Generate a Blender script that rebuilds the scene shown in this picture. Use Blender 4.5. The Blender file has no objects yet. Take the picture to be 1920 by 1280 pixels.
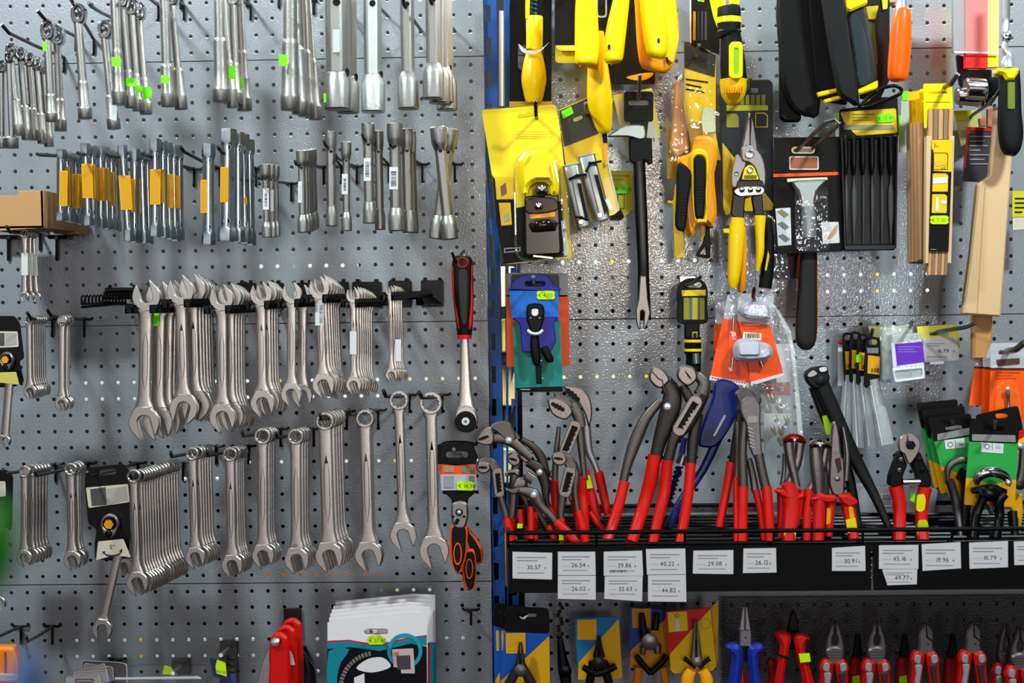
import bpy, bmesh, math, random
from mathutils import Vector, Matrix, Euler
from mathutils.geometry import tessellate_polygon
random.seed(7)
sin, cos, pi = math.sin, math.cos, math.pi
SC = bpy.context.scene
COL = SC.collection
ZU = 1.9                                   # height of the first peg hole row
F = 2600.0
CAM = Vector((0.11154, -2.11087, ZU - 0.40385))
CR = Euler((1.52787, 0.01362, 0.02531), 'XYZ')
RM = CR.to_matrix()
cam = bpy.data.cameras.new('camera'); co = bpy.data.objects.new('camera', cam); COL.objects.link(co)
co.location = CAM; co.rotation_euler = CR
cam.sensor_width = 36; cam.lens = F / 1920 * 36; cam.clip_start = .05
cam.dof.use_dof = True; cam.dof.focus_distance = 2.02; cam.dof.aperture_fstop = 4
SC.camera = co
SC.view_settings.view_transform = 'Standard'; SC.view_settings.look = 'None'; SC.view_settings.gamma = 1

def P(x, y, d=0.0):
    """world point seen at photo position x, y, lying d millimetres in front of the wall"""
    v = RM @ Vector(((x - 960) / F, -(y - 640) / F, -1))
    t = (-d / 1000 - CAM.y) / v.y
    return CAM + v * t
def S(d): return (-CAM.y - d / 1000) / F / 1.0      # metres per pixel

# ---------------------------------------------------------------- materials
def lin(c):
    c /= 255.0
    return c / 12.92 if c <= .04045 else ((c + .055) / 1.055) ** 2.4
def rgb(h): return (lin(int(h[0:2], 16)), lin(int(h[2:4], 16)), lin(int(h[4:6], 16)), 1)
MC = {}
def mat(h, rough=.45, metal=0, bump=0, scale=300, coat=0, var=0, alpha=1, emit=0, spec=.25, sx=1):
    k = (h, rough, metal, bump, scale, coat, var, alpha, emit, spec, sx)
    if k in MC: return MC[k]
    m = bpy.data.materials.new(('metal_' if metal else 'paint_') + h); m.use_nodes = True
    n = m.node_tree.nodes; l = m.node_tree.links; b = n['Principled BSDF']
    b.inputs['Base Color'].default_value = rgb(h); b.inputs['Roughness'].default_value = rough
    b.inputs['Metallic'].default_value = metal; b.inputs['Coat Weight'].default_value = coat
    b.inputs['Specular IOR Level'].default_value = spec
    b.inputs['Alpha'].default_value = alpha
    if emit:
        b.inputs['Emission Color'].default_value = rgb(h); b.inputs['Emission Strength'].default_value = emit
    if bump or var:
        tc = n.new('ShaderNodeTexCoord'); mp = n.new('ShaderNodeMapping'); nz = n.new('ShaderNodeTexNoise')
        mp.inputs['Scale'].default_value = (sx, 1, 1)
        nz.inputs['Scale'].default_value = scale; nz.inputs['Detail'].default_value = 3
        l.new(tc.outputs['Object'], mp.inputs['Vector']); l.new(mp.outputs[0], nz.inputs['Vector'])
        if bump:
            bp = n.new('ShaderNodeBump'); bp.inputs['Strength'].default_value = bump; bp.inputs['Distance'].default_value = .001
            l.new(nz.outputs['Fac'], bp.inputs['Height']); l.new(bp.outputs[0], b.inputs['Normal'])
        if var:
            mr = n.new('ShaderNodeMapRange'); mr.inputs['To Min'].default_value = max(0, rough - var); mr.inputs['To Max'].default_value = rough + var
            l.new(nz.outputs['Fac'], mr.inputs['Value']); l.new(mr.outputs[0], b.inputs['Roughness'])
    MC[k] = m
    return m
def film(name, tint=(1, 1, 1), clear=.8, rough=.08):
    m = bpy.data.materials.new(name); m.use_nodes = True
    n = m.node_tree.nodes; l = m.node_tree.links
    n.remove(n['Principled BSDF']); o = n['Material Output']
    t = n.new('ShaderNodeBsdfTransparent'); t.inputs[0].default_value = (*tint, 1)
    g = n.new('ShaderNodeBsdfGlossy'); g.inputs['Roughness'].default_value = rough
    dd = n.new('ShaderNodeBsdfDiffuse'); dd.inputs[0].default_value = (*tint, 1)
    a = n.new('ShaderNodeMixShader'); a.inputs[0].default_value = clear
    l.new(dd.outputs[0], a.inputs[1]); l.new(t.outputs[0], a.inputs[2])
    w = n.new('ShaderNodeLayerWeight'); w.inputs[0].default_value = .2
    tc = n.new('ShaderNodeTexCoord'); nz = n.new('ShaderNodeTexNoise'); nz.inputs['Scale'].default_value = 45
    bp = n.new('ShaderNodeBump'); bp.inputs['Strength'].default_value = .5; bp.inputs['Distance'].default_value = .004
    l.new(tc.outputs['Object'], nz.inputs['Vector']); l.new(nz.outputs['Fac'], bp.inputs['Height']); l.new(bp.outputs[0], g.inputs['Normal'])
    mm = n.new('ShaderNodeMixShader')
    mr = n.new('ShaderNodeMapRange'); mr.inputs['To Min'].default_value = .015; mr.inputs['To Max'].default_value = .3
    l.new(w.outputs['Fresnel'], mr.inputs['Value']); l.new(mr.outputs[0], mm.inputs[0])
    l.new(a.outputs[0], mm.inputs[1]); l.new(g.outputs[0], mm.inputs[2]); l.new(mm.outputs[0], o.inputs['Surface'])
    return m
STEEL = mat('cfc8c4', .34, 1, .12, 500, var=.07)
STEELD = mat('a09a98', .4, 1, .12, 500, var=.07)
CHROME = mat('d8d8da', .14, 1, .05, 60, var=.05)
ZINC = mat('b9c2c8', .24, 1, .05, 90, var=.08)
FORGE = mat('9c9997', .4, 1, .3, 700, var=.08)
GUN = mat('5b5654', .42, 1, .15, 400, var=.08)
GROOVE = mat('3a3230', .6)
HOOKM = mat('1c1c1e', .35, .3)
HOOKG = mat('77777a', .35, .9)
BLACK = mat('060607', .45, spec=.18)
BLACKG = mat('050506', .25, spec=.25)
RUBBER = mat('0e0e11', .55, 0, .2, 900, spec=.18)
WHITE = mat('dad7dc', .55)
PAPER = mat('dcd8dc', .6)
INK = mat('2b2a2e', .6)
GREY = mat('9a9a9e', .6)
LGREY = mat('c3c1c6', .6)
LIME = mat('7dff10', .5)
LIMEY = mat('c8f500', .5)
YEL = mat('f8d000', .35)
YELC = mat('ffd500', .35)
ORY = mat('f7a400', .35)
RED = mat('c4100a', .4)
ORANGE = mat('f4560a', .4)
BLUE = mat('0d4fae', .4)
DBLUE = mat('10246e', .4)
TEAL = mat('0b8077', .4)
CLEAR = film('clear_plastic', (1, 1, 1), .995, .05)
FROST = film('frosted_plastic', (.85, .87, .9), .6, .2)
AMBER = film('amber_film', (1, .62, .02), .2, .15)

# ---------------------------------------------------------------- mesh builder
GLY = {}
def glyph(ch):
    if ch in GLY: return GLY[ch]
    cu = bpy.data.curves.new('g', 'FONT'); cu.body = ch; cu.size = 1; cu.resolution_u = 3
    o = bpy.data.objects.new('g', cu); COL.objects.link(o)
    bpy.context.view_layer.update()
    me = o.evaluated_get(bpy.context.evaluated_depsgraph_get()).to_mesh()
    v = [tuple(q.co) for q in me.vertices]; f = [tuple(p.vertices) for p in me.polygons]
    w = (max([q[0] for q in v]) if v else .25) + .07
    bpy.data.objects.remove(o); bpy.data.curves.remove(cu)
    GLY[ch] = (v, f, w); return GLY[ch]
for _c in '0123456789.€°x"/m-+': glyph(_c)

def cr(pts, sub=4, closed=True):
    """smooth curve through the points (tuples of any length)"""
    n = len(pts); out = []
    rng = n if closed else n - 1
    for i in range(rng):
        g = lambda k: pts[(i + k) % n] if closed else pts[max(0, min(n - 1, i + k))]
        a, b, c, d = g(-1), g(0), g(1), g(2)
        for s in range(sub):
            t = s / sub
            out.append(tuple(.5 * (2 * b[j] + (c[j] - a[j]) * t + (2 * a[j] - 5 * b[j] + 4 * c[j] - d[j]) * t * t + (3 * b[j] - a[j] - 3 * c[j] + d[j]) * t ** 3) for j in range(len(b))))
    if not closed: out.append(tuple(pts[-1]))
    return out
def rrect(x0, y0, x1, y1, r, n=4):
    o = []
    for cx, cy, a0 in ((x1 - r, y0 + r, -90), (x1 - r, y1 - r, 0), (x0 + r, y1 - r, 90), (x0 + r, y0 + r, 180)):
        for i in range(n + 1):
            a = math.radians(a0 + 90 * i / n); o.append((cx + r * cos(a), cy + r * sin(a)))
    return o
def circ(x, y, r, n=20, a0=0, ry=None): return [(x + r * cos(a0 + 2 * pi * i / n), y + (ry or r) * sin(a0 + 2 * pi * i / n)) for i in range(n)]
def rot(pts, cx, cy, deg):
    a = math.radians(deg); c, s = cos(a), sin(a)
    return [(cx + (x - cx) * c - (y - cy) * s, cy + (x - cx) * s + (y - cy) * c) for x, y in pts]
def quad(a, b, c, d): return [a, b, c, d]
def rq(pts, r, n=3):
    """round the corners of a polygon"""
    o = []; N = len(pts)
    for i in range(N):
        p0, p1, p2 = Vector(pts[i - 1]), Vector(pts[i]), Vector(pts[(i + 1) % N])
        a = (p0 - p1); b = (p2 - p1); ra = min(r, a.length * .45, b.length * .45)
        s = p1 + a.normalized() * ra; e = p1 + b.normalized() * ra
        for k in range(n + 1):
            t = k / n; q = s * (1 - t) ** 2 + p1 * 2 * t * (1 - t) + e * t * t; o.append((q.x, q.y))
    return o

class MB:
    def __init__(s): s.v = []; s.f = []; s.m = []; s.mats = []; s.sm = []
    def mi(s, m):
        if m not in s.mats: s.mats.append(m)
        return s.mats.index(m)
    def add(s, v, f, m):
        o = len(s.v); k = s.mi(m)
        s.v += v; s.f += [tuple(i + o for i in q) for q in f]; s.m += [k] * len(f)
        return s
    def prism(s, loops, d, t=1.0, m=None, bev=0, tilt=None):
        """outline (photo px) at front depth d mm, t mm thick, chamfer bev mm; first loop is the outside, others are holes"""
        if loops and isinstance(loops[0][0], (int, float)): loops = [loops]
        W = []
        for L in loops:
            w = [P(x, y, d) for x, y in L]
            A = sum(w[i - 1].x * w[i].z - w[i].x * w[i - 1].z for i in range(len(w)))
            if (A < 0) != (len(W) > 0): w.reverse()
            W.append(w)
        def inset(w, b):
            n = len(w); o = []
            for i in range(n):
                e0 = w[i] - w[i - 1]; e1 = w[(i + 1) % n] - w[i]
                n0 = Vector((-e0.z, 0, e0.x)); n1 = Vector((-e1.z, 0, e1.x))
                if n0.length < 1e-9: n0 = n1
                if n1.length < 1e-9: n1 = n0
                n0.normalize(); n1.normalize(); q = n0 + n1
                if q.length < .3: q = n0
                q.normalize(); k = max(.5, q.dot(n0)); o.append(w[i] + q * (b / k))
            return o
        v = []; f = []; b = bev / 1000; T = t / 1000
        yf = -d / 1000
        if b > 0: rings = [([inset(w, b) for w in W], yf), (W, yf + b), (W, yf + T - b), ([inset(w, b) for w in W], yf + T)]
        else: rings = [(W, yf), (W, yf + T)]
        offs = []
        for ws, y in rings:
            oo = []
            for w in ws:
                oo.append(len(v)); v += [(p.x, y, p.z) for p in w]
            offs.append(oo)
        for r in range(len(rings) - 1):
            for j, w in enumerate(W):
                n = len(w); a, c = offs[r][j], offs[r + 1][j]
                for i in range(n): f.append((a + i, a + (i + 1) % n, c + (i + 1) % n, c + i))
        for r in (0, -1):
            ws = rings[r][0]; idx = [offs[r][j] + i for j, w in enumerate(ws) for i in range(len(w))]
            tr = tessellate_polygon([[Vector((p.x, p.z, 0)) for p in w] for w in ws])
            for a, c, e in tr: f.append((idx[a], idx[c], idx[e]) if r else (idx[e], idx[c], idx[a]))
        if tilt: v = tilt(v)
        return s.add(v, f, m)
    def box(s, x0, y0, x1, y1, d, t, m, bev=0): return s.prism([(x0, y0), (x1, y0), (x1, y1), (x0, y1)], d, t, m, bev)
    def loft(s, secs, m, n=16, sub=0, cap=True, lat=None):
        """sections (x px, y px, depth mm, half width px, half thickness mm or None for round, shape: 2 oval .. 6 boxy, 'h' for hexagonal)"""
        secs = [tuple(q) + ((2,) if len(q) == 5 else ()) for q in secs]
        if sub:
            num = [(q[0], q[1], q[2], q[3], q[4] if q[4] is not None else -1, 0 if q[5] == 'h' else q[5]) for q in secs]
            hx = secs[0][5] == 'h'; rd = secs[0][4] is None
            secs = [(a, b, c, max(e, .01), None if rd else max(g, .01), 'h' if hx else max(1.4, h)) for a, b, c, e, g, h in cr(num, sub, False)]
        c = [P(q[0], q[1], q[2]) for q in secs]; N = len(c); v = []; f = []
        for i, q in enumerate(secs):
            j0 = max(0, i - 1); j1 = min(N - 1, i + 1)
            while (c[j1] - c[j0]).length < 2e-4 and (j1 < N - 1 or j0 > 0):
                j1 = min(N - 1, j1 + 1); j0 = max(0, j0 - 1)
            T = (c[j1] - c[j0])
            if T.length < 1e-9: T = Vector((0, 0, -1))
            T.normalize()
            L = lat or Vector((T.z, 0, -T.x))
            if L.length < .05: L = Vector((1, 0, 0))
            L = L.normalized(); D = T.cross(L).normalized()
            hw = q[3] * S(q[2]); ht = hw if q[4] is None else q[4] / 1000
            for k in range(n):
                a = 2 * pi * (k + .5 * (q[5] == 'h')) / n
                if q[5] == 'h':
                    seg = (a + pi / 6) % (pi / 3) - pi / 6 if False else ((a % (pi / 3)) - pi / 6)
                    r = .92 / cos(seg); ca, sa = cos(a) * r, sin(a) * r
                elif q[5] == 2: ca, sa = cos(a), sin(a)
                else:
                    e = 2 / q[5]; ca = math.copysign(abs(cos(a)) ** e, cos(a)); sa = math.copysign(abs(sin(a)) ** e, sin(a))
                p = c[i] + L * (hw * ca) + D * (ht * sa); v.append(tuple(p))
        for i in range(N - 1):
            for k in range(n): f.append((i * n + k, i * n + (k + 1) % n, (i + 1) * n + (k + 1) % n, (i + 1) * n + k))
        if cap: f.append(tuple(range(n - 1, -1, -1))); f.append(tuple((N - 1) * n + k for k in range(n)))
        return s.add(v, f, m)
    def tube(s, pts, r, m, n=8, sub=0, world=False):
        """round bar of radius r mm through (x px, y px, depth mm)"""
        if sub: pts = cr(pts, sub, False)
        c = [Vector(p) if world else P(*p) for p in pts]; N = len(c); v = []; f = []; U = None
        for i in range(N):
            T = (c[min(N - 1, i + 1)] - c[max(0, i - 1)]).normalized()
            if U is None:
                U = T.cross(Vector((0, 0, 1)));
                if U.length < .1: U = T.cross(Vector((1, 0, 0)))
            U = (U - T * U.dot(T)).normalized(); V = T.cross(U)
            for k in range(n):
                a = 2 * pi * k / n; v.append(tuple(c[i] + (U * cos(a) + V * sin(a)) * (r / 1000)))
        for i in range(N - 1):
            for k in range(n): f.append((i * n + k, i * n + (k + 1) % n, (i + 1) * n + (k + 1) % n, (i + 1) * n + k))
        f.append(tuple(range(n - 1, -1, -1))); f.append(tuple((N - 1) * n + k for k in range(n)))
        return s.add(v, f, m)
    def rev(s, x, y, d, prof, m, n=20, face=None):
        """turned shape whose axis points out of the wall: profile of (radius px, depth offset mm)"""
        c = P(x, y, d); k = S(d); v = []; f = []; N = len(prof)
        for r, dd in prof:
            for i in range(n):
                a = 2 * pi * i / n; v.append((c.x + r * k * cos(a), c.y - dd / 1000, c.z + r * k * sin(a)))
        for j in range(N - 1):
            for i in range(n): f.append((j * n + i, j * n + (i + 1) % n, (j + 1) * n + (i + 1) % n, (j + 1) * n + i))
        f.append(tuple(range(n - 1, -1, -1))); f.append(tuple((N - 1) * n + i for i in range(n)))
        return s.add(v, f, m)
    def dome(s, x, y, d, r, h, m, n=16):
        return s.rev(x, y, d, [(r, 0), (r, h * .3), (r * .85, h * .7), (r * .5, h * .95), (.01, h)], m, n)
    def text(s, txt, x, y, h, d, m, deg=0, cx=False):
        """x, y = left baseline (px); h = capital height px"""
        k = h / .7; W = sum(glyph(c)[2] if c != ' ' else .3 for c in txt) * k
        a = math.radians(deg); ca, sa = cos(a), sin(a); u = -W / 2 if cx else 0
        for c in txt:
            if c == ' ': u += .3 * k; continue
            gv, gf, w = glyph(c); v = []
            for q in gv:
                X = u + q[0] * k; Y = -q[1] * k
                p = P(x + X * ca - Y * sa, y + X * sa + Y * ca, d); v.append(tuple(p))
            s.add(v, gf, m); u += w * k
        return s
    def build(s, name, parent=None, at=None, sharp=38):
        """link as one mesh object; origin at the thing's anchor"""
        top = parent
        while top is not None and top.parent is not None: top = top.parent
        L = Vector(top['_o']) if top is not None else (at if at is not None else Vector((0, 0, 0)))
        me = bpy.data.meshes.new(name)
        me.from_pydata([(a - L.x, b - L.y, c - L.z) for a, b, c in s.v], [], s.f)
        for q in s.mats: me.materials.append(q)
        me.polygons.foreach_set('material_index', s.m)
        bm = bmesh.new(); bm.from_mesh(me); bmesh.ops.recalc_face_normals(bm, faces=bm.faces); bm.to_mesh(me); bm.free()
        me.polygons.foreach_set('use_smooth', [True] * len(me.polygons))
        me.set_sharp_from_angle(angle=math.radians(sharp)); me.update()
        o = bpy.data.objects.new(name, me); COL.objects.link(o)
        if parent is not None: o.parent = parent
        else: o.location = L
        return o
    def solo(s, name, label, cat, x, y, d, group=None, sharp=38):
        o = s.build(name, None, P(x, y, d), sharp); o['_o'] = tuple(P(x, y, d)); tagit(o, label, cat, group); return o
USED = {}
def tagit(o, label, cat, group=None):
    n = len(label.split())
    if not 4 <= n <= 16: print('LABEL LENGTH', n, label)
    if label in USED and not group: print('DUPLICATE LABEL', label)
    USED[label] = 1
    o['label'] = label; o['category'] = cat
    if group: o['group'] = group
def T(name, label, cat, x, y, d, group=None):
    o = bpy.data.objects.new(name, None); COL.objects.link(o); o.empty_display_size = .01
    L = P(x, y, d); o.location = L; o['_o'] = tuple(L); tagit(o, label, cat, group); return o
KIDS = {}
def copy_tree(o, label, group=None, cat=None, loc=None, roty=0, rotz=0):
    kids = [c for c in bpy.data.objects if c.parent == o] if o.name not in KIDS else KIDS[o.name]
    KIDS[o.name] = kids
    c = o.copy(); COL.objects.link(c)
    c['label'] = label; USED[label] = 1
    if group: c['group'] = group
    if loc is not None: c.location = loc
    c.rotation_euler = (0, roty, rotz)
    for k in kids:
        kk = k.copy(); kk.parent = c; COL.objects.link(kk)
        gk = KIDS.setdefault(k.name, [g for g in bpy.data.objects if g.parent == k])
        for g in gk: g2 = g.copy(); g2.parent = kk; COL.objects.link(g2)
    return c
ORD = ['', 'second', 'third', 'fourth', 'fifth', 'sixth', 'seventh', 'eighth', 'ninth', 'tenth', 'eleventh', 'twelfth', 'thirteenth', 'fourteenth', 'fifteenth', 'sixteenth', 'seventeenth', 'eighteenth', 'nineteenth', 'twentieth']
def stack(front, x, y, d, offs, where, group, noun, tilts=None):
    """copies behind the front one: offs = (dx px, dy px, new depth mm)"""
    out = []
    last = len(offs)
    for i, (dx, dy, nd) in enumerate(offs):
        w = ORD[i + 1] + ' from front' if i + 1 < last or last < 3 else 'hindmost'
        c = copy_tree(front, '%s, %s %s' % (noun, w, where), group, loc=P(x + dx, y + dy, nd), roty=(tilts[i] if tilts else 0))
        n = len(c['label'].split())
        if n > 16: print('LABEL LENGTH', n, c['label'])
        out.append(c)
    front['label'] = '%s, foremost %s' % (noun, where); front['group'] = group
    if len(front['label'].split()) > 16: print('LABEL LENGTH', front['label'])
    return out
def kind(o, k): o['kind'] = k; return o
# ---------------------------------------------------------------- the setting
XOFF = .1356
def panel(b, x0c, x1c, r0, r1, xo, xl, xr, m, y0=0.0, nseg=16):
    """perforated sheet: hole columns x0c..x1c, rows r0..r1, edges xl..xr (metres)"""
    p = .025; v = []; f = []; R = .0028; hh = p / 2
    ang = [2 * pi * k / nseg + pi / nseg * 0 for k in range(nseg)]
    sq = []
    for a in ang:
        c, s = cos(a), sin(a); k = 1 / max(abs(c), abs(s)); sq.append((c * k * hh, s * k * hh))
    for r in range(r0, r1 + 1):
        top = (r - 3) % 16 == 0; bot = (r - 2) % 16 == 0
        for c in range(x0c, x1c + 1):
            cx = c * p + xo; cz = ZU - r * p; o = len(v)
            for k in range(nseg):
                X, Z = cx + sq[k][0], cz + sq[k][1]
                if top and Z > cz + hh - 1e-6: Z -= .0008
                if bot and Z < cz - hh + 1e-6: Z += .0008
                v.append((X, y0, Z))
            for k in range(nseg): v.append((cx + R * 1.13 * cos(ang[k]), y0, cz + R * 1.13 * sin(ang[k])))
            for k in range(nseg): v.append((cx + R * cos(ang[k]), y0 + .0004, cz + R * sin(ang[k])))
            for k in range(nseg): v.append((cx + R * cos(ang[k]), y0 + .0012, cz + R * sin(ang[k])))
            for q in range(3):
                for k in range(nseg): f.append((o + q * nseg + k, o + q * nseg + (k + 1) % nseg, o + (q + 1) * nseg + (k + 1) % nseg, o + (q + 1) * nseg + k))
        zt = ZU - r * p + hh - (.0008 if top else 0); zb = ZU - r * p - hh + (.0008 if bot else 0)
        L = x0c * p + xo - hh; Rr = x1c * p + xo + hh
        for (a, c_) in ((xl, L), (Rr, xr)):
            o = len(v); v += [(a, y0, zb), (c_, y0, zb), (c_, y0, zt), (a, y0, zt)]; f.append((o, o + 1, o + 2, o + 3))
        for x in (xl, xr):
            o = len(v); v += [(x, y0, zb), (x, y0 + .018, zb), (x, y0 + .018, zt), (x, y0, zt)]; f.append((o, o + 1, o + 2, o + 3))
        for flag, z in ((top, zt), (bot, zb)):
            if flag:
                o = len(v); v += [(xl, y0, z), (xr, y0, z), (xr, y0 + .018, z), (xl, y0 + .018, z)]; f.append((o, o + 1, o + 2, o + 3))
                o = len(v); zz = z + (-.001 if flag is top and z == zt else .001)
    b.add(v, f, m)
def wall_obj(name, b):
    me = bpy.data.meshes.new(name); me.from_pydata(b.v, [], b.f)
    for q in b.mats: me.materials.append(q)
    me.polygons.foreach_set('material_index', b.m)
    o = bpy.data.objects.new(name, me); COL.objects.link(o); o['kind'] = 'structure'; return o
def pegmat(name, h, rough):
    m = bpy.data.materials.new(name); m.use_nodes = True; n = m.node_tree.nodes; l = m.node_tree.links; b = n['Principled BSDF']
    b.inputs['Base Color'].default_value = rgb(h); b.inputs['Roughness'].default_value = rough
    b.inputs['Specular IOR Level'].default_value = .5; b.inputs['Metallic'].default_value = .1; b.inputs['Coat Weight'].default_value = 1; b.inputs['Coat Roughness'].default_value = .09
    tc = n.new('ShaderNodeTexCoord'); nz = n.new('ShaderNodeTexNoise'); nz.inputs['Scale'].default_value = 330; nz.inputs['Detail'].default_value = 1.5
    bp = n.new('ShaderNodeBump'); bp.inputs['Strength'].default_value = .5; bp.inputs['Distance'].default_value = .0006
    l.new(tc.outputs['Object'], nz.inputs['Vector']); l.new(nz.outputs['Fac'], bp.inputs['Height']); l.new(bp.outputs[0], b.inputs['Normal']); l.new(bp.outputs[0], b.inputs['Coat Normal'])
    return m
PEG = pegmat('grey_powder_coat', '888c93', .34)
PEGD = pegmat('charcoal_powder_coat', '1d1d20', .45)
xr = P(914, 600, 0).x
b = MB(); panel(b, -40, 0, -6, 46, 0, -1.03, xr, PEG); wall_obj('wall_left', b)
b = MB(); panel(b, -2, 35, -6, 46, XOFF, XOFF - .0645, 1.04, PEG); wall_obj('wall_right', b)
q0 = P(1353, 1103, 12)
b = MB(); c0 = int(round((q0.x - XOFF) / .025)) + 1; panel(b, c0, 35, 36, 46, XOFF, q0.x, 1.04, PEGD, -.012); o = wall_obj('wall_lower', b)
# dark back of the gondola and what stands in the aisle behind it
b = MB(); b.box(-700, -500, 2700, 1800, -700, 20, mat('050506', .9)); kind(b.build('wall_back'), 'structure')
# upright posts with slots
def upright(x_top, x_bot, w, d, label, slotside):
    t = T('shelf_upright', label, 'upright', (x_top + x_bot) / 2, 640, d)
    b = MB()
    def X(y): return x_top + (x_bot - x_top) * (y + 60) / 1400
    holes = []
    y = -52
    while y < 1330:
        a = X(y)
        if slotside: holes.append([(a + 1, y), (a + 12, y), (a + 12, y + 32), (a + 1, y + 32)])
        else: holes.append([(a + w - 11, y), (a + w - 2, y), (a + w - 2, y + 32), (a + w - 11, y + 32)])
        y += 61.5
    b.prism([[(X(-60), -60), (X(-60) + w, -60), (X(1340) + w, 1340), (X(1340), 1340)]] + holes, d, 2, mat('0f4c96', .35, 0, .2, 300))
    b.build('face_plate', t)
    b = MB()
    for k in (0, w - 2.5): b.prism([(X(-60) + k, -60), (X(-60) + k + 2.5, -60), (X(1340) + k + 2.5, 1340), (X(1340) + k, 1340)], d - 2, 30, mat('0f4c96', .35, 0, .2, 300))
    b.build('side_flange', t)
    return t
upright(907, 927, 23, -8, 'blue slotted steel upright along the edge of the left perforated panel', True)
upright(944, 952, 21, -8, 'blue slotted steel upright along the edge of the right perforated panel', False)
# stand-ins for goods in the gap; pale ones added to brighten the holes
rear = [(470, 486, 660, 512, 'f0f2ee'), (1040, 484, 1330, 512, 'f2f4f0'), (1560, 500, 1760, 560, 'f4f4f2'), (140, 706, 300, 760, 'cfe0d0'), (380, 702, 740, 750, 'f0f2f0'), (750, 700, 905, 722, 'ecd9a8'),
        (455, 850, 560, 878, 'eef0ee'), (630, 852, 900, 872, 'f2efe6'), (1040, 696, 1500, 722, 'eee9c0'), (480, 1068, 720, 1084, 'd0702e'), (700, 1098, 830, 1118, 'f0efe0'), (140, 1195, 480, 1240, 'dfe8ee'), (590, 1180, 620, 1270, 'eeeeee'), (830, 1185, 885, 1205, 'e8eef2'), (1080, 735, 1180, 752, 'e8e070'), (330, 895, 420, 910, 'e8cfc0'),(936, 500, 962, 575, 'eef4ee'), (934, 600, 962, 660, '9aa070'), (936, 662, 962, 680, '5a7890'), (934, 681, 964, 760, 'f0d8a0'), (938, 765, 966, 800, '303838'), (938, 842, 970, 905, 'd8dcb8'), (936, 20, 950, 200, '4c4850'), (936, 1000, 962, 1100, '7a3a18'), (1560, 700, 1600, 722, 'f0a070'), (1150, 505, 1215, 560, 'f8f8f8')]
REARL = ['%s stand-in box behind panels, its light %s' % (c, w) for c, w in (('white', 'showing in holes above the rack row'), ('white', 'showing in holes beside the black pry bar'), ('white', 'showing in holes below the file set'), ('pale green', 'showing in holes left of the largest wrenches'), ('white', 'showing in holes between the open-end wrenches'), ('cream', 'showing in holes beside the ratchet shank'), ('white', 'showing in holes between combination wrenches'), ('cream', 'showing in holes beside single long wrenches'), ('pale yellow', 'showing in holes above the big pliers'), ('orange-brown', 'showing in holes under the combination wrench jaws'), ('cream', 'showing in holes above the white card stack'), ('pale blue', 'showing in holes of the bottom left panel'), ('white', 'showing in holes left of the teal cards'), ('pale', 'showing in holes right of the teal cards'), ('yellow', 'showing in holes right of the teal pack'), ('pale orange', 'showing in holes right of the long stack'), ('white', 'showing in the gap beside the blue pack'), ('olive', 'showing in the gap beside the orange pack'), ('grey-blue', 'showing low in the gap'), ('orange', 'showing in the gap below the teal pack'), ('dark', 'showing in the gap above the left pliers'), ('pale olive', 'showing in the gap behind the left pliers'), ('dark grey', 'showing at the top of the gap'), ('brown', 'showing in the gap beside the price rail'), ('pale orange', 'showing in holes below the black rasp'), ('white', 'showing in holes under the yellow plane pack'))]
RS = T('shelving', 'dark shelf boards behind the perforated panels, carrying the boxes seen through holes', 'shelf', 960, 640, -300)
for i, (x0, y0, x1, y1, h) in enumerate(rear):
    b = MB(); b.box(x0 - 3, y1, x1 + 3, y1 + 3, -290, 390, BLACK); b.build('board', RS)
    b = MB(); b.box(x0, y0, x1, y1, -300, 80, mat(h, .6), .8)
    b.box(x0 + (x1 - x0) * .35, y0 + 2, x0 + (x1 - x0) * .45, y1 - 2, -299.8, .4, mat('f2c838' if i % 3 else '6a8a70', .6))
    b.solo('stand_in_box', REARL[i], 'box', (x0 + x1) / 2, y1, -300, 'stand-in goods on the shelf behind the perforated panels')
# ---------------------------------------------------------------- light
w = bpy.data.worlds.new('shop'); SC.world = w; w.use_nodes = True
n = w.node_tree.nodes; l = w.node_tree.links; bg = n['Background']
tc = n.new('ShaderNodeTexCoord'); sp = n.new('ShaderNodeSeparateXYZ'); rp = n.new('ShaderNodeValToRGB'); nz = n.new('ShaderNodeTexNoise')
mp = n.new('ShaderNodeMapping'); mp.inputs['Scale'].default_value = (3, 3, 1.2)
l.new(tc.outputs['Generated'], sp.inputs[0]); l.new(tc.outputs['Generated'], mp.inputs[0]); l.new(mp.outputs[0], nz.inputs['Vector'])
nz.inputs['Scale'].default_value = 2.2; nz.inputs['Detail'].default_value = 3
m1 = n.new('ShaderNodeMath'); m1.operation = 'MULTIPLY_ADD'; m1.inputs[1].default_value = .5; m1.inputs[2].default_value = .4
l.new(sp.outputs['Z'], m1.inputs[0]); l.new(m1.outputs[0], rp.inputs[0])
e = rp.color_ramp.elements; e[0].position = 0; e[0].color = (.02, .016, .02, 1); e[1].position = .9; e[1].color = (.3, .36, .38, 1)
for pos, c in ((.29, (.07, .05, .065, 1)), (.355, (2.45, 2.26, 2.3, 1)), (.44, (2.4, 2.36, 2.42, 1)), (.5, (.28, .28, .32, 1)), (.7, (.14, .15, .17, 1))):
    q = rp.color_ramp.elements.new(pos); q.color = c
mr = n.new('ShaderNodeMapRange'); mr.inputs['From Min'].default_value = .35; mr.inputs['From Max'].default_value = .65; mr.inputs['To Min'].default_value = .35; mr.inputs['To Max'].default_value = 1.5
l.new(nz.outputs['Fac'], mr.inputs['Value'])
mx = n.new('ShaderNodeVectorMath'); mx.operation = 'SCALE'
ab = n.new('ShaderNodeMath'); ab.operation = 'ABSOLUTE'; l.new(sp.outputs['X'], ab.inputs[0])
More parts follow.
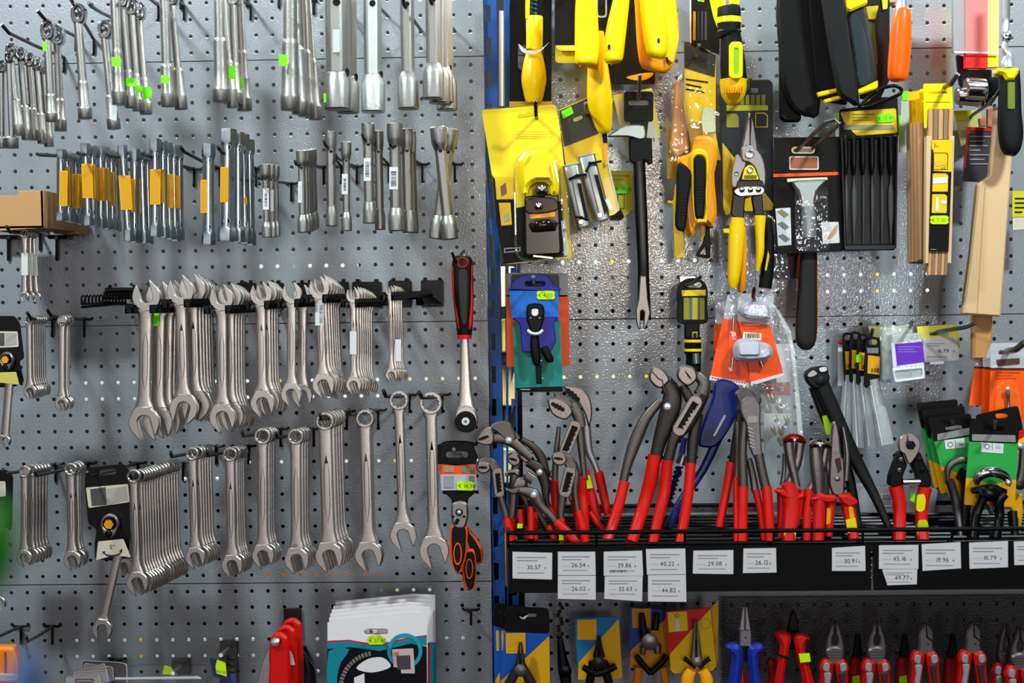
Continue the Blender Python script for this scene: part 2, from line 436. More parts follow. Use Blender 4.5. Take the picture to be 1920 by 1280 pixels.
sd = n.new('ShaderNodeMapRange'); sd.interpolation_type = 'SMOOTHSTEP'; sd.inputs['From Min'].default_value = .16; sd.inputs['From Max'].default_value = .5; sd.inputs['To Min'].default_value = 1.45; sd.inputs['To Max'].default_value = .2
l.new(ab.outputs[0], sd.inputs['Value']); mu = n.new('ShaderNodeMath'); mu.operation = 'MULTIPLY'; l.new(mr.outputs[0], mu.inputs[0]); l.new(sd.outputs[0], mu.inputs[1])
l.new(rp.outputs[0], mx.inputs[0]); l.new(mu.outputs[0], mx.inputs['Scale']); l.new(mx.outputs[0], bg.inputs['Color']); bg.inputs['Strength'].default_value = .31
def lamp(name, x, y, z, sx, sy, power, col=(1, 1, 1), rotx=0):
    a = bpy.data.lights.new(name, 'AREA'); a.shape = 'RECTANGLE'; a.size = sx; a.size_y = sy; a.energy = power; a.color = col
    o = bpy.data.objects.new(name, a); COL.objects.link(o); o.location = (x, y, z); o.rotation_euler = (rotx, 0, 0); return o
for x, pw in ((-1.0, 46), (1.15, 46)): lamp('shelf_spot_lamp', x, -1.25, 2.7, .2, .14, pw, (.85, 1, .99), math.radians(80))
lamp('ceiling_tube_lamp', .15, -1.3, 2.75, .12, 1.6, 7, (.95, 1, 1))
lamp('far_ceiling_lamp', -.72, -6.2, 2.75, .12, 6.5, 62, (.95, 1, 1))
lamp('shop_window', .65, -6, 1.92, .4, .32, 34, (1, .88, .72), math.radians(90))
lamp('shop_window', 1.72, -6, 1.5, .2, .35, 16, (.8, .88, 1), math.radians(90))
lamp('rear_fill_lamp', 0, .1, 2.3, 2.4, .1, 90, (.97, 1, .95), math.radians(22))  # unseen lamp added inside the gondola to brighten the boxes behind the holes
SC.view_settings.exposure = -.17
# ---------------------------------------------------------------- hooks
def hook(bx, by, tx, ty, L, label, r=2.4, up=(0, 0), m=None, leg=60, bar=15, sag=6):
    """peg hook: wall point bx,by; knee at tx,ty seen L mm out; tip bends up"""
    m = m or HOOKM
    t = T('peg_hook', label, 'hook', bx, by, 0)
    b = MB(); tip = (tx + up[0], ty + up[1], L + 10)
    b.tube([(bx, by, 3), (bx * .5 + tx * .5, by * .5 + ty * .5 + sag * .3, L * .5), (tx, ty, L), tip], r, m, 8); b.build('rod', t)
    b = MB()
    if bar: b.tube([(bx - bar, by - 3, -4), (bx - bar, by - 2, 3), (bx - bar + 3, by, 5), (bx + bar - 3, by, 5), (bx + bar, by - 2, 3), (bx + bar, by - 3, -4)], 1.9, m, 6)
    b.tube([(bx, by, 5), (bx, by + leg * .5, 4), (bx, by + leg * .55, 2.4)], 1.9, m, 6); b.build('wall_bar', t)
    return t
# ---------------------------------------------------------------- wrenches
def jaw_pts(cx, cy, R, ax, w, op=15, wide=.42, side=1):
    """open jaw outline; ax = direction (deg, photo) from shank to mouth, w = shank half width"""
    o = []
    a = math.radians(ax + op * side); c, s = cos(a), sin(a)
    def A(u, v): o.append((cx + u * c - v * s, cy + u * s + v * c))
    for g in (142, 118, 95, 72, 52): A(R * cos(math.radians(g)), R * sin(math.radians(g)))
    A(R * .98, R * .60); A(R * 1.12, R * .46); A(R * 1.0, R * wide * 1.02)
    for g in (60, 90, 120, 150, 180, 210, 240, 270, 300): 
        q = math.radians(g); A(-.08 * R + R * wide * cos(q) * .9 + (.22 * R if g in (60, 300) else 0), R * wide * sin(q) if g not in (60, 300) else math.copysign(R * wide, sin(q)))
    A(R * .92, -R * wide * 1.02); A(R * 1.02, -R * .46); A(R * .88, -R * .62)
    for g in (-52, -72, -95, -118, -142): A(R * cos(math.radians(g)), R * sin(math.radians(g)))
    b2 = math.radians(ax); A2 = lambda u, v: o.append((cx + u * cos(b2) - v * sin(b2), cy + u * sin(b2) + v * cos(b2)))
    A2(-R * 1.0, -w * 1.25); A2(-R * 1.0, w * 1.25)
    return o
def ring_pts(cx, cy, R, r, a0=0):
    out = circ(cx, cy, R, 26)
    inn = []
    for i in range(24):
        a = 2 * pi * i / 24 + a0; k = r * (1.06 if i % 2 else .93); inn.append((cx + k * cos(a), cy + k * sin(a)))
    return [out, inn]
def shank(b, x0, y0, x1, y1, w, w0, w1, d, t, m, f0=.1, f1=.12, groove=True, g=(.22, .8)):
    L = lambda k: (x0 + (x1 - x0) * k, y0 + (y1 - y0) * k)
    se = [(0, w0), (f0 * .55, w + (w0 - w) * .35), (f0, w), (.5, w * .97), (1 - f1, w), (1 - f1 * .55, w + (w1 - w) * .35), (1, w1)]
    b.loft([(*L(k), d - t / 2, q, t / 2, 3.2) for k, q in se], m, 16, 2)
    if groove:
        ga, gb = g; pa = []; pb = []
        dx, dy = x1 - x0, y1 - y0; n = math.hypot(dx, dy); px, py = -dy / n, dx / n
        for k in range(9):
            q = ga + (gb - ga) * k / 8; ww = w * .42 * min(1, sin(pi * k / 8) * 1.6 + .02); X, Y = L(q)
            pa.append((X + px * ww, Y + py * ww)); pb.append((X - px * ww, Y - py * ww))
        loop = pa + pb[::-1]
        cx, cy = L((ga + gb) / 2)
        inner = [(cx + (X - cx) * (1 - 1.25 / max(w * .42, 1.6)), cy + (Y - cy) * .985) for X, Y in loop]
        b.prism([loop, inner], d + .12, .5, GROOVE)
def wrench(label, ring, jaw, w, d, t=5, m=None, name=None, sticker=None, op=15, side=1, sd=1, cat='wrench', groove=True, stamp=None, wide=.42):
    """ring = (x, y, R) ring or ('open') top; jaw = (x, y, R) bottom; w = shank half width px"""
    m = m or STEEL; x0, y0, R0 = ring[:3]; x1, y1, R1 = jaw
    isopen = len(ring) > 3
    th = T(name or ('open_end_wrench' if isopen else 'combination_wrench'), label, cat, x0, y0 - (0 if isopen else R0 * .5), d)
    ax = math.degrees(math.atan2(y1 - y0, x1 - x0)); n = math.hypot(x1 - x0, y1 - y0); ux, uy = (x1 - x0) / n, (y1 - y0) / n
    b = MB(); k0 = R0 * .78
    shank(b, x0 + ux * k0, y0 + uy * k0, x1 - ux * R1 * .7, y1 - uy * R1 * .7, w, min(R0 * .8, w * 1.45) if not isopen else R0 * .72, R1 * .74, d, t, m, .12 if isopen else .06, .16, groove)
    if stamp:
        b.text(stamp, x0 + (x1 - x0) * .88 - w * .5, y0 + (y1 - y0) * .86, w * .7, d + .3, GROOVE, ax)
    b.build('shank', th)
    b = MB(); b.prism(cr(jaw_pts(x1, y1, R1, ax, w, op, wide, side), 2), d + .8, t + 1.6, m, 1.2); b.build('open_jaw', th)
    b = MB()
    if isopen: b.prism(cr(jaw_pts(x0, y0, R0, ax + 180, w, op, wide, sd), 2), d + .8, t + 1.6, m, 1.2); b.build('open_jaw', th)
    else: b.prism(ring_pts(x0, y0, R0, R0 * .68), d + 2, t + 4, m, 1.1); b.build('ring_head', th)
    if sticker:
        for (sx0, sy0, sx1, sy1, sm, bars) in sticker:
            b = MB(); b.box(sx0, sy0, sx1, sy1, d + .6, .5, sm)
            if bars: barcode(b, sx0 + (sx1 - sx0) * .35, sy0 + 3, sx1 - 2, sy1 - 3, d + .8, vert=True)
            b.build('price_sticker' if sm in (LIME, LIMEY) else 'barcode_sticker', th)
    return th
def barcode(b, x0, y0, x1, y1, d, vert=False, m=None):
    m = m or INK; rnd = random.Random(int(x0 * 7 + y0)); p = y0 if vert else x0; e = y1 if vert else x1
    while p < e:
        q = rnd.choice((.7, 1.1, 1.7))
        if vert: b.box(x0, p, x1, min(e, p + q), d, .1, m)
        else: b.box(p, y0, min(e, p + q), y1, d, .1, m)
        p += q + rnd.choice((.7, 1.2, 1.8))
def price(b, x, y, w, h, d, txt, m=None, deg=0, ink=None):
    """fluorescent price sticker with notched ends"""
    m = m or LIMEY; c = [(x, y + 3), (x + 4, y), (x + w - 4, y), (x + w, y + 3), (x + w - 1.5, y + h / 2), (x + w, y + h - 3), (x + w - 4, y + h), (x + 4, y + h), (x, y + h - 3), (x + 1.5, y + h / 2)]
    b.prism(rot(c, x + w / 2, y + h / 2, deg), d, .3, m)
    if txt:
        q = rot([(x + 3, y + h * .74)], x + w / 2, y + h / 2, deg)[0]
        b.text(txt, q[0], q[1], h * .42, d + .15, ink or mat('6a7a10', .6), deg)
# row of open-end wrenches in racks: (top xyR, bottom xyR, half width, front depth, thickness, copies, dx, dy, ddepth)
RW = [
 ('largest open-end wrenches at the left rack', (274, 556, 27, 1), (270, 792, 29), 12.5, 185, 7, [(25, 3, 160), (40, 2, 140), (48, 0, 122)], [(285, 578, 299, 611, LIME, 0)]),
 ('open-end wrenches second cluster from left', (338, 546, 26, 1), (344, 766, 27), 11, 175, 6.5, [(22, -3, 150), (29, -2, 138), (35, 0, 127), (41, 3, 116), (46, 6, 105), (51, 9, 94)], None),
 ('open-end wrenches third cluster from left', (415, 560, 23, 1), (417, 783, 25), 10.5, 178, 6, [(15, -2, 158), (21, -1, 147), (26, 0, 136), (31, 2, 126), (35, 4, 116)], None),
 ('open-end wrenches fourth cluster from left', (489, 553, 21, 1), (492, 756, 23), 9.5, 178, 5.5, [(10, -2, 162), (15, -1, 152), (20, 1, 143), (24, 2, 134)], None),
 ('open-end wrenches fifth cluster from left', (547, 551, 19, 1), (546, 739, 20), 9, 172, 5, [(20, 5, 140)], None),
 ('open-end wrenches below the barcode-stickered one', (598, 542, 20, 1), (606, 722, 21), 8.5, 182, 5, [(7, -3, 168), (12, -1, 158), (17, 1, 148), (21, 3, 138), (25, 5, 128), (29, 8, 118)], [(591, 568, 607, 610, PAPER, 1)]),
 ('slim open-end wrenches with torn paper stickers', (662, 555, 14, 1), (663, 722, 15), 6, 172, 4, [(6, -1, 160), (11, 0, 151), (15, 1, 142), (19, 2, 133), (23, 4, 124), (27, 6, 115), (31, 8, 106)], [(656, 621, 668, 664, PAPER, 0)]),
 ('smallest open-end wrenches at the right rack', (731, 546, 9, 1), (734, 703, 11.5), 4.5, 165, 3.5, [(5, -1, 155), (9, 0, 147), (13, 1, 139), (16, 2, 131), (19, 3, 123)], [(741, 636, 752, 677, PAPER, 0)]),
]
RACK_PLATE = [(196, 539, 262, 556), (375, 530, 406, 566), (443, 530, 480, 566), (500, 530, 532, 566), (556, 530, 590, 566), (612, 528, 654, 575), (660, 528, 716, 576), (728, 526, 772, 576)]
where = ['in the leftmost rack', 'in the second rack from left', 'in the third rack from left', 'in the fourth rack from left', 'in the fifth rack from left', 'in the sixth rack from left', 'in the seventh rack from left', 'in the eighth rack from left']
nouns = ['large open-end wrench', 'large open-end wrench', 'open-end wrench', 'open-end wrench', 'open-end wrench', 'open-end wrench', 'slim open-end wrench', 'small open-end wrench']
for i, (g, a, bj, w, d, t, offs, st) in enumerate(RW):
    fr = wrench('satin open-end wrench hanging head up %s' % where[i], a, bj, w, d, t, sticker=None, op=16, side=-1 if i != 1 else 1, sd=-1, stamp=['', '', '17', '14', '', '', '11', ''][i] or None)
    stack(fr, a[0], a[1], d, offs, where[i], g, nouns[i])
    if st:
        for q, (x0, y0, x1, y1, sm, bars) in enumerate(st):
            dd = d if i != 0 else 162
            b = MB(); b.box(x0, y0, x1, y1, dd + .9, .6, sm)
            if bars: barcode(b, x0 + 8, y0 + 4, x1 - 2, y1 - 3, dd + 1.1, True)
            par = fr if i else [o for o in bpy.data.objects if o.type == 'EMPTY' and o.get('label', '').startswith('large open-end wrench, second from front in the leftmost')][0]
            ob = b.build('barcode_sticker' if sm == PAPER else 'price_sticker', None, at=P(*a[:2], d) if i == 0 else None)
            if i: bpy.data.objects.remove(ob); b.build('barcode_sticker', fr)
            else: ob.parent = par; ob.location = P(*a[:2], d) - par.location
    # rack: wall plate and two toothed arms under the heads
    R = a[2]; hy = a[1] + R * .78
    rk = T('wrench_rack', 'black toothed steel rack holding the wrenches %s' % ('largest', 'of the second cluster', 'of the third cluster', 'of the fourth cluster', 'of the fifth cluster', 'with the barcode sticker', 'with torn paper stickers', 'of the smallest size')[i], 'rack', (RACK_PLATE[i][0] + RACK_PLATE[i][2]) / 2, 540, 0, 'wrench racks')
    x0, y0, x1, y1 = RACK_PLATE[i]
    b = MB(); b.prism(rrect(x0, y0, x1, y1, 3), 3.5, 2.5, BLACKG, .5)
    for hx in (x0 + 10, x1 - 10): b.box(hx - 3, y0 - 5, hx + 3, y0 + 2, 3, 3, BLACK)
    b.build('wall_plate', rk)
    c = P(a[0], hy, d); zt = c.z
    for sgn in (-1, 1):
        xf = P(a[0] + sgn * (w + 3), hy, d).x; xf2 = P(a[0] + sgn * (w + 3) + sgn * R * .55, hy, d).x
        cxw = P((x0 + x1) / 2, hy, 0).x
        dx = (P(a[0] + offs[-1][0], hy, offs[-1][2]).x - c.x) / max(1, (d - offs[-1][2])) * d
        v = []; f = []
        def bx(xa0, xb0, ya, yb, za, zb, sh0, sh1):
            o = len(v)
            for (yy, sh) in ((ya, sh0), (yb, sh1)):
                for xx in (xa0, xb0):
                    for zz in (za, zb): v.append((xx + sh, yy, zz))
            f.extend([(o, o + 1, o + 3, o + 2), (o + 4, o + 6, o + 7, o + 5), (o, o + 2, o + 6, o + 4), (o + 1, o + 5, o + 7, o + 3), (o, o + 4, o + 5, o + 1), (o + 2, o + 3, o + 7, o + 6)])
        lo, hi = min(xf, xf2), max(xf, xf2)
        yf = -(d + 12) / 1000
        sx = lambda y: dx * (y + d / 1000) / (d / 1000)
        bx(lo, hi, yf, -.003, zt - .0075, zt - .006, sx(yf), sx(-.003))
        bx(lo if sgn > 0 else hi - .002, lo + .002 if sgn > 0 else hi, yf, -.003, zt - .007, zt + .001, sx(yf), sx(-.003))
        bx(hi - .002 if sgn > 0 else lo, hi if sgn > 0 else lo + .002, yf, -.003, zt - .007, zt - .001, sx(yf), sx(-.003))
        nt = int((d + 8) / 8.5)
        for q in range(nt):
            yy = yf + .0085 * q
            bx(lo, hi, yy, yy + .0022, zt - .0065, zt + .0045, sx(yy), sx(yy))
        b = MB(); b.add(v, f, BLACKG); b.build('toothed_arm', rk)
# empty racks
def empty_rack(x0, y0, x1, y1, label, armx, army, L):
    rk = T('wrench_rack', label, 'rack', (x0 + x1) / 2, y0, 0)
    b = MB(); b.prism(rrect(x0, y0, x1, y1, 3), 3.5, 2.5, BLACKG, .5)
    for hx in (x0 + 8, x1 - 8): b.box(hx - 3, y0 - 5, hx + 3, y0 + 2, 3, 3, BLACK)
    b.build('wall_plate', rk)
    for s in (0, 1):
        b = MB(); p = []
        for dd, xx in ((4, x0 + 3 + s * (x1 - x0) * .45), (L, armx + s * 8)):
            p.append((xx, dd))
        wx = (x1 - x0) * .38
        v = []
        for (xx, dd), ww in zip(p, (wx, 8)):
            A = P(xx, y1 - 6 if dd < 10 else army, dd); B = P(xx + ww, y1 - 6 if dd < 10 else army, dd)
            z = P((x0 + x1) / 2, y1 - 4, 4).z
            v += [(A.x, A.y, z), (B.x, B.y, z), (B.x, B.y, z + .0015), (A.x, A.y, z + .0015), (A.x, A.y, z + .012), (A.x + .0015, A.y, z + .012)]
        f = [(0, 1, 7, 6), (3, 2, 8, 9), (0, 3, 9, 6), (1, 2, 8, 7), (0, 1, 2, 3), (6, 7, 8, 9), (3, 4, 10, 9), (4, 5, 11, 10), (5, 2, 8, 11)]
        b.add(v, f, BLACKG); b.build('toothed_arm', rk)
empty_rack(789, 525, 832, 575, 'empty black rack nearest the red and black ratchet handle', 780, 562, 90)
def comb(x0, y0, x1, y1, d0, d1, h, label):
    b = MB(); n = 14
    b.tube([(x0, y0 + h, d0), (x1, y1 + h, d1)], 2, BLACKG, 4)
    a = P(x0, y0, d0); c = P(x1, y1, d1); z = a.z; c.z = z
    v = [tuple(a), tuple(c), (c.x, c.y, z + .003), (a.x, a.y, z + .003), (a.x + .012, a.y, z), (c.x + .012, c.y, z)]
    b.add(v, [(0, 1, 2, 3), (0, 1, 5, 4)], BLACKG)
    for i in range(n):
        q = a.lerp(c, i / (n - 1)); b.tube([tuple(q), tuple(q + Vector((0, 0, .011))), tuple(q + Vector((.004, 0, .014)))], 1.7, BLACKG, 5, world=True)
    b.solo('rack_comb', label, 'rack', x1, y1, d1)
comb(153, 572, 235, 565, 185, 20, 4, 'black toothed rack arm jutting out left of the large wrenches')
comb(196, 562, 262, 570, 110, 15, 4, 'second black toothed rack arm, beside the largest open-end wrench')
# combination wrenches on hooks
CW = [
 # noun, where, ring, jaw, halfwidth, depth, t, offs, hook base, knee
 ('combination wrench', 'on the hook left of the boxed lower ratchet card', (46, 884, 11), (45, 1046, 15), 7, 195, 5, [(13, -2, 175), (19, -3, 160), (25, -4, 146), (31, -5, 132), (37, -6, 118)], (104, 870), (8, 888)),
 ('combination wrench', 'just left of the black 5 degree ratchet card', (132, 880, 12), (135, 1050, 17), 8, 190, 5, [(9, -2, 172), (13, -4, 160)], (165, 868), (68, 891)),
 ('combination wrench', 'right of the black 5 degree ratchet card', (250, 893, 13), (257, 1093, 21), 7.5, 215, 4, [(10, 0, 198), (15, -1, 190), (20, -2, 182), (25, -4, 174), (30, -5, 166), (35, -7, 158), (40, -9, 150), (46, -11, 142), (52, -13, 134), (57, -15, 126), (62, -16, 118), (67, -18, 110), (72, -19, 102), (77, -20, 94)], (343, 867), (246, 896)),
 ('combination wrench', 'first stack right of the card-side long row', (360, 851, 12.5), (366, 1045, 19), 8.5, 190, 5, [(9, -2, 172), (14, -3, 163), (19, -4, 154), (24, -5, 145), (29, -6, 136)], (405, 837), (322, 856)),
 ('combination wrench', 'second stack from the card-side long row', (431, 852, 13.5), (435, 1060, 20), 9, 185, 5, [(7, -2, 170), (11, -3, 161), (15, -4, 152), (19, -5, 143)], (466, 836), (390, 854)),
 ('combination wrench', 'on the hook above the rightmost row-four gap', (492, 818, 15.5), (493, 1042, 21), 10, 185, 5.5, [(6, -2, 170), (10, -3, 160), (14, -4, 150)], (526, 804), (456, 817)),
 ('combination wrench', 'below the fifth rack of open-end wrenches', (554, 819, 15), (556, 1050, 23), 10.5, 185, 5.5, [(6, -2, 170), (11, -3, 158), (15, -4, 147)], (588, 804), (520, 820)),
 ('combination wrench', 'in the thick stack with blue-reflecting jaws', (609, 790, 17), (617, 1043, 26), 13, 188, 6, [(7, -2, 170), (12, -4, 158), (17, -6, 146), (22, -8, 134)], (650, 772), (602, 786)),
 ('combination wrench', 'left of the two single wrenches', (684, 785, 17), (691, 1042, 26), 11.5, 185, 6, [(3, -1, 174)], (709, 769), (656, 777)),
]
wh = ['far left, beside the hanging black ratchet card', 'just left of the 5° ratchet card', 'in the long stack right of the 5° card', 'on the first hook right of the long stack', 'on the second hook right of the long stack', 'on the third hook right of the long stack', 'on the fourth hook right of the long stack', 'in the thick stack below the slim wrenches', 'left of the two single high-hung wrenches']
for i, (nn, _, r, j, w, d, t, offs, hb, hk) in enumerate(CW):
    fr = wrench('combination wrench %s' % wh[i], r, j, w, d, t, op=15, side=-1, m=STEEL, stamp={6: '15', 4: ''}.get(i) or None)
    stack(fr, r[0], r[1] - r[2] * .5, d, offs, wh[i], 'combination wrenches ' + wh[i], 'combination wrench')
    hook(hb[0], hb[1], hk[0], hk[1], d + 22, 'black peg hook carrying the combination wrenches ' + ' '.join(wh[i].split()[:9]), up=(-2, -9))
wrench('single long combination wrench hanging left of the biggest single one', (747.5, 751, 18), (756, 1004, 25), 9.5, 185, 6, op=15, side=-1)
wrench('biggest single combination wrench, hanging beside the red and black ratchet', (807.5, 756, 21), (814, 1033, 28), 11.5, 185, 7, op=15, side=-1)
hook(768, 740, 723, 742, 215, 'peg hook through the ring of the smaller single wrench', up=(-4, -10), r=3)
hook(829, 740, 791, 745, 215, 'peg hook through the ring of the biggest single wrench', up=(-5, -10), r=3)
# small groups on the far left
SW = [
 ('small combination wrench', 'on the hook right of the far left ratchet card', (54, 600, 8), (56, 734, 12.5), 5, 190, 4, [(6, 0, 178), (10, 0, 168), (14, 0, 158), (18, 0, 148), (22, 0, 138), (26, 0, 128)], (98, 598), (58, 597)),
 ('small combination wrench', 'on the hook left of the largest open-end wrenches', (116, 601, 10), (115, 757, 13), 6, 175, 4, [(7, 0, 160), (10, -1, 150)], (158, 598), (96, 592)),
 ('tiny open-end wrench', 'under the cardboard boxes', (46, 438, 8), (45, 556, 9), 5, 180, 3, [(8, 0, 168), (14, 2, 158)], (75, 436), (19, 435)),
]
for i, (nn, whr, r, j, w, d, t, offs, hb, hk) in enumerate(SW):
    fr = wrench('%s %s' % (nn, whr), r, j, w, d, t, op=15, side=-1, groove=False)
    if i == 2:
        b = MB(); b.box(40, 474, 52, 516, d + .8, .6, mat('c9c9c4', .5)); b.build('price_sticker', fr)
    stack(fr, r[0], r[1] - r[2] * .5, d, offs, whr, nn + 's ' + whr, nn, [-.02, -.07, -.09] if i == 2 else None)
    hook(hb[0], hb[1], hk[0], hk[1], d + 25, 'black peg hook with the %ses %s' % (nn, ' '.join(whr.split()[:6])), up=(-7, -11))
# ---------------------------------------------------------------- tube box spanners
ZL = [( 'with amber label', 1)]
def box_spanner(label, x0, y0, x1, y1, hw, d, sleeve=None, holes=(.16, .82), m=ZINC, dark=False):
    th = T('box_spanner', label, 'box spanner', x0 + (x1 - x0) * holes[0], y0 + (y1 - y0) * holes[0], d)
    L = lambda k: (x0 + (x1 - x0) * k, y0 + (y1 - y0) * k)
    b = MB(); n = 24; k = S(d); v = []; f = []
    prof = [(0.012, .80, 1), (0, .97, 1), (.02, 1, 1), (.11, .98, 1), (.135, .9, .5), (.16, .86, 0), (.84, .86, 0), (.865, .9, .5), (.89, .98, 1), (.98, 1, 1), (1, .97, 1), (.988, .8, 1)]
    ax = (P(*L(1), d) - P(*L(0), d)).normalized(); lt = Vector((-ax.z, 0, ax.x))
    for t, r, hx in prof:
        c = P(*L(t), d)
        for q in range(n):
            a = 2 * pi * q / n; seg = ((a + pi / 6) % (pi / 3)) - pi / 6; hr = .93 / cos(seg)
            rr = r * hw * k * (1 + (hr - 1) * hx); v.append(tuple(c + lt * rr * sin(a) + Vector((0, -rr * cos(a), 0))))
    for i in range(len(prof) - 1):
        for q in range(n): f.append((i * n + q, i * n + (q + 1) % n, (i + 1) * n + (q + 1) % n, (i + 1) * n + q))
    b.add(v, f, m); c0, c1 = L(.03), L(.97)
    b.loft([(*L(.02), d, hw * .78, None), (*L(.025), d, hw * .78, None)], BLACK, 12); b.loft([(*L(.975), d, hw * .78, None), (*L(.98), d, hw * .78, None)], BLACK, 12)
    rim = m
    for h in holes:
        x, y = L(h); r = min(6, hw * .36); dd = d + hw * .86 * k * 1000
        b.prism([circ(x, y, r + 1, 14), circ(x, y, r, 14)], dd - .2, 2, rim); b.prism(circ(x, y, r, 14), dd - .5, .8, BLACK)
    b.build('tube', th, sharp=32)
    if sleeve:
        s0, s1, dx, ww = sleeve; k0, k1 = (s0 - y0) / (y1 - y0), (s1 - y0) / (y1 - y0)
        b = MB(); a, c = L(k0), L(k1); dd = d + hw * k * 900 + .8
        b.prism([(a[0] + dx, a[1]), (a[0] + dx + ww, a[1]), (c[0] + dx + ww * .98, c[1]), (c[0] + dx, c[1])], dd, .7, mat('e9a616', .3, 0, .1, 60, .1))
        b.prism([(a[0] + dx + 1.4, a[1] + 2), (a[0] + dx + ww - 1.6, a[1] + 2), (c[0] + dx + ww * .98 - 1.6, c[1] - 2), (c[0] + dx + 1.4, c[1] - 2)], dd + .25, .5, mat('dda020', .22, .3, .1, 60, .1))
        b.build('label_sleeve', th)
    return th
BS = [ # (x0,y0,x1,y1,hw,depth,sleeve) per stack
 ('on the leftmost hook of their row', [(115, 280, 114, 414, 9.5, 180, (320, 386, -3, 15)), (125, 284, 130, 416, 9, 165, (312, 384, -3, 7)), (133, 287, 136, 418, 8, 150, (326, 390, -2, 16)), (141, 288, 145, 419, 8, 135, (326, 386, 0, 10)), (149, 290, 152, 421, 8, 120, None)], (184, 292), (73, 290)),
 ('on the hook above the cardboard boxes', [(160, 269, 166, 423, 9.5, 185, (307, 371, -9, 20)), (173, 273, 175, 426, 8.5, 170, (308, 372, -5, 10)), (189, 274, 190, 427, 9, 155, (314, 376, -7, 13)), (198, 276, 202, 430, 8, 140, (314, 376, -5, 10)), (208, 282, 212, 432, 8, 125, (322, 386, -3, 8)), (216, 285, 220, 434, 8, 110, None)], (255, 299), (149, 288)),
 ('on the third hook of their row', [(229, 272, 242, 452, 9, 190, (329, 393, -11, 22)), (253, 279, 252, 455, 10, 172, (335, 398, -8, 9)), (265, 281, 271, 456, 9, 158, (335, 400, -8, 4)), (276, 284, 280, 458, 8, 143, None)], (310, 310), (203, 291)),
 ('on the hook left of the spare hook bracket', [(291, 260, 291, 443, 11, 190, (317, 383, -10, 20)), (305, 264, 308, 446, 9, 176, (317, 380, -4, 6)), (314, 268, 319, 449, 9, 163, (326, 390, -8, 16)), (325, 272, 329, 452, 10, 150, (329, 390, 0, 11)), (336, 276, 338, 450, 8, 135, None)], (364, 317), (272, 290)),
 ('alone between the two hooked-tip rods', [(391, 270, 391, 459, 12.5, 185, (337, 399, -15, 12))], (412, 316), (345, 284)),
 ('at the right end of the zinc tube row', [(427, 242, 425, 452, 16, 190, (313, 379, -13, 15)), (446, 248, 447, 454, 12, 170, None), (455, 252, 460, 457, 12, 152, (370, 384, 0, 5)), (467, 262, 470, 460, 10, 135, None)], (480, 316), (415, 284)),
]
for where_, items, hb, hk in BS:
    for i, (x0, y0, x1, y1, hw, d, sl) in enumerate(items):
        o = 'foremost' if i == 0 else ('hindmost' if i == len(items) - 1 else ORD[i] + ' from front')
        lab = ('zinc tube box spanner %s, %s%s' % (where_, '' if len(items) == 1 else o, ', amber label' if sl and len(items) < 2 else '')).rstrip(', ')
        box_spanner(lab, x0, y0, x1, y1, hw, d, sl)['group'] = 'tube box spanners ' + where_
    hook(hb[0], hb[1], hk[0], hk[1], items[0][5] + 25, 'peg hook with zinc box spanners ' + where_, up=(-7, -9) if hk[0] > 300 else (-3, -1), r=2.6)
# forged double ended socket wrenches with hexagonal shank
def hex_socket(label, x0, y0, x1, y1, he, hm, d, m=FORGE, hole=.17, sticker=None, le=.13, side=None):
    hh = hole or .2; th = T('socket_wrench', label, 'socket wrench', x0 + (x1 - x0) * hh, y0 + (y1 - y0) * hh, d)
    L = lambda k: (x0 + (x1 - x0) * k, y0 + (y1 - y0) * k)
    H = (y1 - y0); e = le; tr = min(.08, 18 / H)
    b = MB()
    b.loft([(*L(e), d, hm * .95, None, 'h'), (*L(.5), d, hm, None, 'h'), (*L(1 - e), d, hm * .95, None, 'h')], m, 24)
    b.build('hexagonal_shank', th, sharp=20)
    for k0, sg in ((0, 1), (1, -1)):
        q = lambda t: L(k0 + sg * t)
        b = MB(); b.loft([(*q(.02), d, he * .72, None), (*q(.0), d, he * .74, None), (*q(0), d, he * .93, None), (*q(.008), d, he, None), (*q(e), d, he, None), (*q(e + tr * .35), d, he * .93, None), (*q(e + tr), d, hm * 1.0, None), (*q(e + tr + .01), d, hm * .8, None)], m, 28)
        b.loft([(*q(.006), d, he * .74, None), (*q(.008), d, he * .74, None)], BLACK, 12)
        b.build('socket_end', th, sharp=22)
    dd = d + hm * S(d) * 930
    b = MB()
    if hole is not None:
        for h in (hole,):
            x, y = L(h + (e * .3 if e < .14 else 0)); r = min(7, hm * .36); b.prism(circ(x, y, r, 16), dd + .3, 1, BLACK); b.prism([circ(x, y, r + .9, 16), circ(x, y, r, 16)], dd + .5, 1, m)
    if side: b.prism(circ(L(side)[0] + hm * .9, L(side)[1], hm * .2, 12, 0, hm * .4), d + hm * S(d) * 500, 1, BLACK)
    if b.v: b.build('cross_hole', th)
    if sticker:
        sx, sy, sw, sh = sticker; b = MB(); b.box(sx, sy, sx + sw, sy + sh, dd + .8, .5, WHITE); barcode(b, sx + 3, sy + 8, sx + sw - 3, sy + sh - 6, dd + 1, True); b.build('barcode_sticker', th)
    return th
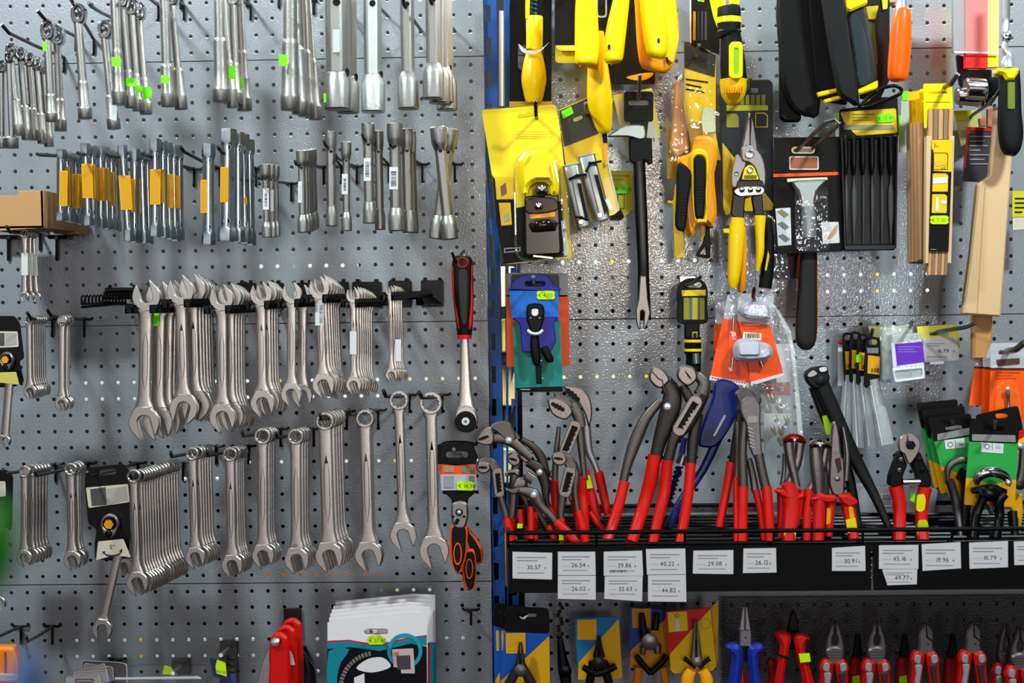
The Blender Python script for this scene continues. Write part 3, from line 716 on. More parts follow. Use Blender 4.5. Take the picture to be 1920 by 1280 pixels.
HX = [
 ('smallest bright', 'beside the bracket of the last zinc tube', [(497, 308, 501, 445, 9.5, 6, 175, (493, 353, 11, 40)), (508, 308, 511, 445, 8, 5.5, 163, (507, 356, 6, 40)), (517, 310, 519, 443, 7, 5, 150, None)], (546, 344), (480, 333), 0),
 ('medium', 'in the close stack of six', [(565, 282, 568, 436, 10, 7, 175, (559, 340, 7, 40)), (571, 281, 574, 435, 10, 7, 166, None), (575, 281, 579, 434, 10, 7, 158, None), (579, 280, 583, 432, 9, 7, 150, None), (583, 280, 587, 430, 9, 7, 142, None), (586, 279, 591, 428, 8, 6, 134, None)], (607, 313), (555, 308), 1),
 ('single satin', 'right of the close stack of six', [(620, 246, 622, 424, 11, 9, 180, None)], (640, 312), (609, 270), 1),
 ('single slim barcode-stickered', 'between the satin and the wide sockets', [(649, 266, 650, 433, 10, 7, 175, (641, 326, 11, 38))], (669, 312), (632, 296), 1),
 ('wide', 'on the hook right of the slim single one', [(690, 231, 693, 419, 12.5, 10, 185, (682, 296, 13, 43)), (709, 245, 713, 431, 10, 8, 160, None)], (729, 308), (681, 258), 1),
 ('wider', 'left of the crossed pair of sockets', [(740, 231, 743, 433, 15, 11, 188, (730, 313, 16, 42)), (762, 241, 767, 436, 12, 10, 160, None), (771, 246, 776, 437, 9, 8, 140, None)], (792, 308), (733, 274), 1),
]
for adj, whr, items, hb, hk, _ in HX:
    for i, (x0, y0, x1, y1, he, hm, d, st) in enumerate(items):
        lab = '%s forged socket wrench %s%s' % (adj, whr, '' if len(items) == 1 else (', foremost' if i == 0 else ', hindmost' if i == len(items) - 1 else ', ' + ORD[i] + ' behind'))
        if len(items) == 6 and 0 < i < 5: lab = '%s forged socket wrench %s, %s from front' % (adj, whr, ORD[i])
        hex_socket(lab, x0, y0, x1, y1, he, hm, d, sticker=st)['group'] = adj + ' forged double socket wrenches'
    hook(hb[0], hb[1], hk[0], hk[1], items[0][6] + 22, 'peg hook carrying the %s forged socket wrenches' % adj, up=(-2, -6), r=2, bar=0 if False else 12)
hex_socket('large forged socket wrench of the crossed pair, leaning in front', 821, 238, 844, 449, 15.5, 11, 185)
hex_socket('large forged socket wrench of the crossed pair, leaning behind', 846, 241, 818, 448, 15, 11, 155)
hook(853, 308, 815, 268, 212, 'peg hook carrying the crossed pair of forged socket wrenches', up=(0, -3), r=2)
# big ones of the top row
BG = [('largest forged socket wrench with green sticker, top row', 629, -130, 633, 206, 25, 21, 200, FORGE), ('large forged socket wrench half hidden behind the green-stickered one', 650, -110, 652, 212, 22, 18, 170, FORGE),
      ('pale large forged socket wrench, second of the big four', 697, -130, 700, 211, 22.5, 17, 200, mat('cdd2d2', .38, 1, .3, 700, var=.08)),
      ('slim-shanked large forged socket wrench, third of the big four', 761, -130, 766, 205, 20, 13, 195, FORGE),
      ('large forged socket wrench in front of the rightmost cluster', 811, -130, 813, 186, 20, 14, 205, FORGE), ('rightmost cluster socket wrench, left behind the foremost', 824, -120, 824, 194, 20, 14, 180, FORGE),
      ('rightmost cluster socket wrench, greenish and right of foremost', 826, -120, 836, 192, 15, 12, 165, FORGE), ('hindmost socket wrench of the rightmost cluster, lowest end', 830, -110, 838, 207, 20, 15, 145, FORGE)]
for lab, x0, y0, x1, y1, he, hm, d, m in BG:
    t = hex_socket(lab, x0, y0, x1, y1, he, hm, d, m, hole=(.40 if hm > 16 else .41) if d > 190 else None, le=.15, side=.79 if d in (200, 170, 165) else None)
    if 'largest' in lab:
        b = MB(); b.prism([(607, 175), (626, 174), (629, 183), (626, 191), (607, 192)], 212, .3, LIME); b.build('price_sticker', t)
        b = MB(); b.box(624, 55, 637, 98, 219, .3, mat('c8cccc', .5)); b.build('barcode_sticker', t)
for bx_, by_, tx_, ty_, nm in ((663, 31, 624, -10, 'largest'), (728, 31, 692, -10, 'pale large'), (791, 59, 757, 8, 'slim-shanked large'), (853, 58, 808, 4, 'rightmost cluster of')):
    hook(bx_, by_, tx_, ty_, 225, 'peg hook carrying the %s forged socket wrenches, top row' % nm, up=(2, -3) if ty_ < 0 else (-2, -14), r=2.4, leg=0.5, bar=0, m=HOOKM)
# flex head socket wrenches
def flex_socket(label, x0, y0, x1, y1, hs, steps, d, head=True, m=FORGE, stk=None):
    """round shank wrench: steps = (fraction, half width) down to the socket end"""
    th = T('flex_socket_wrench', label, 'socket wrench', x0, y0, d)
    L = lambda k: (x0 + (x1 - x0) * k, y0 + (y1 - y0) * k)
    se = [(.0, hs)]
    for k, w in steps: se += [(k, se[-1][1]), (k + .025, w), (k + .032, w)]
    se += [(.995, se[-1][1]), (1, se[-1][1] * .95), (1, se[-1][1] * .72), (.98, se[-1][1] * .7)]
    b = MB(); k1 = steps[0][0]
    b.loft([(*L(k), d, w, None) for k, w in se if k < k1 + .001], m, 18); b.build('round_shank', th)
    b = MB(); b.loft([(*L(k), d, w, None) for k, w in se if k >= k1 - .001], m, 22); q = se[-1][1]
    b.loft([(*L(.988), d, q, None), (*L(.99), d, q, None)], BLACK, 12); b.build('socket_end', th)
    if head:
        R = hs * 1.75; b = MB()
        x, y = L(-R * .55 / (y1 - y0))
        loop = [(x - R * .55, y + R * 1.1), (x - R * .95, y + R * .3), (x - R * .92, y - R * .9), (x - R * .4, y - R * 1.45), (x + R * .5, y - R * 1.45), (x + R * .95, y - R * .8), (x + R * .95, y + R * .4), (x + R * .5, y + R * 1.1)]
        slot = circ(x, y - R * .25, R * .42, 12, 0, R * .8)
        b.prism([cr(loop, 3), slot], d + 6, 12, CHROME if m is FORGE else m, 1.4); b.build('forked_head', th)
        b = MB(); b.rev(x, y - R * .25, d, [(R * .38, -5), (R * .38, 4), (R * .25, 5)], mat('6d6a6a', .4, 1), 12); b.build('head_pin', th)
    if stk:
        for sx, sy, sw, sh, mm in stk:
            b = MB(); b.prism(rq([(sx, sy), (sx + sw - 3, sy), (sx + sw, sy + sh * .4), (sx + sw - 2, sy + sh), (sx, sy + sh - 1)], 1), d + 12 * (hs / 8) + 4, .3, mm); b.build('price_sticker', th)
    return th
FS = [
 ('at the far left edge', [(16, 112, 22, 278, 4.5, [(.86, 13)], 200), (3, 130, 4, 278, 5, [(.85, 8)], 180)], None),
 ('in the far left long cluster', [(20, 102, 36, 254, 6, [(.55, 9.5), (.84, 10.5)], 195), (38, 108, 51, 262, 5.5, [(.58, 9), (.84, 10)], 180), (54, 118, 65, 263, 5.5, [(.58, 9), (.84, 10)], 165), (68, 126, 80, 269, 5.5, [(.6, 9), (.84, 9.5)], 150), (80, 133, 92, 275, 5, [(.6, 8), (.84, 9)], 135)], ((120, 108), (17, 62))),
 ('on the hook left of the top seam', [(88, 66, 97, 228, 7.5, [(.68, 9), (.88, 11.5)], 195, [(80, 78, 9, 18, LIME)]), (107, 76, 114, 246, 7, [(.64, 9), (.85, 11.5)], 165)], ((142, 68), (84, 36))),
 ('hung alone below the top-left hook', [(146, 35, 160, 223, 8, [(.62, 9.5), (.87, 13)], 190)], ((176, 74), (135, 2))),
 ('with the pale paper label', [(196, 64, 214, 242, 7.5, [(.64, 10), (.87, 12.5)], 175, [(208, 185, 12, 41, mat('c9cdcf', .5))])], ((210, 33), (170, 11))),
 ('in the green-stickered cluster of four', [(214, -40, 224, 197, 9, [(.56, 10), (.72, 11), (.87, 13.5)], 200, [(209, 107, 19, 18, LIME)]), (228, 5, 245, 202, 7, [(.64, 9), (.86, 11)], 180, [(236, 146, 20, 16, LIME)]), (245, 20, 259, 208, 7, [(.63, 8), (.86, 11)], 162, [(254, 160, 13, 14, LIME)]), (259, 30, 274, 214, 7, [(.63, 8.5), (.86, 12)], 145, [(268, 163, 17, 22, LIME)])], ((297, 10), (262, -20))),
 ('in the pair with one green sticker', [(308, -10, 315, 200, 9, [(.62, 11.5), (.86, 13)], 190, [(302, 141, 16, 16, LIME)]), (322, 2, 340, 205, 7, [(.62, 10), (.85, 12)], 165)], ((345, 10), (290, -30))),
 ('in the mid-left cluster of four', [(409, -60, 415, 191, 9.5, [(.52, 12), (.72, 12.5), (.88, 16)], 200), (418, -20, 436, 202, 6, [(.6, 8), (.82, 11)], 175, [(429, 123, 14, 26, LIME)]), (436, 0, 442, 196, 8, [(.6, 9), (.86, 12)], 160), (448, -10, 459, 208, 8, [(.48, 9.5), (.7, 11), (.87, 14)], 140, [(445, 144, 11, 22, LIME)])], ((470, 10), (400, -30))),
 ('in the dense cluster left of the big four', [(544, -70, 544, 207, 13, [(.52, 15), (.70, 16), (.88, 18)], 205, [(523, 102, 17, 22, LIME)]), (552, -40, 563, 214, 9, [(.5, 13), (.7, 14), (.88, 16)], 182), (566, -30, 577, 218, 9, [(.5, 11), (.7, 12), (.88, 14)], 165), (575, -30, 592, 224, 7, [(.55, 9), (.7, 10), (.88, 13)], 145), (560, -30, 571, 219, 7, [(.55, 9), (.7, 10), (.88, 12)], 130)], ((625, 5), (590, -40))),
]
for whr, items, hk in FS:
    for i, it in enumerate(items):
        x0, y0, x1, y1, hs, st, d = it[:7]
        o = '' if len(items) == 1 else (', foremost' if i == 0 else ', hindmost' if i == len(items) - 1 else ', %s from front' % ORD[i])
        flex_socket('satin flex-head socket wrench %s%s' % (whr, o), x0, y0, x1, y1, hs, st, d, y0 > -15 or True, stk=it[7] if len(it) > 7 else None)['group'] = 'flex-head socket wrenches ' + whr
    if hk:
        (bx_, by_), (tx_, ty_) = hk; hook(bx_, by_, tx_, ty_, items[0][6] + 22, 'peg hook carrying the socket wrenches ' + whr, up=(-14, -16) if ty_ > 20 else (-4, -6), r=2.6, leg=50, bar=0)
# spare hooks seen on the wall at the top
for i, (x, y) in enumerate(((339, -8), (463, -12), (523, -10), (588, 2))):
    b = MB(); b.tube([(x, y, 3), (x, y + 14, 5), (x, y + 26, 3)], 2.2, HOOKM, 6); b.tube([(x - 8, y, 4), (x + 8, y, 4)], 1.8, HOOKM, 6)
    b.solo('hook_bracket', 'dark bracket leg of a top-row hook, %s counted from the left' % ('first', 'second', 'third', 'fourth')[i], 'bracket', x, y, 0)
# cardboard boxes
CB = mat('b98a5e', .8, 0, .25, 90); CBD = mat('a87c52', .8, 0, .25, 90)
t = T('cardboard_box', 'open brown cardboard box with a notched front, on two pegs at left', 'box', 40, 437, 150)
b = MB(); b.prism([(-60, 372), (0, 367), (33, 367), (33, 358), (82, 357), (82, 427), (-60, 437)], 190, 2.5, CB, .4); b.build('front_panel', t)
b = MB(); x0 = P(82, 427, 190); x1 = x0.copy(); x1.y = -.03
b.add([(x0.x - .003, -.19, P(82, 357, 190).z), (x0.x, -.19, P(82, 357, 190).z), (x0.x, -.19, x0.z), (x0.x - .003, -.19, x0.z), (x0.x - .003, -.04, P(82, 357, 190).z), (x0.x, -.04, P(82, 357, 190).z), (x0.x, -.04, x0.z), (x0.x - .003, -.04, x0.z)],
      [(0, 1, 5, 4), (1, 2, 6, 5), (2, 3, 7, 6), (3, 0, 4, 7), (0, 3, 2, 1), (4, 5, 6, 7)], CBD); b.build('side_panel', t)
b = MB(); zb = P(82, 427, 190).z; xl = P(-60, 437, 190).x
b.add([(xl, -.19, zb), (x0.x, -.19, zb), (x0.x, -.04, zb), (xl, -.04, zb), (xl, -.19, zb + .003), (x0.x, -.19, zb + .003), (x0.x, -.04, zb + .003), (xl, -.04, zb + .003)], [(0, 1, 2, 3), (4, 5, 6, 7), (0, 1, 5, 4), (2, 3, 7, 6)], CBD); b.build('base_panel', t)
b = MB(); b.box(100, 414, 143, 438, 60, 55, CBD, .6); b.solo('cardboard_box', 'small brown cardboard box low behind the open one', 'box', 120, 438, 60)
for i, x in enumerate((16, 107)):
    b = MB(); b.tube([(x, 448, 4), (x, 480, 5), (x, 488, 3)], 2.6, HOOKM, 6); b.prism(rrect(x - 18, 440, x + 18, 448, 3), 30, 28, BLACKG, .5); b.tube([(x, 444, 4), (x * .98, 446, 150)], 2.4, HOOKM, 6)
    b.solo('peg_hook', 'black peg under the cardboard boxes, %s one' % ('left', 'right')[i], 'hook', x, 445, 0)
# ratchet with red and black handle
t = T('ratchet_wrench', 'big ratchet with red and black grip hanging head down', 'ratchet', 867, 492, 175)
b = MB(); b.loft([(867, 479, 175, 10, 8, 3), (867, 484, 175, 17, 11, 3), (867, 500, 175, 20, 13, 3), (868, 540, 175, 20, 14, 3), (870, 580, 175, 18, 13, 3), (871, 615, 175, 15, 11, 3), (871, 630, 175, 13.5, 10, 3)], BLACK, 24, 3)
b.build('grip', t)
b = MB(); b.loft([(871, 627, 175, 13.8, 10.4, 3), (871, 635, 175, 13.8, 10.4, 3)], RED, 20); b.build('red_collar', t)
for s in (-1, 1):
    b = MB(); b.prism(cr([(867 + s * 18, 496), (867 + s * 19, 530), (870 + s * 17, 575), (871 + s * 13, 612), (870 + s * 8, 616), (869 + s * 9, 580), (868 + s * 12, 545)], 3), 186, 8, RED, 1.5); b.build('red_inlay', t)
b = MB(); b.prism(cr([(860, 510), (876, 510), (877, 560), (875, 605), (866, 605), (861, 560)], 3), 190, 4, mat('2a2624', .5, 0, .3, 60), 1.2); b.build('grip_inlay', t)
b = MB(); b.prism([circ(867, 492, 10, 18), circ(867, 492, 8, 18)], 190, 4, RED, .5); b.prism(circ(867, 492, 8, 18), 188, 2, mat('300808', .5)); b.build('hanging_eye', t)
b = MB(); b.loft([(871, 634, 172, 7.5, 5, 4), (872, 680, 172, 9.5, 5, 4), (873, 730, 172, 12, 6, 4), (874, 752, 172, 15, 7, 4), (874, 772, 172, 21, 8, 4)], STEEL, 20, 3); b.build('shank', t)
b = MB(); b.prism(cr([(853, 775), (860, 764), (874, 760), (888, 765), (895, 778), (896, 793), (888, 807), (873, 811), (858, 806), (851, 792)], 3), 182, 18, STEEL, 2.5); b.build('ratchet_head', t)
b = MB(); b.rev(873, 790, 182, [(20, 0), (20, 2), (18.5, 3.5), (14, 3.5), (13, 2.8), (9, 2.8)], BLACK, 28); b.rev(873, 790, 184.8, [(7.5, 0), (7.5, 1.4), (6.5, 2), (3, 2), (2.5, .5)], WHITE, 20); b.rev(873, 790, 184.8, [(2.5, 0), (2.5, 2.2)], mat('77777a', .4, 1), 6); b.build('drive_cap', t)
hook(870, 470, 853, 488, 190, 'black peg hook through the eye of the red and black ratchet', up=(-5, -14), r=2.2, bar=0, leg=.5)
# ---------------------------------------------------------------- helpers for hanging goods
YM = mat('ecc000', .32, 0, 0, 300, .08); YBR = mat('f6d800', .32, 0, 0, 300, .12); YO = mat('ee9600', .35, 0, 0, 300, .08)
CARDK = mat('090807', .42, spec=.15); CARDG = mat('26282e', .45, spec=.2); BROWN = mat('1c110c', .2, 0, spec=.5); DGREY = mat('4a4a4e', .5)
WOOD = mat('c9986a', .55, 0, .15, 40, sx=6); WOODL = mat('d9b48a', .55, 0, .15, 40, sx=6); WOODD = mat('8f6f54', .6, 0, .2, 60)
SIL = mat('8f9a9a', .32, .9); SILW = mat('d9dce4', .2, .7); BRASS = mat('b8ad85', .25, .9)
def part(t, name, f, sharp=38):
    b = MB(); f(b); return b.build(name, t, sharp=sharp)
def pr(t, name, loops, d, th=1, m=None, bev=0): return part(t, name, lambda b: b.prism(loops, d, th, m, bev))
def slot(x0, y0, x1, y1): return rrect(x0, y0, x1, y1, min(x1 - x0, y1 - y0) * .49)
def lines(b, x0, y0, x1, y1, d, n=3, m=None, skew=0):
    """rows of small illegible print"""
    for i in range(n):
        y = y0 + (y1 - y0) * (i + .3) / n; h = (y1 - y0) / n * .3; w = (x1 - x0) * (1, .7, .85, .5)[i % 4]
        b.prism([(x0, y), (x0 + w, y + skew), (x0 + w, y + h + skew), (x0, y + h)], d, .1, m or GREY)
def peg(x0, y0, d0, x1, y1, d1, x2, y2, label, m=HOOKG, r=2.6):
    b = MB(); b.tube([(x0, y0, d0), (x1, y1, d1), (x2, y2, d1 + 14)], r, m, 8); b.dome(x2, y2, d1 + 14, 1.6, 1.5, m, 8)
    w = P(x0, y0, d0); o = MB()
    b.tube([(w.x, -.001, w.z - .01), (w.x, w.y, w.z)], r, m, 8, world=True)
    b.solo('peg_hook', label, 'hook', x0, y0, 0)

# spring handled screwdriver
t = T('screwdriver', 'yellow pear-handled tool on a black card beside the blue uprights', 'tool', 1000, 10, 90)
pr(t, 'backing_card', [[(956, -40), (1035, -40), (1034, 190), (955, 190)], rrect(971, 84, 1020, 131, 8)], 62, 1.5, CARDK)
pr(t, 'card_strip', [(955, 190), (1034, 190), (1033, 200), (955, 200)], 62, 1.5, YM)
pr(t, 'yellow_bar', [(985, -30), (994, -30), (993, 34), (985, 34)], 96, 5, YBR)
part(t, 'coil', lambda b: b.tube([(1001 + 4.5 * sin(k * .9), -40 + k * 1.15, 88 + 7 * cos(k * .9)) for k in range(64)], 2.1, mat('2c4a66', .3, .6), 6))
part(t, 'coil_core', lambda b: b.loft([(1001, -40, 88, 5, None), (1001, 34, 88, 5, None)], BLACK, 12))
part(t, 'collar', lambda b: b.loft([(1002, 31, 88, 15, None), (1002, 33, 88, 15.8, None), (1002, 92, 88, 15.3, None), (1001, 95, 88, 14.5, None)], YBR, 24))
part(t, 'handle', lambda b: b.loft([(1001, 96, 88, 13, None), (1001, 104, 88, 16, None), (1001, 122, 88, 20.5, None), (1001, 148, 88, 23.5, None), (1001, 172, 88, 20, None), (1001, 188, 88, 16, None), (1001, 193, 88, 13, None)], YM, 26, 4))
part(t, 'plastic_tie', lambda b: b.prism(cr([(972, 82), (978, 96), (992, 101), (1012, 97), (1030, 78), (1014, 92), (994, 96), (982, 90)], 3), 108, .6, SILW))
# black cards with yellow hem
t = T('product_card', 'black card with yellow lower border behind the yellow blocky handle', 'card', 1060, 10, 80)
pr(t, 'card', rrect(1040, -40, 1140, 88, 8), 84, 1.5, CARDK); pr(t, 'border_strip', rq([(1041, 85), (1100, 85), (1100, 95), (1048, 95)], 4), 85, 1, mat('f0cf40', .4))
pr(t, 'rear_card', rrect(1041, 60, 1100, 118, 7), 76, 1.5, mat('c9b800', .4)); pr(t, 'slot_frame', [rrect(1118, -20, 1138, 33, 6), rrect(1121, -18, 1135, 30, 5)], 86, 1, mat('9aa0a4', .4))
# yellow knife handles hanging at the top
def ybody(t, name, secs, m): return part(t, name, lambda b: b.loft(secs, m, 22, 3))
t = T('utility_knife', 'blocky yellow handle, leftmost of the hanging yellow knives', 'knife', 1100, 0, 180)
ybody(t, 'body', [(1100, -40, 180, 16, 11, 5), (1099, 10, 180, 20, 12, 5), (1100, 60, 180, 22, 12, 5), (1101, 105, 180, 22.5, 12, 5), (1102, 118, 180, 20, 11, 5), (1102, 121, 180, 17, 9, 5)], YBR)
ybody(t, 'rear_half', [(1103, 90, 165, 20, 9, 5), (1105, 122, 165, 18, 8, 5), (1105, 127, 165, 16, 7, 5)], YO)
t = T('utility_knife', 'leaning yellow handle with a small hanging hole, second knife from the left', 'knife', 1160, 0, 190)
ybody(t, 'body', [(1168, -40, 190, 13, 10, 3), (1164, 5, 190, 15.5, 11, 3), (1158, 40, 190, 18, 12, 3), (1152, 80, 190, 19.5, 12, 3), (1150, 105, 190, 18.5, 12, 3), (1149, 114, 190, 16, 11, 3), (1149, 118, 190, 11, 8, 3)], YBR)
pr(t, 'hanging_hole', circ(1142, 88, 2.2, 14, 0, 5.5), 204, 1.5, CARDK); part(t, 'moulding_nub', lambda b: b.loft([(1147, 116, 190, 3, None), (1147, 123, 190, 1, None)], YBR, 8))
t = T('utility_knife', 'large yellow-orange knife body, hindmost of the right yellow pair', 'knife', 1230, 0, 150)
ybody(t, 'body', [(1222, -40, 150, 36, 14, 5), (1229, 10, 150, 38, 14, 5), (1233, 70, 150, 39, 14, 5), (1231, 112, 150, 33, 13, 5), (1229, 128, 150, 26, 12, 5), (1228, 133, 150, 18, 10, 5)], YO)
pr(t, 'yellow_panel', rq([(1246, -30), (1262, -30), (1273, 72), (1262, 118), (1244, 104), (1250, 60)], 5), 167, 4, YBR); pr(t, 'slit', [(1249, 107), (1252, 107), (1254, 118), (1251, 118)], 168, 1, CARDK)
t = T('utility_knife', 'bright yellow rounded handle in front of the large yellow knife body', 'knife', 1225, 0, 195)
ybody(t, 'body', [(1218, -40, 195, 22, 13, 3), (1224, 10, 195, 24, 14, 3), (1229, 60, 195, 23.5, 14, 3), (1232, 90, 195, 20.5, 13, 3), (1232, 102, 195, 17, 12, 3), (1231, 108, 195, 11, 9, 3)], YBR)
pr(t, 'hanging_hole', circ(1235, 76, 2.2, 12, -.3, 5), 210, 1.5, CARDK)
t = T('putty_knife', 'long yellow pear-shaped handle pointing down beside the black carded tool', 'tool', 1122, 100, 140)
ybody(t, 'handle', [(1118, 60, 140, 14, None), (1120, 105, 140, 17, None), (1122, 145, 140, 21, None), (1125, 190, 140, 23.5, None), (1130, 225, 140, 18, None), (1134, 244, 140, 13, None), (1135, 250, 140, 8, None)], YM)
pr(t, 'card_strip', [(1128, 248), (1138, 248), (1139, 268), (1131, 268)], 110, 2, CARDK); pr(t, 'card_edge', [(1131, 268), (1139, 268), (1139, 310), (1135, 310)], 110, 2, YO)
t = T('product_card', 'black card with orange shape behind the yellow knife handles', 'card', 1185, 20, 60)
pr(t, 'card', rrect(1139, -40, 1228, 158, 5), 62, 1.5, CARDK); pr(t, 'orange_shape', cr([(1174, 145), (1190, 140), (1215, 136), (1226, 138), (1212, 149), (1190, 150)], 3), 63, 1, YO)
for i, (x, y) in enumerate(((1080, -20), (1165, -20), (1228, -20), (1010, -20))):
    b = MB(); b.tube([(x, y, 2), (x, y - 6, 120), (x, y - 12, 205)], 2.6, HOOKM, 8); b.solo('peg_hook', 'peg above the frame holding the %s' % ('yellow blocky handle', 'leaning yellow handle', 'right yellow pair of knives', 'pear-handled tool card')[i], 'hook', x, y, 0)

# block plane in blister
t = T('block_plane_pack', 'yellow carded small plane in a big clear blister', 'plane pack', 1005, 205, 120)
oc = rq([(903, 206), (1042, 196), (1050, 240), (1060, 330), (1073, 483), (944, 496), (931, 420), (922, 327)], 6)
pr(t, 'backing_card', oc, 122, 2, YBR)
pr(t, 'black_print', [(922.5, 327), (929, 338), (931, 374), (966, 374), (968, 390), (1045, 372), (1052, 380), (1063, 480), (944, 495), (931, 420)], 122.6, 1, CARDK)
pr(t, 'picture_panel', [(928, 332), (963, 331), (965, 372), (931, 374)], 123.2, 1, YM); pr(t, 'picture_panel', [(935, 380), (957, 380), (960, 421), (940, 423)], 123.2, 1, YM)
pr(t, 'pictured_plane', rq([(938, 350), (948, 342), (950, 362), (940, 368)], 2), 124, .6, mat('8a5a4a', .5)); pr(t, 'pictured_plane', rq([(943, 404), (952, 398), (954, 412), (946, 417)], 2), 124, .6, mat('b9b0a8', .5))
pr(t, 'euro_slot', rq([(971, 214), (985, 213), (990, 208), (997, 212), (1006, 211), (1006, 216), (971, 221)], 3), 122.8, .6, mat('d8b400', .4))
pr(t, 'emboss', [slot(963, 245, 1037, 260), slot(967, 248, 1033, 257)], 125, 3, CLEAR, .8); part(t, 'emboss_text', lambda b: lines(b, 970, 250, 1032, 257, 126, 2, mat('b8a020', .5)))
pr(t, 'plane_cap', cr([(976, 296), (988, 284), (1006, 280), (1026, 283), (1038, 294), (1047, 325), (1048, 352), (1045, 364), (1034, 365), (1030, 347), (1016, 340), (1000, 343), (991, 354), (988, 368), (982, 366), (976, 345), (974, 318)], 3), 182, 50, YBR, 6)
pr(t, 'name_plate', [slot(1001, 332, 1032, 340), slot(1002.5, 333.5, 1030.5, 338.5)], 183.5, 2, mat('8a7400', .4)); part(t, 'plate_text', lambda b: lines(b, 1004, 334, 1029, 338, 183, 1, CARDK))
pr(t, 'plane_body', rq([(983, 368), (1047, 362), (1052, 476), (985, 479)], 6), 162, 36, BROWN, 2)
pr(t, 'plane_iron', cr([(987, 376), (1006, 369), (1032, 370), (1044, 376), (1043, 395), (990, 400)], 3), 170, 6, mat('33221a', .2, .3), 1.5)
pr(t, 'throat_strip', [(991, 402), (1041, 396), (1041, 406), (994, 410)], 168, 5, YO)
part(t, 'lever_hump', lambda b: b.loft([(994, 428, 160, 8, 8, 3), (1005, 424, 160, 12, 18, 3), (1030, 422, 160, 12, 18, 3), (1044, 426, 160, 8, 8, 3)], mat('1c120e', .12, 0, spec=.5), 18, 3))
for x, y, r in ((1016, 357, 12), (1010, 387, 8)): part(t, 'chrome_screw', lambda b: b.rev(x, y, 168, [(r, 0), (r, 6), (r * .8, 10), (r * .5, 11), (r * .45, 16), (r * .3, 17)], CHROME, 18))
pr(t, 'blister', [rq([(897, 212), (902, 203), (1036, 194), (1047, 200), (1078, 480), (1066, 494), (942, 506), (926, 500)], 12), rq([(901, 214), (905, 207), (1034, 198), (1043, 203), (1074, 478), (1064, 490), (944, 501), (930, 496)], 10)], 133, 12, CLEAR, 2)
pr(t, 'blister_rim', [cr([(966, 470), (964, 400), (962, 330), (968, 296), (984, 276), (1006, 271), (1032, 276), (1046, 292), (1052, 330), (1060, 470), (1040, 488), (985, 490)], 3), cr([(970, 468), (968, 400), (966, 330), (972, 298), (986, 280), (1006, 275), (1030, 279), (1042, 294), (1048, 330), (1056, 468), (1038, 484), (988, 486)], 3)], 168, 40, CLEAR, 3)
for q in ([(972, 300), (984, 284), (987, 286), (976, 302)], [(1040, 300), (1048, 340), (1046, 342), (1037, 304)], [(966, 360), (968, 440), (966, 440), (964, 360)], [(1000, 478), (1036, 482), (1036, 485), (1000, 481)]): pr(t, 'blister_crease', q, 189, 1, SILW)  # painted highlights: bright strips stand for shine on the clear blister
pr(t, 'side_print', [(1052, 414), (1060, 412), (1066, 478), (1058, 480)], 124, 1, WHITE); pr(t, 'print_frame', [[(945, 465), (976, 463), (976, 471), (945, 474)], [(947, 467), (974, 465), (974, 469), (947, 472)]], 124, .6, GREY)
peg(1006, 219, 130, 1005, 216, 170, 1004, 190, 'black peg tip through the yellow plane pack', HOOKM)
# carded silver clamps
t = T('clamp_set_pack', 'tilted black and yellow card with two silver hinged tools tied on', 'tool set', 1098, 213, 105)
pr(t, 'backing_card', [rq([(1047, 206), (1107, 180), (1113, 186), (1161, 394), (1152, 402), (1076, 424)], 4), circ(1084, 222, 3, 10)], 106, 1.5, YM)
pr(t, 'black_print', rq([(1048, 208), (1106, 182), (1111, 186), (1123, 250), (1058, 275)], 2), 106.6, .6, mat('3b3a2e', .4))
pr(t, 'card_edge', [(1112, 186), (1114, 186), (1162, 394), (1159, 396)], 107, 1, WHITE)
pr(t, 'price_sticker', rq([(1052, 209), (1071, 199), (1076, 212), (1056, 223)], 2), 108, .4, LIME); pr(t, 'hang_hole', rot(slot(1074, 219, 1093, 226), 1083, 222, -22), 107, .5, mat('b8b070', .4))
def clampt(pts, gx, gy, sx, sy):
    pr(t, 'silver_clamp', rq(pts, 4), 135, 22, mat('a0a3a1', .34, .85), 3)
def clamp(x0, y0, x1, y1, w):
    part(t, 'silver_clamp', lambda b: b.loft([(x0, y0, 128, w * .8, 9, 5), (x0 + (x1 - x0) * .03, y0 + 4, 128, w, 11, 5), (x0 + (x1 - x0) * .7, y0 + (y1 - y0) * .7, 128, w, 11, 5), (x1, y1, 128, w * .85, 10, 5)], mat('a0a3a1', .34, .85), 20))
    q = lambda k, o: (x0 + (x1 - x0) * k + o, y0 + (y1 - y0) * k)
    pr(t, 'black_groove', [q(.3, w * .35), q(.3, w * .8), q(.86, w * .8), q(.92, w * .4)], 140.5, 3, CARDK); pr(t, 'ridge_line', [q(.2, -w * .3), q(.2, -w * .18), q(.9, -w * .18), q(.9, -w * .3)], 140, 2, DGREY)
    x, y = q(.93, -w * .2); part(t, 'screw', lambda b: b.rev(x, y, 139, [(5, 0), (5, 3), (4, 3.6), (2.2, 3.6), (2, 2)], CHROME, 14))
    x, y = q(.02, 0); part(t, 'cylinder_end', lambda b: b.loft([(x - w, y + 2, 128, 3, 11, 3), (x + w, y - 4, 128, 3, 11, 3)], SILW, 12))
clamp(1070, 309, 1094, 424, 15); clamp(1099, 291, 1130, 412, 16)
pr(t, 'white_tip', rq([(1134, 374), (1142, 372), (1150, 392), (1144, 397)], 3), 143, 5, WHITE)
for a in ([(1066, 336), (1082, 329), (1100, 327)], [(1098, 322), (1106, 306), (1128, 302)], [(1078, 406), (1090, 408), (1104, 412)]):
    part(t, 'cable_tie', lambda b: (b.tube([(x, y, 142) for x, y in a], 1.8, BLACK, 6), b.dome(a[1][0], a[1][1], 141, 3.5, 4, BLACK, 8)))
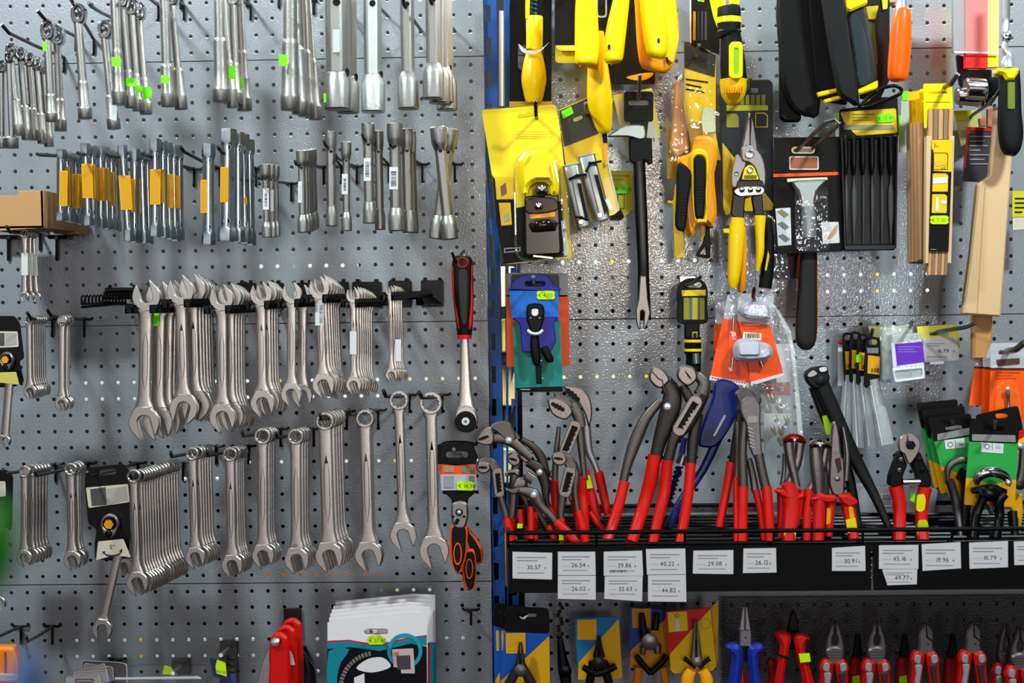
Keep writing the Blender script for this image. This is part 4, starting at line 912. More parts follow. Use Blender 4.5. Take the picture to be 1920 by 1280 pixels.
peg(1100, 213, 110, 1099, 208, 190, 1098, 193, 'grey peg through the tilted clamp set card')
t = T('product_card', 'small yellow card with green price sticker low behind the clamp set', 'card', 1166, 322, 20)
pr(t, 'card', rq([(1142, 320), (1185, 320), (1187, 391), (1171, 407), (1146, 404)], 3), 22, 1, mat('c8c400', .4)); pr(t, 'black_corner', [(1146, 392), (1164, 392), (1171, 407), (1163, 412), (1146, 410)], 23, 1, CARDK)
pr(t, 'picture', [[(1158, 364), (1171, 364), (1171, 391), (1158, 391)], [(1159, 365), (1170, 365), (1170, 390), (1159, 390)]], 23, .5, CARDK)
part(t, 'price_sticker', lambda b: price(b, 1151, 346, 29, 16, 24, '€ 19.20', LIME))
part(t, 'small_print', lambda b: lines(b, 1148, 326, 1180, 340, 23, 2, mat('98a030', .5)))
# pry bar
t = T('pry_bar', 'long black pry bar with silver forked end, hung by a black tag', 'pry bar', 1197, 190, 110)
pr(t, 'price_card', [(1149, 178), (1222, 165), (1239, 255), (1170, 268)], 88, 1, mat('d8c840', .5)); pr(t, 'white_card', [(1157, 188), (1212, 178), (1238, 275), (1177, 291)], 89, 1, mat('c9c5b8', .6))
part(t, 'card_print', lambda b: b.text('35', 1219, 266, 7, 89.4, INK, -8))
pr(t, 'hang_tag', [rrect(1170, 171, 1225, 228, 5), slot(1178, 187, 1217, 197)], 112, 2.5, BLACK, .5); pr(t, 'tag_slot_back', slot(1176, 186, 1219, 198), 104, 1, mat('b8b4ae', .5))
pr(t, 'tag_neck', [(1182, 226), (1216, 226), (1212, 262), (1186, 262)], 112, 4, BLACK, .5)
pr(t, 'silver_claw', cr([(1138, 256), (1152, 246), (1166, 238), (1186, 233), (1206, 235), (1211, 245), (1210, 258), (1200, 262), (1182, 257), (1160, 256)], 3), 122, 9, SIL, 2)
pr(t, 'clip_body', rq([(1180, 258), (1222, 258), (1224, 306), (1216, 308), (1212, 300), (1187, 306), (1180, 300)], 3), 118, 14, BLACK, 1.5)
part(t, 'bar', lambda b: b.loft([(1196, 240, 110, 9, 6, 4), (1198, 300, 110, 11, 8, 4), (1203, 420, 110, 11.5, 8, 4), (1206, 500, 110, 10.5, 8, 4), (1207, 560, 108, 12, 6, 4), (1208, 600, 106, 13, 4, 4)], BLACKG, 18, 2))
pr(t, 'forked_end', rq([(1200, 517), (1212, 517), (1215, 561), (1219.5, 586), (1216, 602), (1210, 617), (1206.5, 616), (1208, 584), (1204.5, 581), (1201.5, 584), (1201, 617), (1197, 617), (1193, 603), (1192, 582), (1197, 561)], 2), 121, 8, mat('8a8684', .36, 1), 1.4)
peg(1197, 190, 60, 1198, 180, 170, 1200, 141, 'grey peg carrying the black pry bar tag')
# folding cutter in blister
t = T('tube_cutter_pack', 'orange-yellow cutting tool with two black grips in a clear blister', 'cutter', 1306, 100, 110)
pr(t, 'backing_card', [(1283, 78), (1300, 78), (1342, 104), (1342, 250), (1352, 300), (1300, 300), (1283, 200)], 70, 1.5, YM)
pr(t, 'black_header', [(1283, 78), (1300, 80), (1342, 104), (1340, 144), (1283, 127)], 71, 1, mat('2c2d18', .4)); part(t, 'small_print', lambda b: lines(b, 1286, 144, 1328, 172, 71, 3, CARDK, 6))
pr(t, 'left_card', rq([(1249, 216), (1264, 262), (1270, 300), (1270, 336), (1251, 335)], 3), 68, 1.5, YM)
pr(t, 'yellow_strip', cr([(1266, 347), (1272, 352), (1276, 420), (1283, 440), (1282, 478), (1275, 484), (1266, 480), (1263, 410), (1262, 385), (1253, 381), (1253, 375), (1263, 375)], 2), 92, 6, YM, 1)
pr(t, 'body', cr([(1303, 257), (1322, 254), (1336, 258), (1345, 278), (1344, 308), (1340, 325), (1342, 360), (1345, 400), (1336, 424), (1326, 420), (1318, 414), (1308, 428), (1298, 443), (1289, 438), (1284, 400), (1277, 320), (1270, 302), (1277, 293), (1298, 284)], 2), 132, 34, YO, 5)
pr(t, 'front_frame', [cr([(1300, 282), (1318, 280), (1330, 300), (1326, 360), (1327, 412), (1316, 418), (1303, 412), (1297, 350), (1296, 300)], 3), cr([(1303, 294), (1320, 294), (1323, 315), (1321, 400), (1313, 407), (1304, 402), (1302, 320)], 3)], 140, 14, YM, 2)
pr(t, 'black_grip', cr([(1303, 294), (1320, 294), (1324, 315), (1321, 402), (1313, 408), (1303, 403), (1301, 330)], 3), 143, 14, RUBBER, 3)
pr(t, 'black_grip', cr([(1271, 309), (1286, 310), (1297, 328), (1292, 372), (1286, 426), (1279, 433), (1267, 422), (1269, 370)], 3), 143, 14, RUBBER, 3)
for gx, gy in ((1303, 348), (1270, 372)):
    for k in range(6): pr(t, 'grip_rib', [(gx + 1, gy + k * 6), (gx + 17, gy + k * 6 - 1), (gx + 17, gy + k * 6 + 1), (gx + 1, gy + 2 + k * 6)], 143.6, 1.5, BLACK)
pr(t, 'yellow_tail', [(1313, 420), (1324, 420), (1322, 440), (1315, 453), (1312, 448)], 100, 6, YM, 1)
pr(t, 'black_strap', [cr([(1324, 422), (1331, 428), (1332, 476), (1328, 484), (1308, 481), (1306, 474), (1318, 455)], 2), [(1312, 476), (1322, 462), (1324, 478)]], 96, 5, BLACK, .8)
pr(t, 'metal_blade', rq([(1318, 200), (1340, 203), (1343, 247), (1318, 250), (1314, 225)], 3), 96, 4, mat('8f9a84', .25, .9), .5)
pr(t, 'blister', rq([(1271, 78), (1283, 72), (1286, 180), (1298, 282), (1284, 304), (1255, 306), (1252, 290), (1262, 180)], 6), 128, 24, CLEAR, 4); pr(t, 'blister_flange', rq([(1283, 78), (1346, 108), (1350, 250), (1330, 262), (1298, 262)], 8), 104, 1, CLEAR)
pr(t, 'inner_handle', rq([(1266, 150), (1276, 150), (1292, 280), (1268, 296), (1258, 280)], 6), 112, 10, mat('c98a50', .4), 2)
peg(1305, 106, 75, 1307, 98, 160, 1311, 84, 'grey peg through the blister of the orange-yellow cutter')
# ratchet screwdriver with yellow cap
t = T('screwdriver', 'stubby black and yellow screwdriver with a domed yellow cap', 'screwdriver', 1366, 10, 170)
part(t, 'striped_top', lambda b: b.loft([(1366, -40, 170, 17, None), (1366, 14, 170, 20, None)], YBR, 22)); part(t, 'silver_bit', lambda b: b.tube([(1363, -30, 194), (1363, 10, 194)], 3, SILW, 8))
part(t, 'collar', lambda b: b.loft([(1367, 11, 170, 20, None), (1367, 16, 170, 21.5, None), (1367, 31, 170, 22, None), (1367, 33, 170, 21, None)], BLACK, 14), 20)
part(t, 'yellow_ring', lambda b: b.loft([(1367, 33, 170, 22, None), (1367, 44, 170, 23, None)], YBR, 28))
part(t, 'grip', lambda b: b.loft([(1367, 43, 170, 22, None), (1367, 57, 170, 21, None), (1367, 60, 170, 23, None), (1367, 64, 170, 22, None), (1370, 68, 170, 19, None), (1372, 90, 170, 21, None), (1374, 120, 170, 23.5, None), (1376, 150, 170, 24, None)], RUBBER, 28))
part(t, 'cap', lambda b: b.loft([(1375, 149, 170, 24.5, None), (1375, 165, 170, 24.5, None), (1375, 180, 170, 21, None), (1375, 192, 170, 14, None), (1375, 197, 170, 8, None)], YM, 28, 3))
for k in range(9): pr(t, 'cap_rib', [(1354 + k * 5, 160), (1355.6 + k * 5, 160), (1357 + k * 4.6, 174), (1355 + k * 4.6, 174)], 201 - abs(k - 4) * 2.0, 6, YO)
pr(t, 'yellow_inlay', [rrect(1368, 78, 1393, 147, 8), rrect(1376, 90, 1385, 139, 4)], 198, 9, mat('e6f000', .4), 1); pr(t, 'green_window', rrect(1376, 90, 1385, 139, 4), 196, 7, mat('8ab81c', .4))
t = T('product_card', 'black and yellow pack behind the stubby black and yellow screwdriver', 'card', 1320, 0, 90)
pr(t, 'card', rq([(1295, -40), (1352, -40), (1349, 103), (1297, 80)], 3), 95, 2, CARDK); pr(t, 'yellow_wedge', [(1322, -40), (1350, -40), (1347, 58), (1337, 30)], 96, 1, YBR); pr(t, 'card_edge', [(1293, -40), (1296, -40), (1296, 82), (1294, 80)], 96, 2, mat('e8eecc', .5))
pr(t, 'green_patch', [(1306, -10), (1321, -10), (1320, 4), (1308, 2)], 97, 1, LIME); part(t, 'bits', lambda b: [b.loft([(1302 + k * 7, 22, 96, 2.4, None), (1302 + k * 7, 76, 96, 2.4, None)], mm, 8) for k, mm in enumerate((YO, mat('1c3a2a', .4), mat('3a3a5a', .4), DGREY))])
# aviation snips
t = T('aviation_snips', 'yellow-handled aviation snips with grey jaws on a dark card', 'snips', 1406, 150, 120)
pr(t, 'backing_card', [rq([(1352, 190), (1360, 152), (1443, 149), (1449, 156), (1451, 384), (1438, 397), (1364, 402), (1354, 390)], 5), rrect(1400, 165, 1422, 174, 3)], 78, 1.5, CARDG)
pr(t, 'yellow_print', rq([(1354.6, 267), (1380, 300), (1372, 345), (1377, 398), (1361, 404), (1356, 390)], 3), 79, 1, YM); pr(t, 'yellow_print', rq([(1433, 360), (1451, 383), (1447, 394), (1396, 396), (1394, 374)], 3), 79, 1, YM)
pr(t, 'yellow_band', [(1362, 197), (1440, 197), (1440, 207), (1362, 208)], 79, 1, mat('b0a820', .4)); pr(t, 'picture_patch', rq([(1362, 213), (1380, 213), (1385, 219), (1385, 239), (1362, 239)], 2), 79, 1, mat('8a8628', .4))
pr(t, 'picture_frame', [[(1416, 211), (1434, 211), (1440, 217), (1440, 239), (1416, 239)], [(1418, 213), (1433, 213), (1438, 218), (1438, 237), (1418, 237)]], 79, 1, mat('b0a820', .4))
part(t, 'blurred_print', lambda b: [b.box(1388 + k * 10, 178, 1395 + k * 10, 196, 79, 1, mat('7a8020', .5)) for k in range(5)])
SN = mat('8e8b8e', .38, .9, .1, 300)
pr(t, 'blade', rq([(1405, 209), (1408, 225), (1408, 270), (1404, 290), (1391, 292), (1392, 268)], 2), 128, 6, mat('77757a', .3, 1), 2.2); pr(t, 'blade', rq([(1409, 222), (1413, 228), (1421, 284), (1404, 284)], 2), 122, 5, mat('6a686c', .3, 1), 1)
pr(t, 'jaw_plate', cr([(1381, 290), (1392, 296), (1400, 306), (1392, 325), (1382, 350), (1372, 348), (1372, 322)], 3), 126, 8, SN, 1.5)
pr(t, 'jaw_plate', cr([(1391, 276), (1405, 272), (1422, 283), (1432, 301), (1436, 326), (1434, 350), (1426, 346), (1416, 316), (1404, 304), (1392, 300)], 3), 131, 8, SN, 1.5)
part(t, 'pivot_bolt', lambda b: b.rev(1405, 289, 131, [(8.5, 0), (8.5, 2), (7, 3.5), (3, 3.8)], CHROME, 18)); part(t, 'rivet', lambda b: b.rev(1381, 325, 126, [(5, 0), (5, 1), (3.5, 1.2), (2, .4)], SN, 14))
pr(t, 'yellow_badge', rq([(1391, 337), (1397, 314), (1406, 308), (1414, 313), (1424, 337)], 4), 137, 6, YBR, 1); pr(t, 'black_bridge', rq([(1384, 338), (1430, 338), (1434, 352), (1380, 354)], 3), 133, 8, BLACKG, 1); part(t, 'badge_screw', lambda b: b.rev(1406, 319, 137, [(6, 0), (6, 2), (4, 3.5), (1, 3.6)], CHROME, 14))
pr(t, 'badge_print', rrect(1395, 328, 1419, 335, 2), 137.3, .5, mat('6a6a10', .5))
pr(t, 'chrome_link', cr([(1376, 358), (1390, 350), (1406, 349), (1427, 349), (1434, 356), (1428, 365), (1406, 367), (1386, 368)], 3), 141, 5, CHROME, 1.2)
for x in (1391, 1407, 1422): part(t, 'link_rivet', lambda b: b.dome(x, 356, 141, 5.5, 5, CHROME, 14))
for p in ([(1375, 362), (1398, 368), (1394, 418), (1370, 402)], [(1409, 368), (1430, 363), (1432, 402), (1416, 414)]): pr(t, 'black_arm', rq(p, 3), 134, 9, BLACKG, 1.5)
part(t, 'yellow_handle', lambda b: b.loft([(1383, 408, 132, 12, 9, 3), (1381, 440, 132, 15, 10, 3), (1378, 490, 132, 13, 10, 3), (1375, 525, 132, 10.5, 9, 3), (1374, 539, 132, 6, 7, 3)], YM, 20, 3)); part(t, 'yellow_handle', lambda b: b.loft([(1393, 425, 116, 5, 8, 3), (1394, 480, 116, 6, 9, 3), (1391, 530, 116, 6.5, 9, 3), (1388, 548, 116, 4, 6, 3)], YO, 16, 3))
pr(t, 'handle_tab', rq([(1356, 429), (1368, 428), (1368, 438), (1357, 437)], 2), 136, 6, YM, 1)
part(t, 'yellow_handle', lambda b: b.loft([(1425, 404, 132, 11, 8, 3), (1425, 440, 132, 8, 9, 3), (1425, 475, 132, 7, 9, 3), (1420, 508, 132, 3, 6, 3)], YM, 18, 3))
part(t, 'black_handle', lambda b: b.loft([(1438, 410, 118, 8, 7, 3), (1442, 450, 118, 10, 8, 3), (1438, 510, 118, 12, 8, 3), (1434, 540, 118, 12, 7, 3)], BLACK, 18, 3)); pr(t, 'yellow_streak', [(1440, 470), (1443, 480), (1437, 508), (1434, 506)], 128, 3, YM)
part(t, 'plastic_wrap', lambda b: b.prism(cr([(1396, 400), (1444, 400), (1470, 460), (1480, 520), (1460, 545), (1400, 530)], 3), 100, 1, CLEAR))
peg(1405, 168, 80, 1406, 160, 160, 1407, 145, 'grey peg above the aviation snips card')
# black holsters and handles
FAB = mat('070607', .8, 0, .3, 600)
t = T('tool_pouch', 'large black fabric pouch hanging left of the grey-gripped saw', 'pouch', 1500, -10, 120)
pr(t, 'front_flap', cr([(1461, -60), (1540, -60), (1545, 60), (1542, 150), (1536, 214), (1520, 218), (1503, 213), (1480, 190), (1464, 120)], 2), 140, 14, FAB, 4)
pr(t, 'rear_pocket', rq([(1461, -60), (1503, -60), (1505, 190), (1502, 228), (1472, 228), (1463, 221)], 6), 122, 14, mat('07080a', .6), 3)
t = T('tool_pouch', 'black curved sheath with yellow trim, over the grey-gripped saw', 'sheath', 1560, -10, 170)
pr(t, 'sheath', cr([(1539, -60), (1576, -60), (1588, 20), (1596, 80), (1604, 130), (1613, 196), (1594, 189), (1575, 176), (1564, 130), (1552, 60)], 2), 182, 16, mat('0e0d10', .7, spec=.25), 4)
pr(t, 'rear_panel', rq([(1512, -60), (1560, -60), (1575, 100), (1590, 196), (1545, 190), (1530, 160)], 5), 150, 10, FAB, 2)
pr(t, 'yellow_trim', rq([(1532, 173), (1569, 165), (1572, 172), (1535, 182)], 2), 166, 8, YM, 1.5); pr(t, 'yellow_trim', rq([(1544, 187), (1576, 178), (1580, 185), (1547, 194)], 2), 166, 8, YM, 1.5)
t = T('hand_saw', 'grey textured saw handle with yellow top and yellow end', 'saw', 1605, -5, 150)
pr(t, 'grip', cr([(1590, 24), (1624, 12), (1631, 54), (1642, 110), (1646, 150), (1626, 165), (1606, 170), (1600, 120), (1594, 60)], 2), 160, 18, mat('1e2226', .6, 0, .4, 500), 5)
pr(t, 'grip_texture', cr([(1593, 34), (1608, 30), (1622, 60), (1632, 110), (1634, 150), (1610, 160), (1602, 100)], 3), 163, 6, mat('2c3439', .7, 0, .8, 800), 2)
pr(t, 'yellow_top', rq([(1582, -20), (1628, -20), (1627, 7), (1594, 22), (1584, 16)], 4), 166, 16, YBR, 3); pr(t, 'yellow_end', rq([(1606, 169), (1647, 150), (1647, 162), (1643, 167), (1609, 178)], 3), 163, 16, YBR, 2)
t = T('product_card', 'black pack with yellow-green clip left of the orange handle', 'card', 1645, 0, 90)
pr(t, 'card', rq([(1612, -40), (1668, -40), (1668, 150), (1650, 186), (1612, 186)], 4), 95, 2, CARDK); pr(t, 'yellow_clip', rq([(1624, 12), (1648, 10), (1642, 36), (1628, 37)], 3), 99, 6, mat('b0a800', .4), 1); pr(t, 'yellow_clip', [(1653, -10), (1665, -10), (1664, 16), (1656, 18)], 99, 4, mat('c8c820', .4)); pr(t, 'green_blur', [(1628, 40), (1640, 44), (1646, 120), (1636, 120)], 96, 1, mat('3a5a20', .5))
t = T('chisel', 'smooth orange handle with silver ferrule hanging down', 'chisel', 1690, 0, 150)
part(t, 'handle', lambda b: b.loft([(1692, 16, 150, 12, None), (1692, 24, 150, 15, None), (1690, 50, 150, 18.5, None), (1687, 100, 150, 20, None), (1684, 138, 150, 19, None), (1684, 149, 150, 16, None), (1684, 153, 150, 10, None)], mat('f86008', .32, 0, 0, 300, .1), 26, 3))
part(t, 'ferrule', lambda b: b.loft([(1691, 2, 150, 10, None), (1691, 17, 150, 11.5, None)], SILW, 22)); part(t, 'blade_shank', lambda b: b.loft([(1691, -40, 150, 6, None), (1691, 4, 150, 8, None)], SILW, 14))
b = MB(); b.box(1590, -30, 1680, 5, 40, 30, WOOD, 1); b.solo('wooden_bar', 'pale wooden bar crossing behind the orange handle at the top edge', 'bar', 1650, 0, 40)
b = MB(); b.tube(cr([(1612, 198, 150), (1650, 168, 150), (1676, 161, 150), (1690, 168, 150), (1684, 178, 150), (1650, 192, 150), (1628, 200, 150)], 4, True) + [(1612, 198, 150)], 2.6, BLACKG, 8)
b.solo('wire_loop', 'black wire loop lying across the top of the file set card', 'loop', 1676, 161, 150)
# scraper on card
t = T('scraper_pack', 'black card with silver T-shaped hand tool under an orange line', 'scraper', 1508, 280, 100)
pr(t, 'backing_card', [[(1451, 258), (1574, 256), (1580, 471), (1455, 476)], slot(1486, 277, 1526, 286)], 102, 1.5, CARDK); pr(t, 'slot_rim', [slot(1484, 275, 1528, 288), slot(1487, 278, 1525, 285)], 103, 1, mat('a89a60', .3, .8))
pr(t, 'orange_line', [(1450, 326), (1572, 322), (1572, 328), (1450, 332)], 103, 1.5, ORANGE); pr(t, 'logo_window', [rrect(1480, 293, 1535, 318, 3), rrect(1482, 295, 1533, 316, 2)], 103, 1, WHITE); pr(t, 'logo_patch', rrect(1482, 295, 1533, 316, 2), 102.6, 1, mat('9a5a3c', .5))
pr(t, 'tool_head', cr([(1483, 340), (1516, 337), (1549, 336), (1544, 346), (1532, 360), (1528, 385), (1528, 392), (1503, 392), (1501, 380), (1496, 358)], 2), 122, 14, SIL, 3)
part(t, 'tool_handle', lambda b: b.loft([(1515, 386, 116, 11, 8, 3), (1516, 400, 116, 13, 10, 3), (1517, 445, 116, 12.5, 10, 3)], mat('8e9092', .35, .6), 20)); pr(t, 'blade_edge', [(1476, 335), (1551, 332), (1552, 337), (1476, 341)], 118, 4, mat('c0b8a8', .3, .9))
pr(t, 'picture_strip', [(1454, 391), (1482, 389), (1484, 459), (1459, 461)], 103, .5, WHITE)
for k in range(3): pr(t, 'pictured_block', [(1457 + k, 396 + k * 23), (1466 + k, 392 + k * 23), (1479 + k, 402 + k * 23), (1471 + k, 408 + k * 23)], 103.6, .5, mat('8f8a60' if k == 0 else '77777a', .5))
pr(t, 'picture_panel', [(1540, 416), (1572, 416), (1575, 455), (1543, 457)], 103, .5, WHITE); pr(t, 'pictured_hand', cr([(1550, 450), (1560, 432), (1570, 420), (1568, 436), (1558, 446)], 3), 103.6, .5, mat('c89a70', .5))
pr(t, 'shrink_film', rq([(1490, 350), (1552, 350), (1556, 470), (1492, 470)], 8), 134, 1, CLEAR)
b = MB(); b.tube([(1494, 283, 8), (1494, 282, 104), (1548, 229, 196), (1566, 224, 202), (1574, 230, 202), (1568, 238, 196), (1524, 277, 104), (1524, 278, 8)], 2.8, mat('8a8682', .3, .9), 8)
b.solo('double_peg_hook', 'looped double-wire steel hook above the orange-lined black card', 'hook', 1508, 283, 0)
t = T('product_card', 'black card with orange frame behind the long black file', 'card', 1470, 480, 40); pr(t, 'card', rq([(1446, 440), (1500, 440), (1500, 522), (1452, 520)], 3), 44, 2, mat('14161c', .4)); pr(t, 'orange_line', [(1496, 480), (1498, 480), (1494, 520), (1492, 520)], 46, 1, ORANGE)
# needle file set
t = T('needle_file_set', 'black pack of six needle files under a yellow label', 'file set', 1630, 200, 100)
pr(t, 'header_card', rq([(1640, 182), (1683, 182), (1685, 255), (1574, 262), (1574, 205), (1610, 200)], 4), 102, 1.5, CARDK)
pr(t, 'yellow_label', rq([(1575, 210), (1680, 203), (1683, 249), (1606, 254), (1602, 250), (1584, 232)], 4), 103.5, 1, mat('e0bf10', .4)); part(t, 'label_print', lambda b: (lines(b, 1598, 212, 1640, 228, 104.2, 3, mat('8a7a10', .5)), b.box(1582, 234, 1676, 243, 104.2, .2, mat('8f8c70', .5))))
part(t, 'price_sticker', lambda b: price(b, 1643, 213, 34, 16, 105, '€ 10.40', LIME, -3, mat('3a8a10', .6))); pr(t, 'green_tab', [(1566, 212), (1573, 212), (1573, 226), (1566, 226)], 103, 1, LIME); pr(t, 'white_tab', [(1566, 228), (1573, 228), (1573, 256), (1567, 256)], 103, 1, WHITE)
pr(t, 'tray', [rq([(1575, 257), (1684, 252), (1681, 464), (1676, 469), (1582, 470)], 4)], 104, 8, mat('111113', .35), 1)
pr(t, 'tray_rim', [rq([(1575, 257), (1684, 252), (1681, 464), (1676, 469), (1582, 470)], 4), [(1582, 262), (1679, 258), (1676, 457), (1588, 458)]], 112, 8, BLACKG, 1.5)
for i, x in enumerate((1586, 1601, 1618, 1635, 1653, 1670)):
    f = part(t, 'needle_file', lambda b: b.loft([(x, 326, 108, 1.5, 2), (x, 340, 108, (2.5, 2, 1.6, 2, 1.8, 2)[i], 2), (x + 1, 360, 108, (4.5, 5, 2.5, 3.5, 3, 5.5)[i], 2), (x + 1, 400, 108, (4.2, 5, 2.4, 3, 2.8, 5.5)[i], 2), (x, 456, 108, 1, 1.5)], mat('4d4d50', .45, .6), 10, 2))
    b = MB(); b.loft([(x, 254, 110, 4.2, None), (x, 258, 110, 5, None), (x, 310, 110, 5, None), (x, 320, 110, 3.5, None), (x, 328, 110, 2.5, None)], BLACKG, 14); b.build('file_handle', f)
# folding rules
def rule(x, d, dy, lab, front=False):
    t = T('folding_rule', lab, 'folding rule', x + 20, 175, d)
    if front:
        for k in range(5): pr(t, 'wood_segment', [(1741 + k * 9.6, 205), (1749.6 + k * 9.6, 205), (1749 + k * 9.4, 262), (1740.6 + k * 9.4, 262)], d, 9, WOODD if k % 2 else WOOD, .8)
        for k in range(6): pr(t, 'wood_segment', [(1742 + k * 6.2, 466), (1747.6 + k * 6.2, 466), (1745.6 + k * 6, 516), (1740 + k * 6, 516)], d, 9, WOODD if k % 2 else WOOD, .6)
        pr(t, 'side_lath', [(1737, 255), (1748, 255), (1741, 494), (1735, 494)], d + 2, 12, WOODL, .8); pr(t, 'side_lath', [(1780, 255), (1790, 255), (1784, 494), (1777, 494)], d + 2, 12, WOODL, .8)
        pr(t, 'wrap_label', [(1747, 262), (1786, 262), (1784, 320), (1778.5, 471), (1741.6, 471)], d + 3, 1.5, CARDK); pr(t, 'yellow_label', [(1747, 262), (1786, 262), (1784, 322), (1750, 320), (1750, 282), (1747, 278)], d + 3.8, 1, YM)
        pr(t, 'picture', [[(1750.5, 286), (1775, 286), (1778, 290), (1777, 318), (1750, 318)], [(1751.5, 287), (1774, 287), (1777, 291), (1776, 317), (1751, 317)]], d + 4.2, .5, CARDK); pr(t, 'pictured_rule', [(1752, 302), (1776, 296), (1776, 308), (1754, 312)], d + 4.4, .5, mat('e8b428', .5)); part(t, 'print', lambda b: (b.text('2', 1751, 275, 6, d + 4.5, CARDK), b.text('m', 1756, 275, 3.4, d + 4.5, CARDK), b.text('x2', 1765, 317, 5.5, d + 4.6, CARDK)))
        pr(t, 'yellow_panel', rq([(1749, 325), (1774, 325), (1778, 329), (1777, 359), (1748, 359)], 1), d + 3.8, 1, YM); pr(t, 'level_vial', [(1749, 334), (1776, 332), (1776, 343), (1749, 344)], d + 4.4, .5, mat('dfe0ea', .4))
        pr(t, 'yellow_panel', rq([(1748, 364), (1772, 364), (1776, 368), (1775, 399), (1747, 399)], 1), d + 3.8, 1, YM); pr(t, 'level_vial', [(1755, 370), (1760, 370), (1760, 395), (1754, 395)], d + 4.4, .5, mat('dfe0ea', .4)); pr(t, 'level_vial', [(1765, 376), (1775, 376), (1775, 382), (1765, 382)], d + 4.4, .5, mat('dfe0ea', .4))
        part(t, 'price_sticker', lambda b: price(b, 1744, 404, 35, 16, d + 5, '€ 7.30', LIMEY)); part(t, 'small_print', lambda b: lines(b, 1744, 466, 1756, 469, d + 4, 1, GREY))
        pr(t, 'hang_card', [rq([(1731, 157), (1785, 156), (1787, 204), (1740, 204), (1738, 240), (1733, 240)], 3), slot(1740, 171, 1776, 175)], d - 4, 1.5, YBR); part(t, 'card_line', lambda b: b.box(1736, 191, 1782, 192, d - 3.8, .3, CARDK))
    else:
        pr(t, 'hang_card', rq([(x - 2, 168 + dy), (x + 40, 166 + dy), (x + 40, 210), (x + 6, 210), (x + 5, 250), (x, 250)], 3), d, 1.5, YM)
        pr(t, 'wood_stack', [(x, 240), (x + 34, 240), (x + 28, 490 + dy), (x, 490 + dy)], d, 10, WOODD, 1); pr(t, 'side_lath', [(x - 3, 230), (x + 5, 230), (x + 3, 488 + dy), (x - 1, 488 + dy)], d + 1, 12, WOOD, .8)
    return t
rule(1738, 175, 0, 'foremost folding wooden rule, with yellow 2 m label', True)
rule(1726, 158, -1, 'folding wooden rule directly behind the one with the 2 m label'); rule(1719, 143, 2, 'third folding wooden rule in the hanging bunch'); rule(1712, 128, 3, 'fourth folding wooden rule in the hanging bunch'); rule(1706, 113, 4, 'hindmost folding wooden rule, left edge of the bunch')
b = MB(); b.prism([(1700, 480), (1760, 490), (1756, 518), (1722, 523), (1718, 512), (1712, 512)], 150, 20, WOODD, 1); 
peg(1745, 173, 100, 1783, 158, 200, 1796, 139, 'grey peg with rubber end through the folding rule cards', HOOKG, 3.4)
t = T('product_card', 'pale green and white card left of the folding rules', 'card', 1697, 172, 60); pr(t, 'card', [(1691, 171), (1706, 172), (1706, 287), (1685, 285)], 62, 1.5, mat('b8c8b8', .5)); pr(t, 'green_edge', [(1691, 171), (1704, 171), (1702, 188), (1692, 188)], 63, 1, LIME); pr(t, 'green_edge', [(1686, 216), (1690, 216), (1687, 266), (1685, 266)], 63, 1, LIME)
# top right pack
t = T('product_pack', 'red and yellow film-wrapped pack at the top right', 'pack', 1830, 0, 100)
pr(t, 'dark_edge', [(1789, -40), (1811, -40), (1811, 97), (1789, 97)], 110, 14, mat('77808a', .3, .3), 2); pr(t, 'red_panel', [(1810, -40), (1852, -40), (1852, 128), (1811, 127)], 113, 12, mat('e8201a', .4)); pr(t, 'yellow_panel', [(1852, -40), (1873, -40), (1872, 125), (1852, 126)], 113, 12, mat('f4dc20', .4))
pr(t, 'wrap_film', [(1788, -40), (1874, -40), (1873, 100), (1788, 98)], 118, 1, film('pale_film', (1, .95, .95), .88)); pr(t, 'film_seam', [(1789, 96), (1873, 98), (1873, 101), (1789, 99)], 119, 1, WHITE); pr(t, 'black_holder', rq([(1794, 100), (1812, 104), (1812, 128), (1860, 128), (1862, 200), (1800, 160)], 6), 90, 10, mat('141c20', .3), 2)
t = T('clamp', 'chromed cylindrical clamp ends lying sideways under the red pack', 'clamp', 1825, 170, 100)
part(t, 'chrome_roll', lambda b: b.loft([(1810, 166, 130, 18, None), (1812, 166, 130, 20, None), (1846, 168, 130, 20, None), (1848, 168, 130, 18, None)], CHROME, 24, lat=Vector((0, 0, 1)))); part(t, 'chrome_roll', lambda b: b.loft([(1793, 180, 110, 14, None), (1795, 180, 110, 16, None), (1830, 184, 110, 16, None), (1843, 184, 110, 15, None)], CHROME, 24, lat=Vector((0, 0, 1))))
pr(t, 'black_jaw', rq([(1846, 150), (1874, 140), (1884, 152), (1868, 176), (1850, 188)], 6), 128, 20, mat('0c1416', .25), 3)
t = T('scraper', 'chromed flat tool with black and yellow grip at the right edge', 'scraper', 1890, 0, 175)
part(t, 'steel_strip', lambda b: b.loft([(1886, -40, 170, 8, 2, 5), (1886, 30, 170, 7.5, 2, 5), (1884, 58, 170, 7, 2, 5), (1886, 66, 172, 9, 4, 3)], mat('b8bcba', .25, .9), 12)); part(t, 'ball_joint', lambda b: b.rev(1887, 70, 172, [(9, 0), (9, 3), (7, 6), (3, 7)], CHROME, 20)); part(t, 'shank', lambda b: b.loft([(1887, 74, 172, 4, 3), (1884, 92, 172, 7, 4), (1892, 104, 172, 9, 5), (1890, 118, 174, 13, 8), (1891, 128, 175, 12, 9)], SILW, 16, 3))
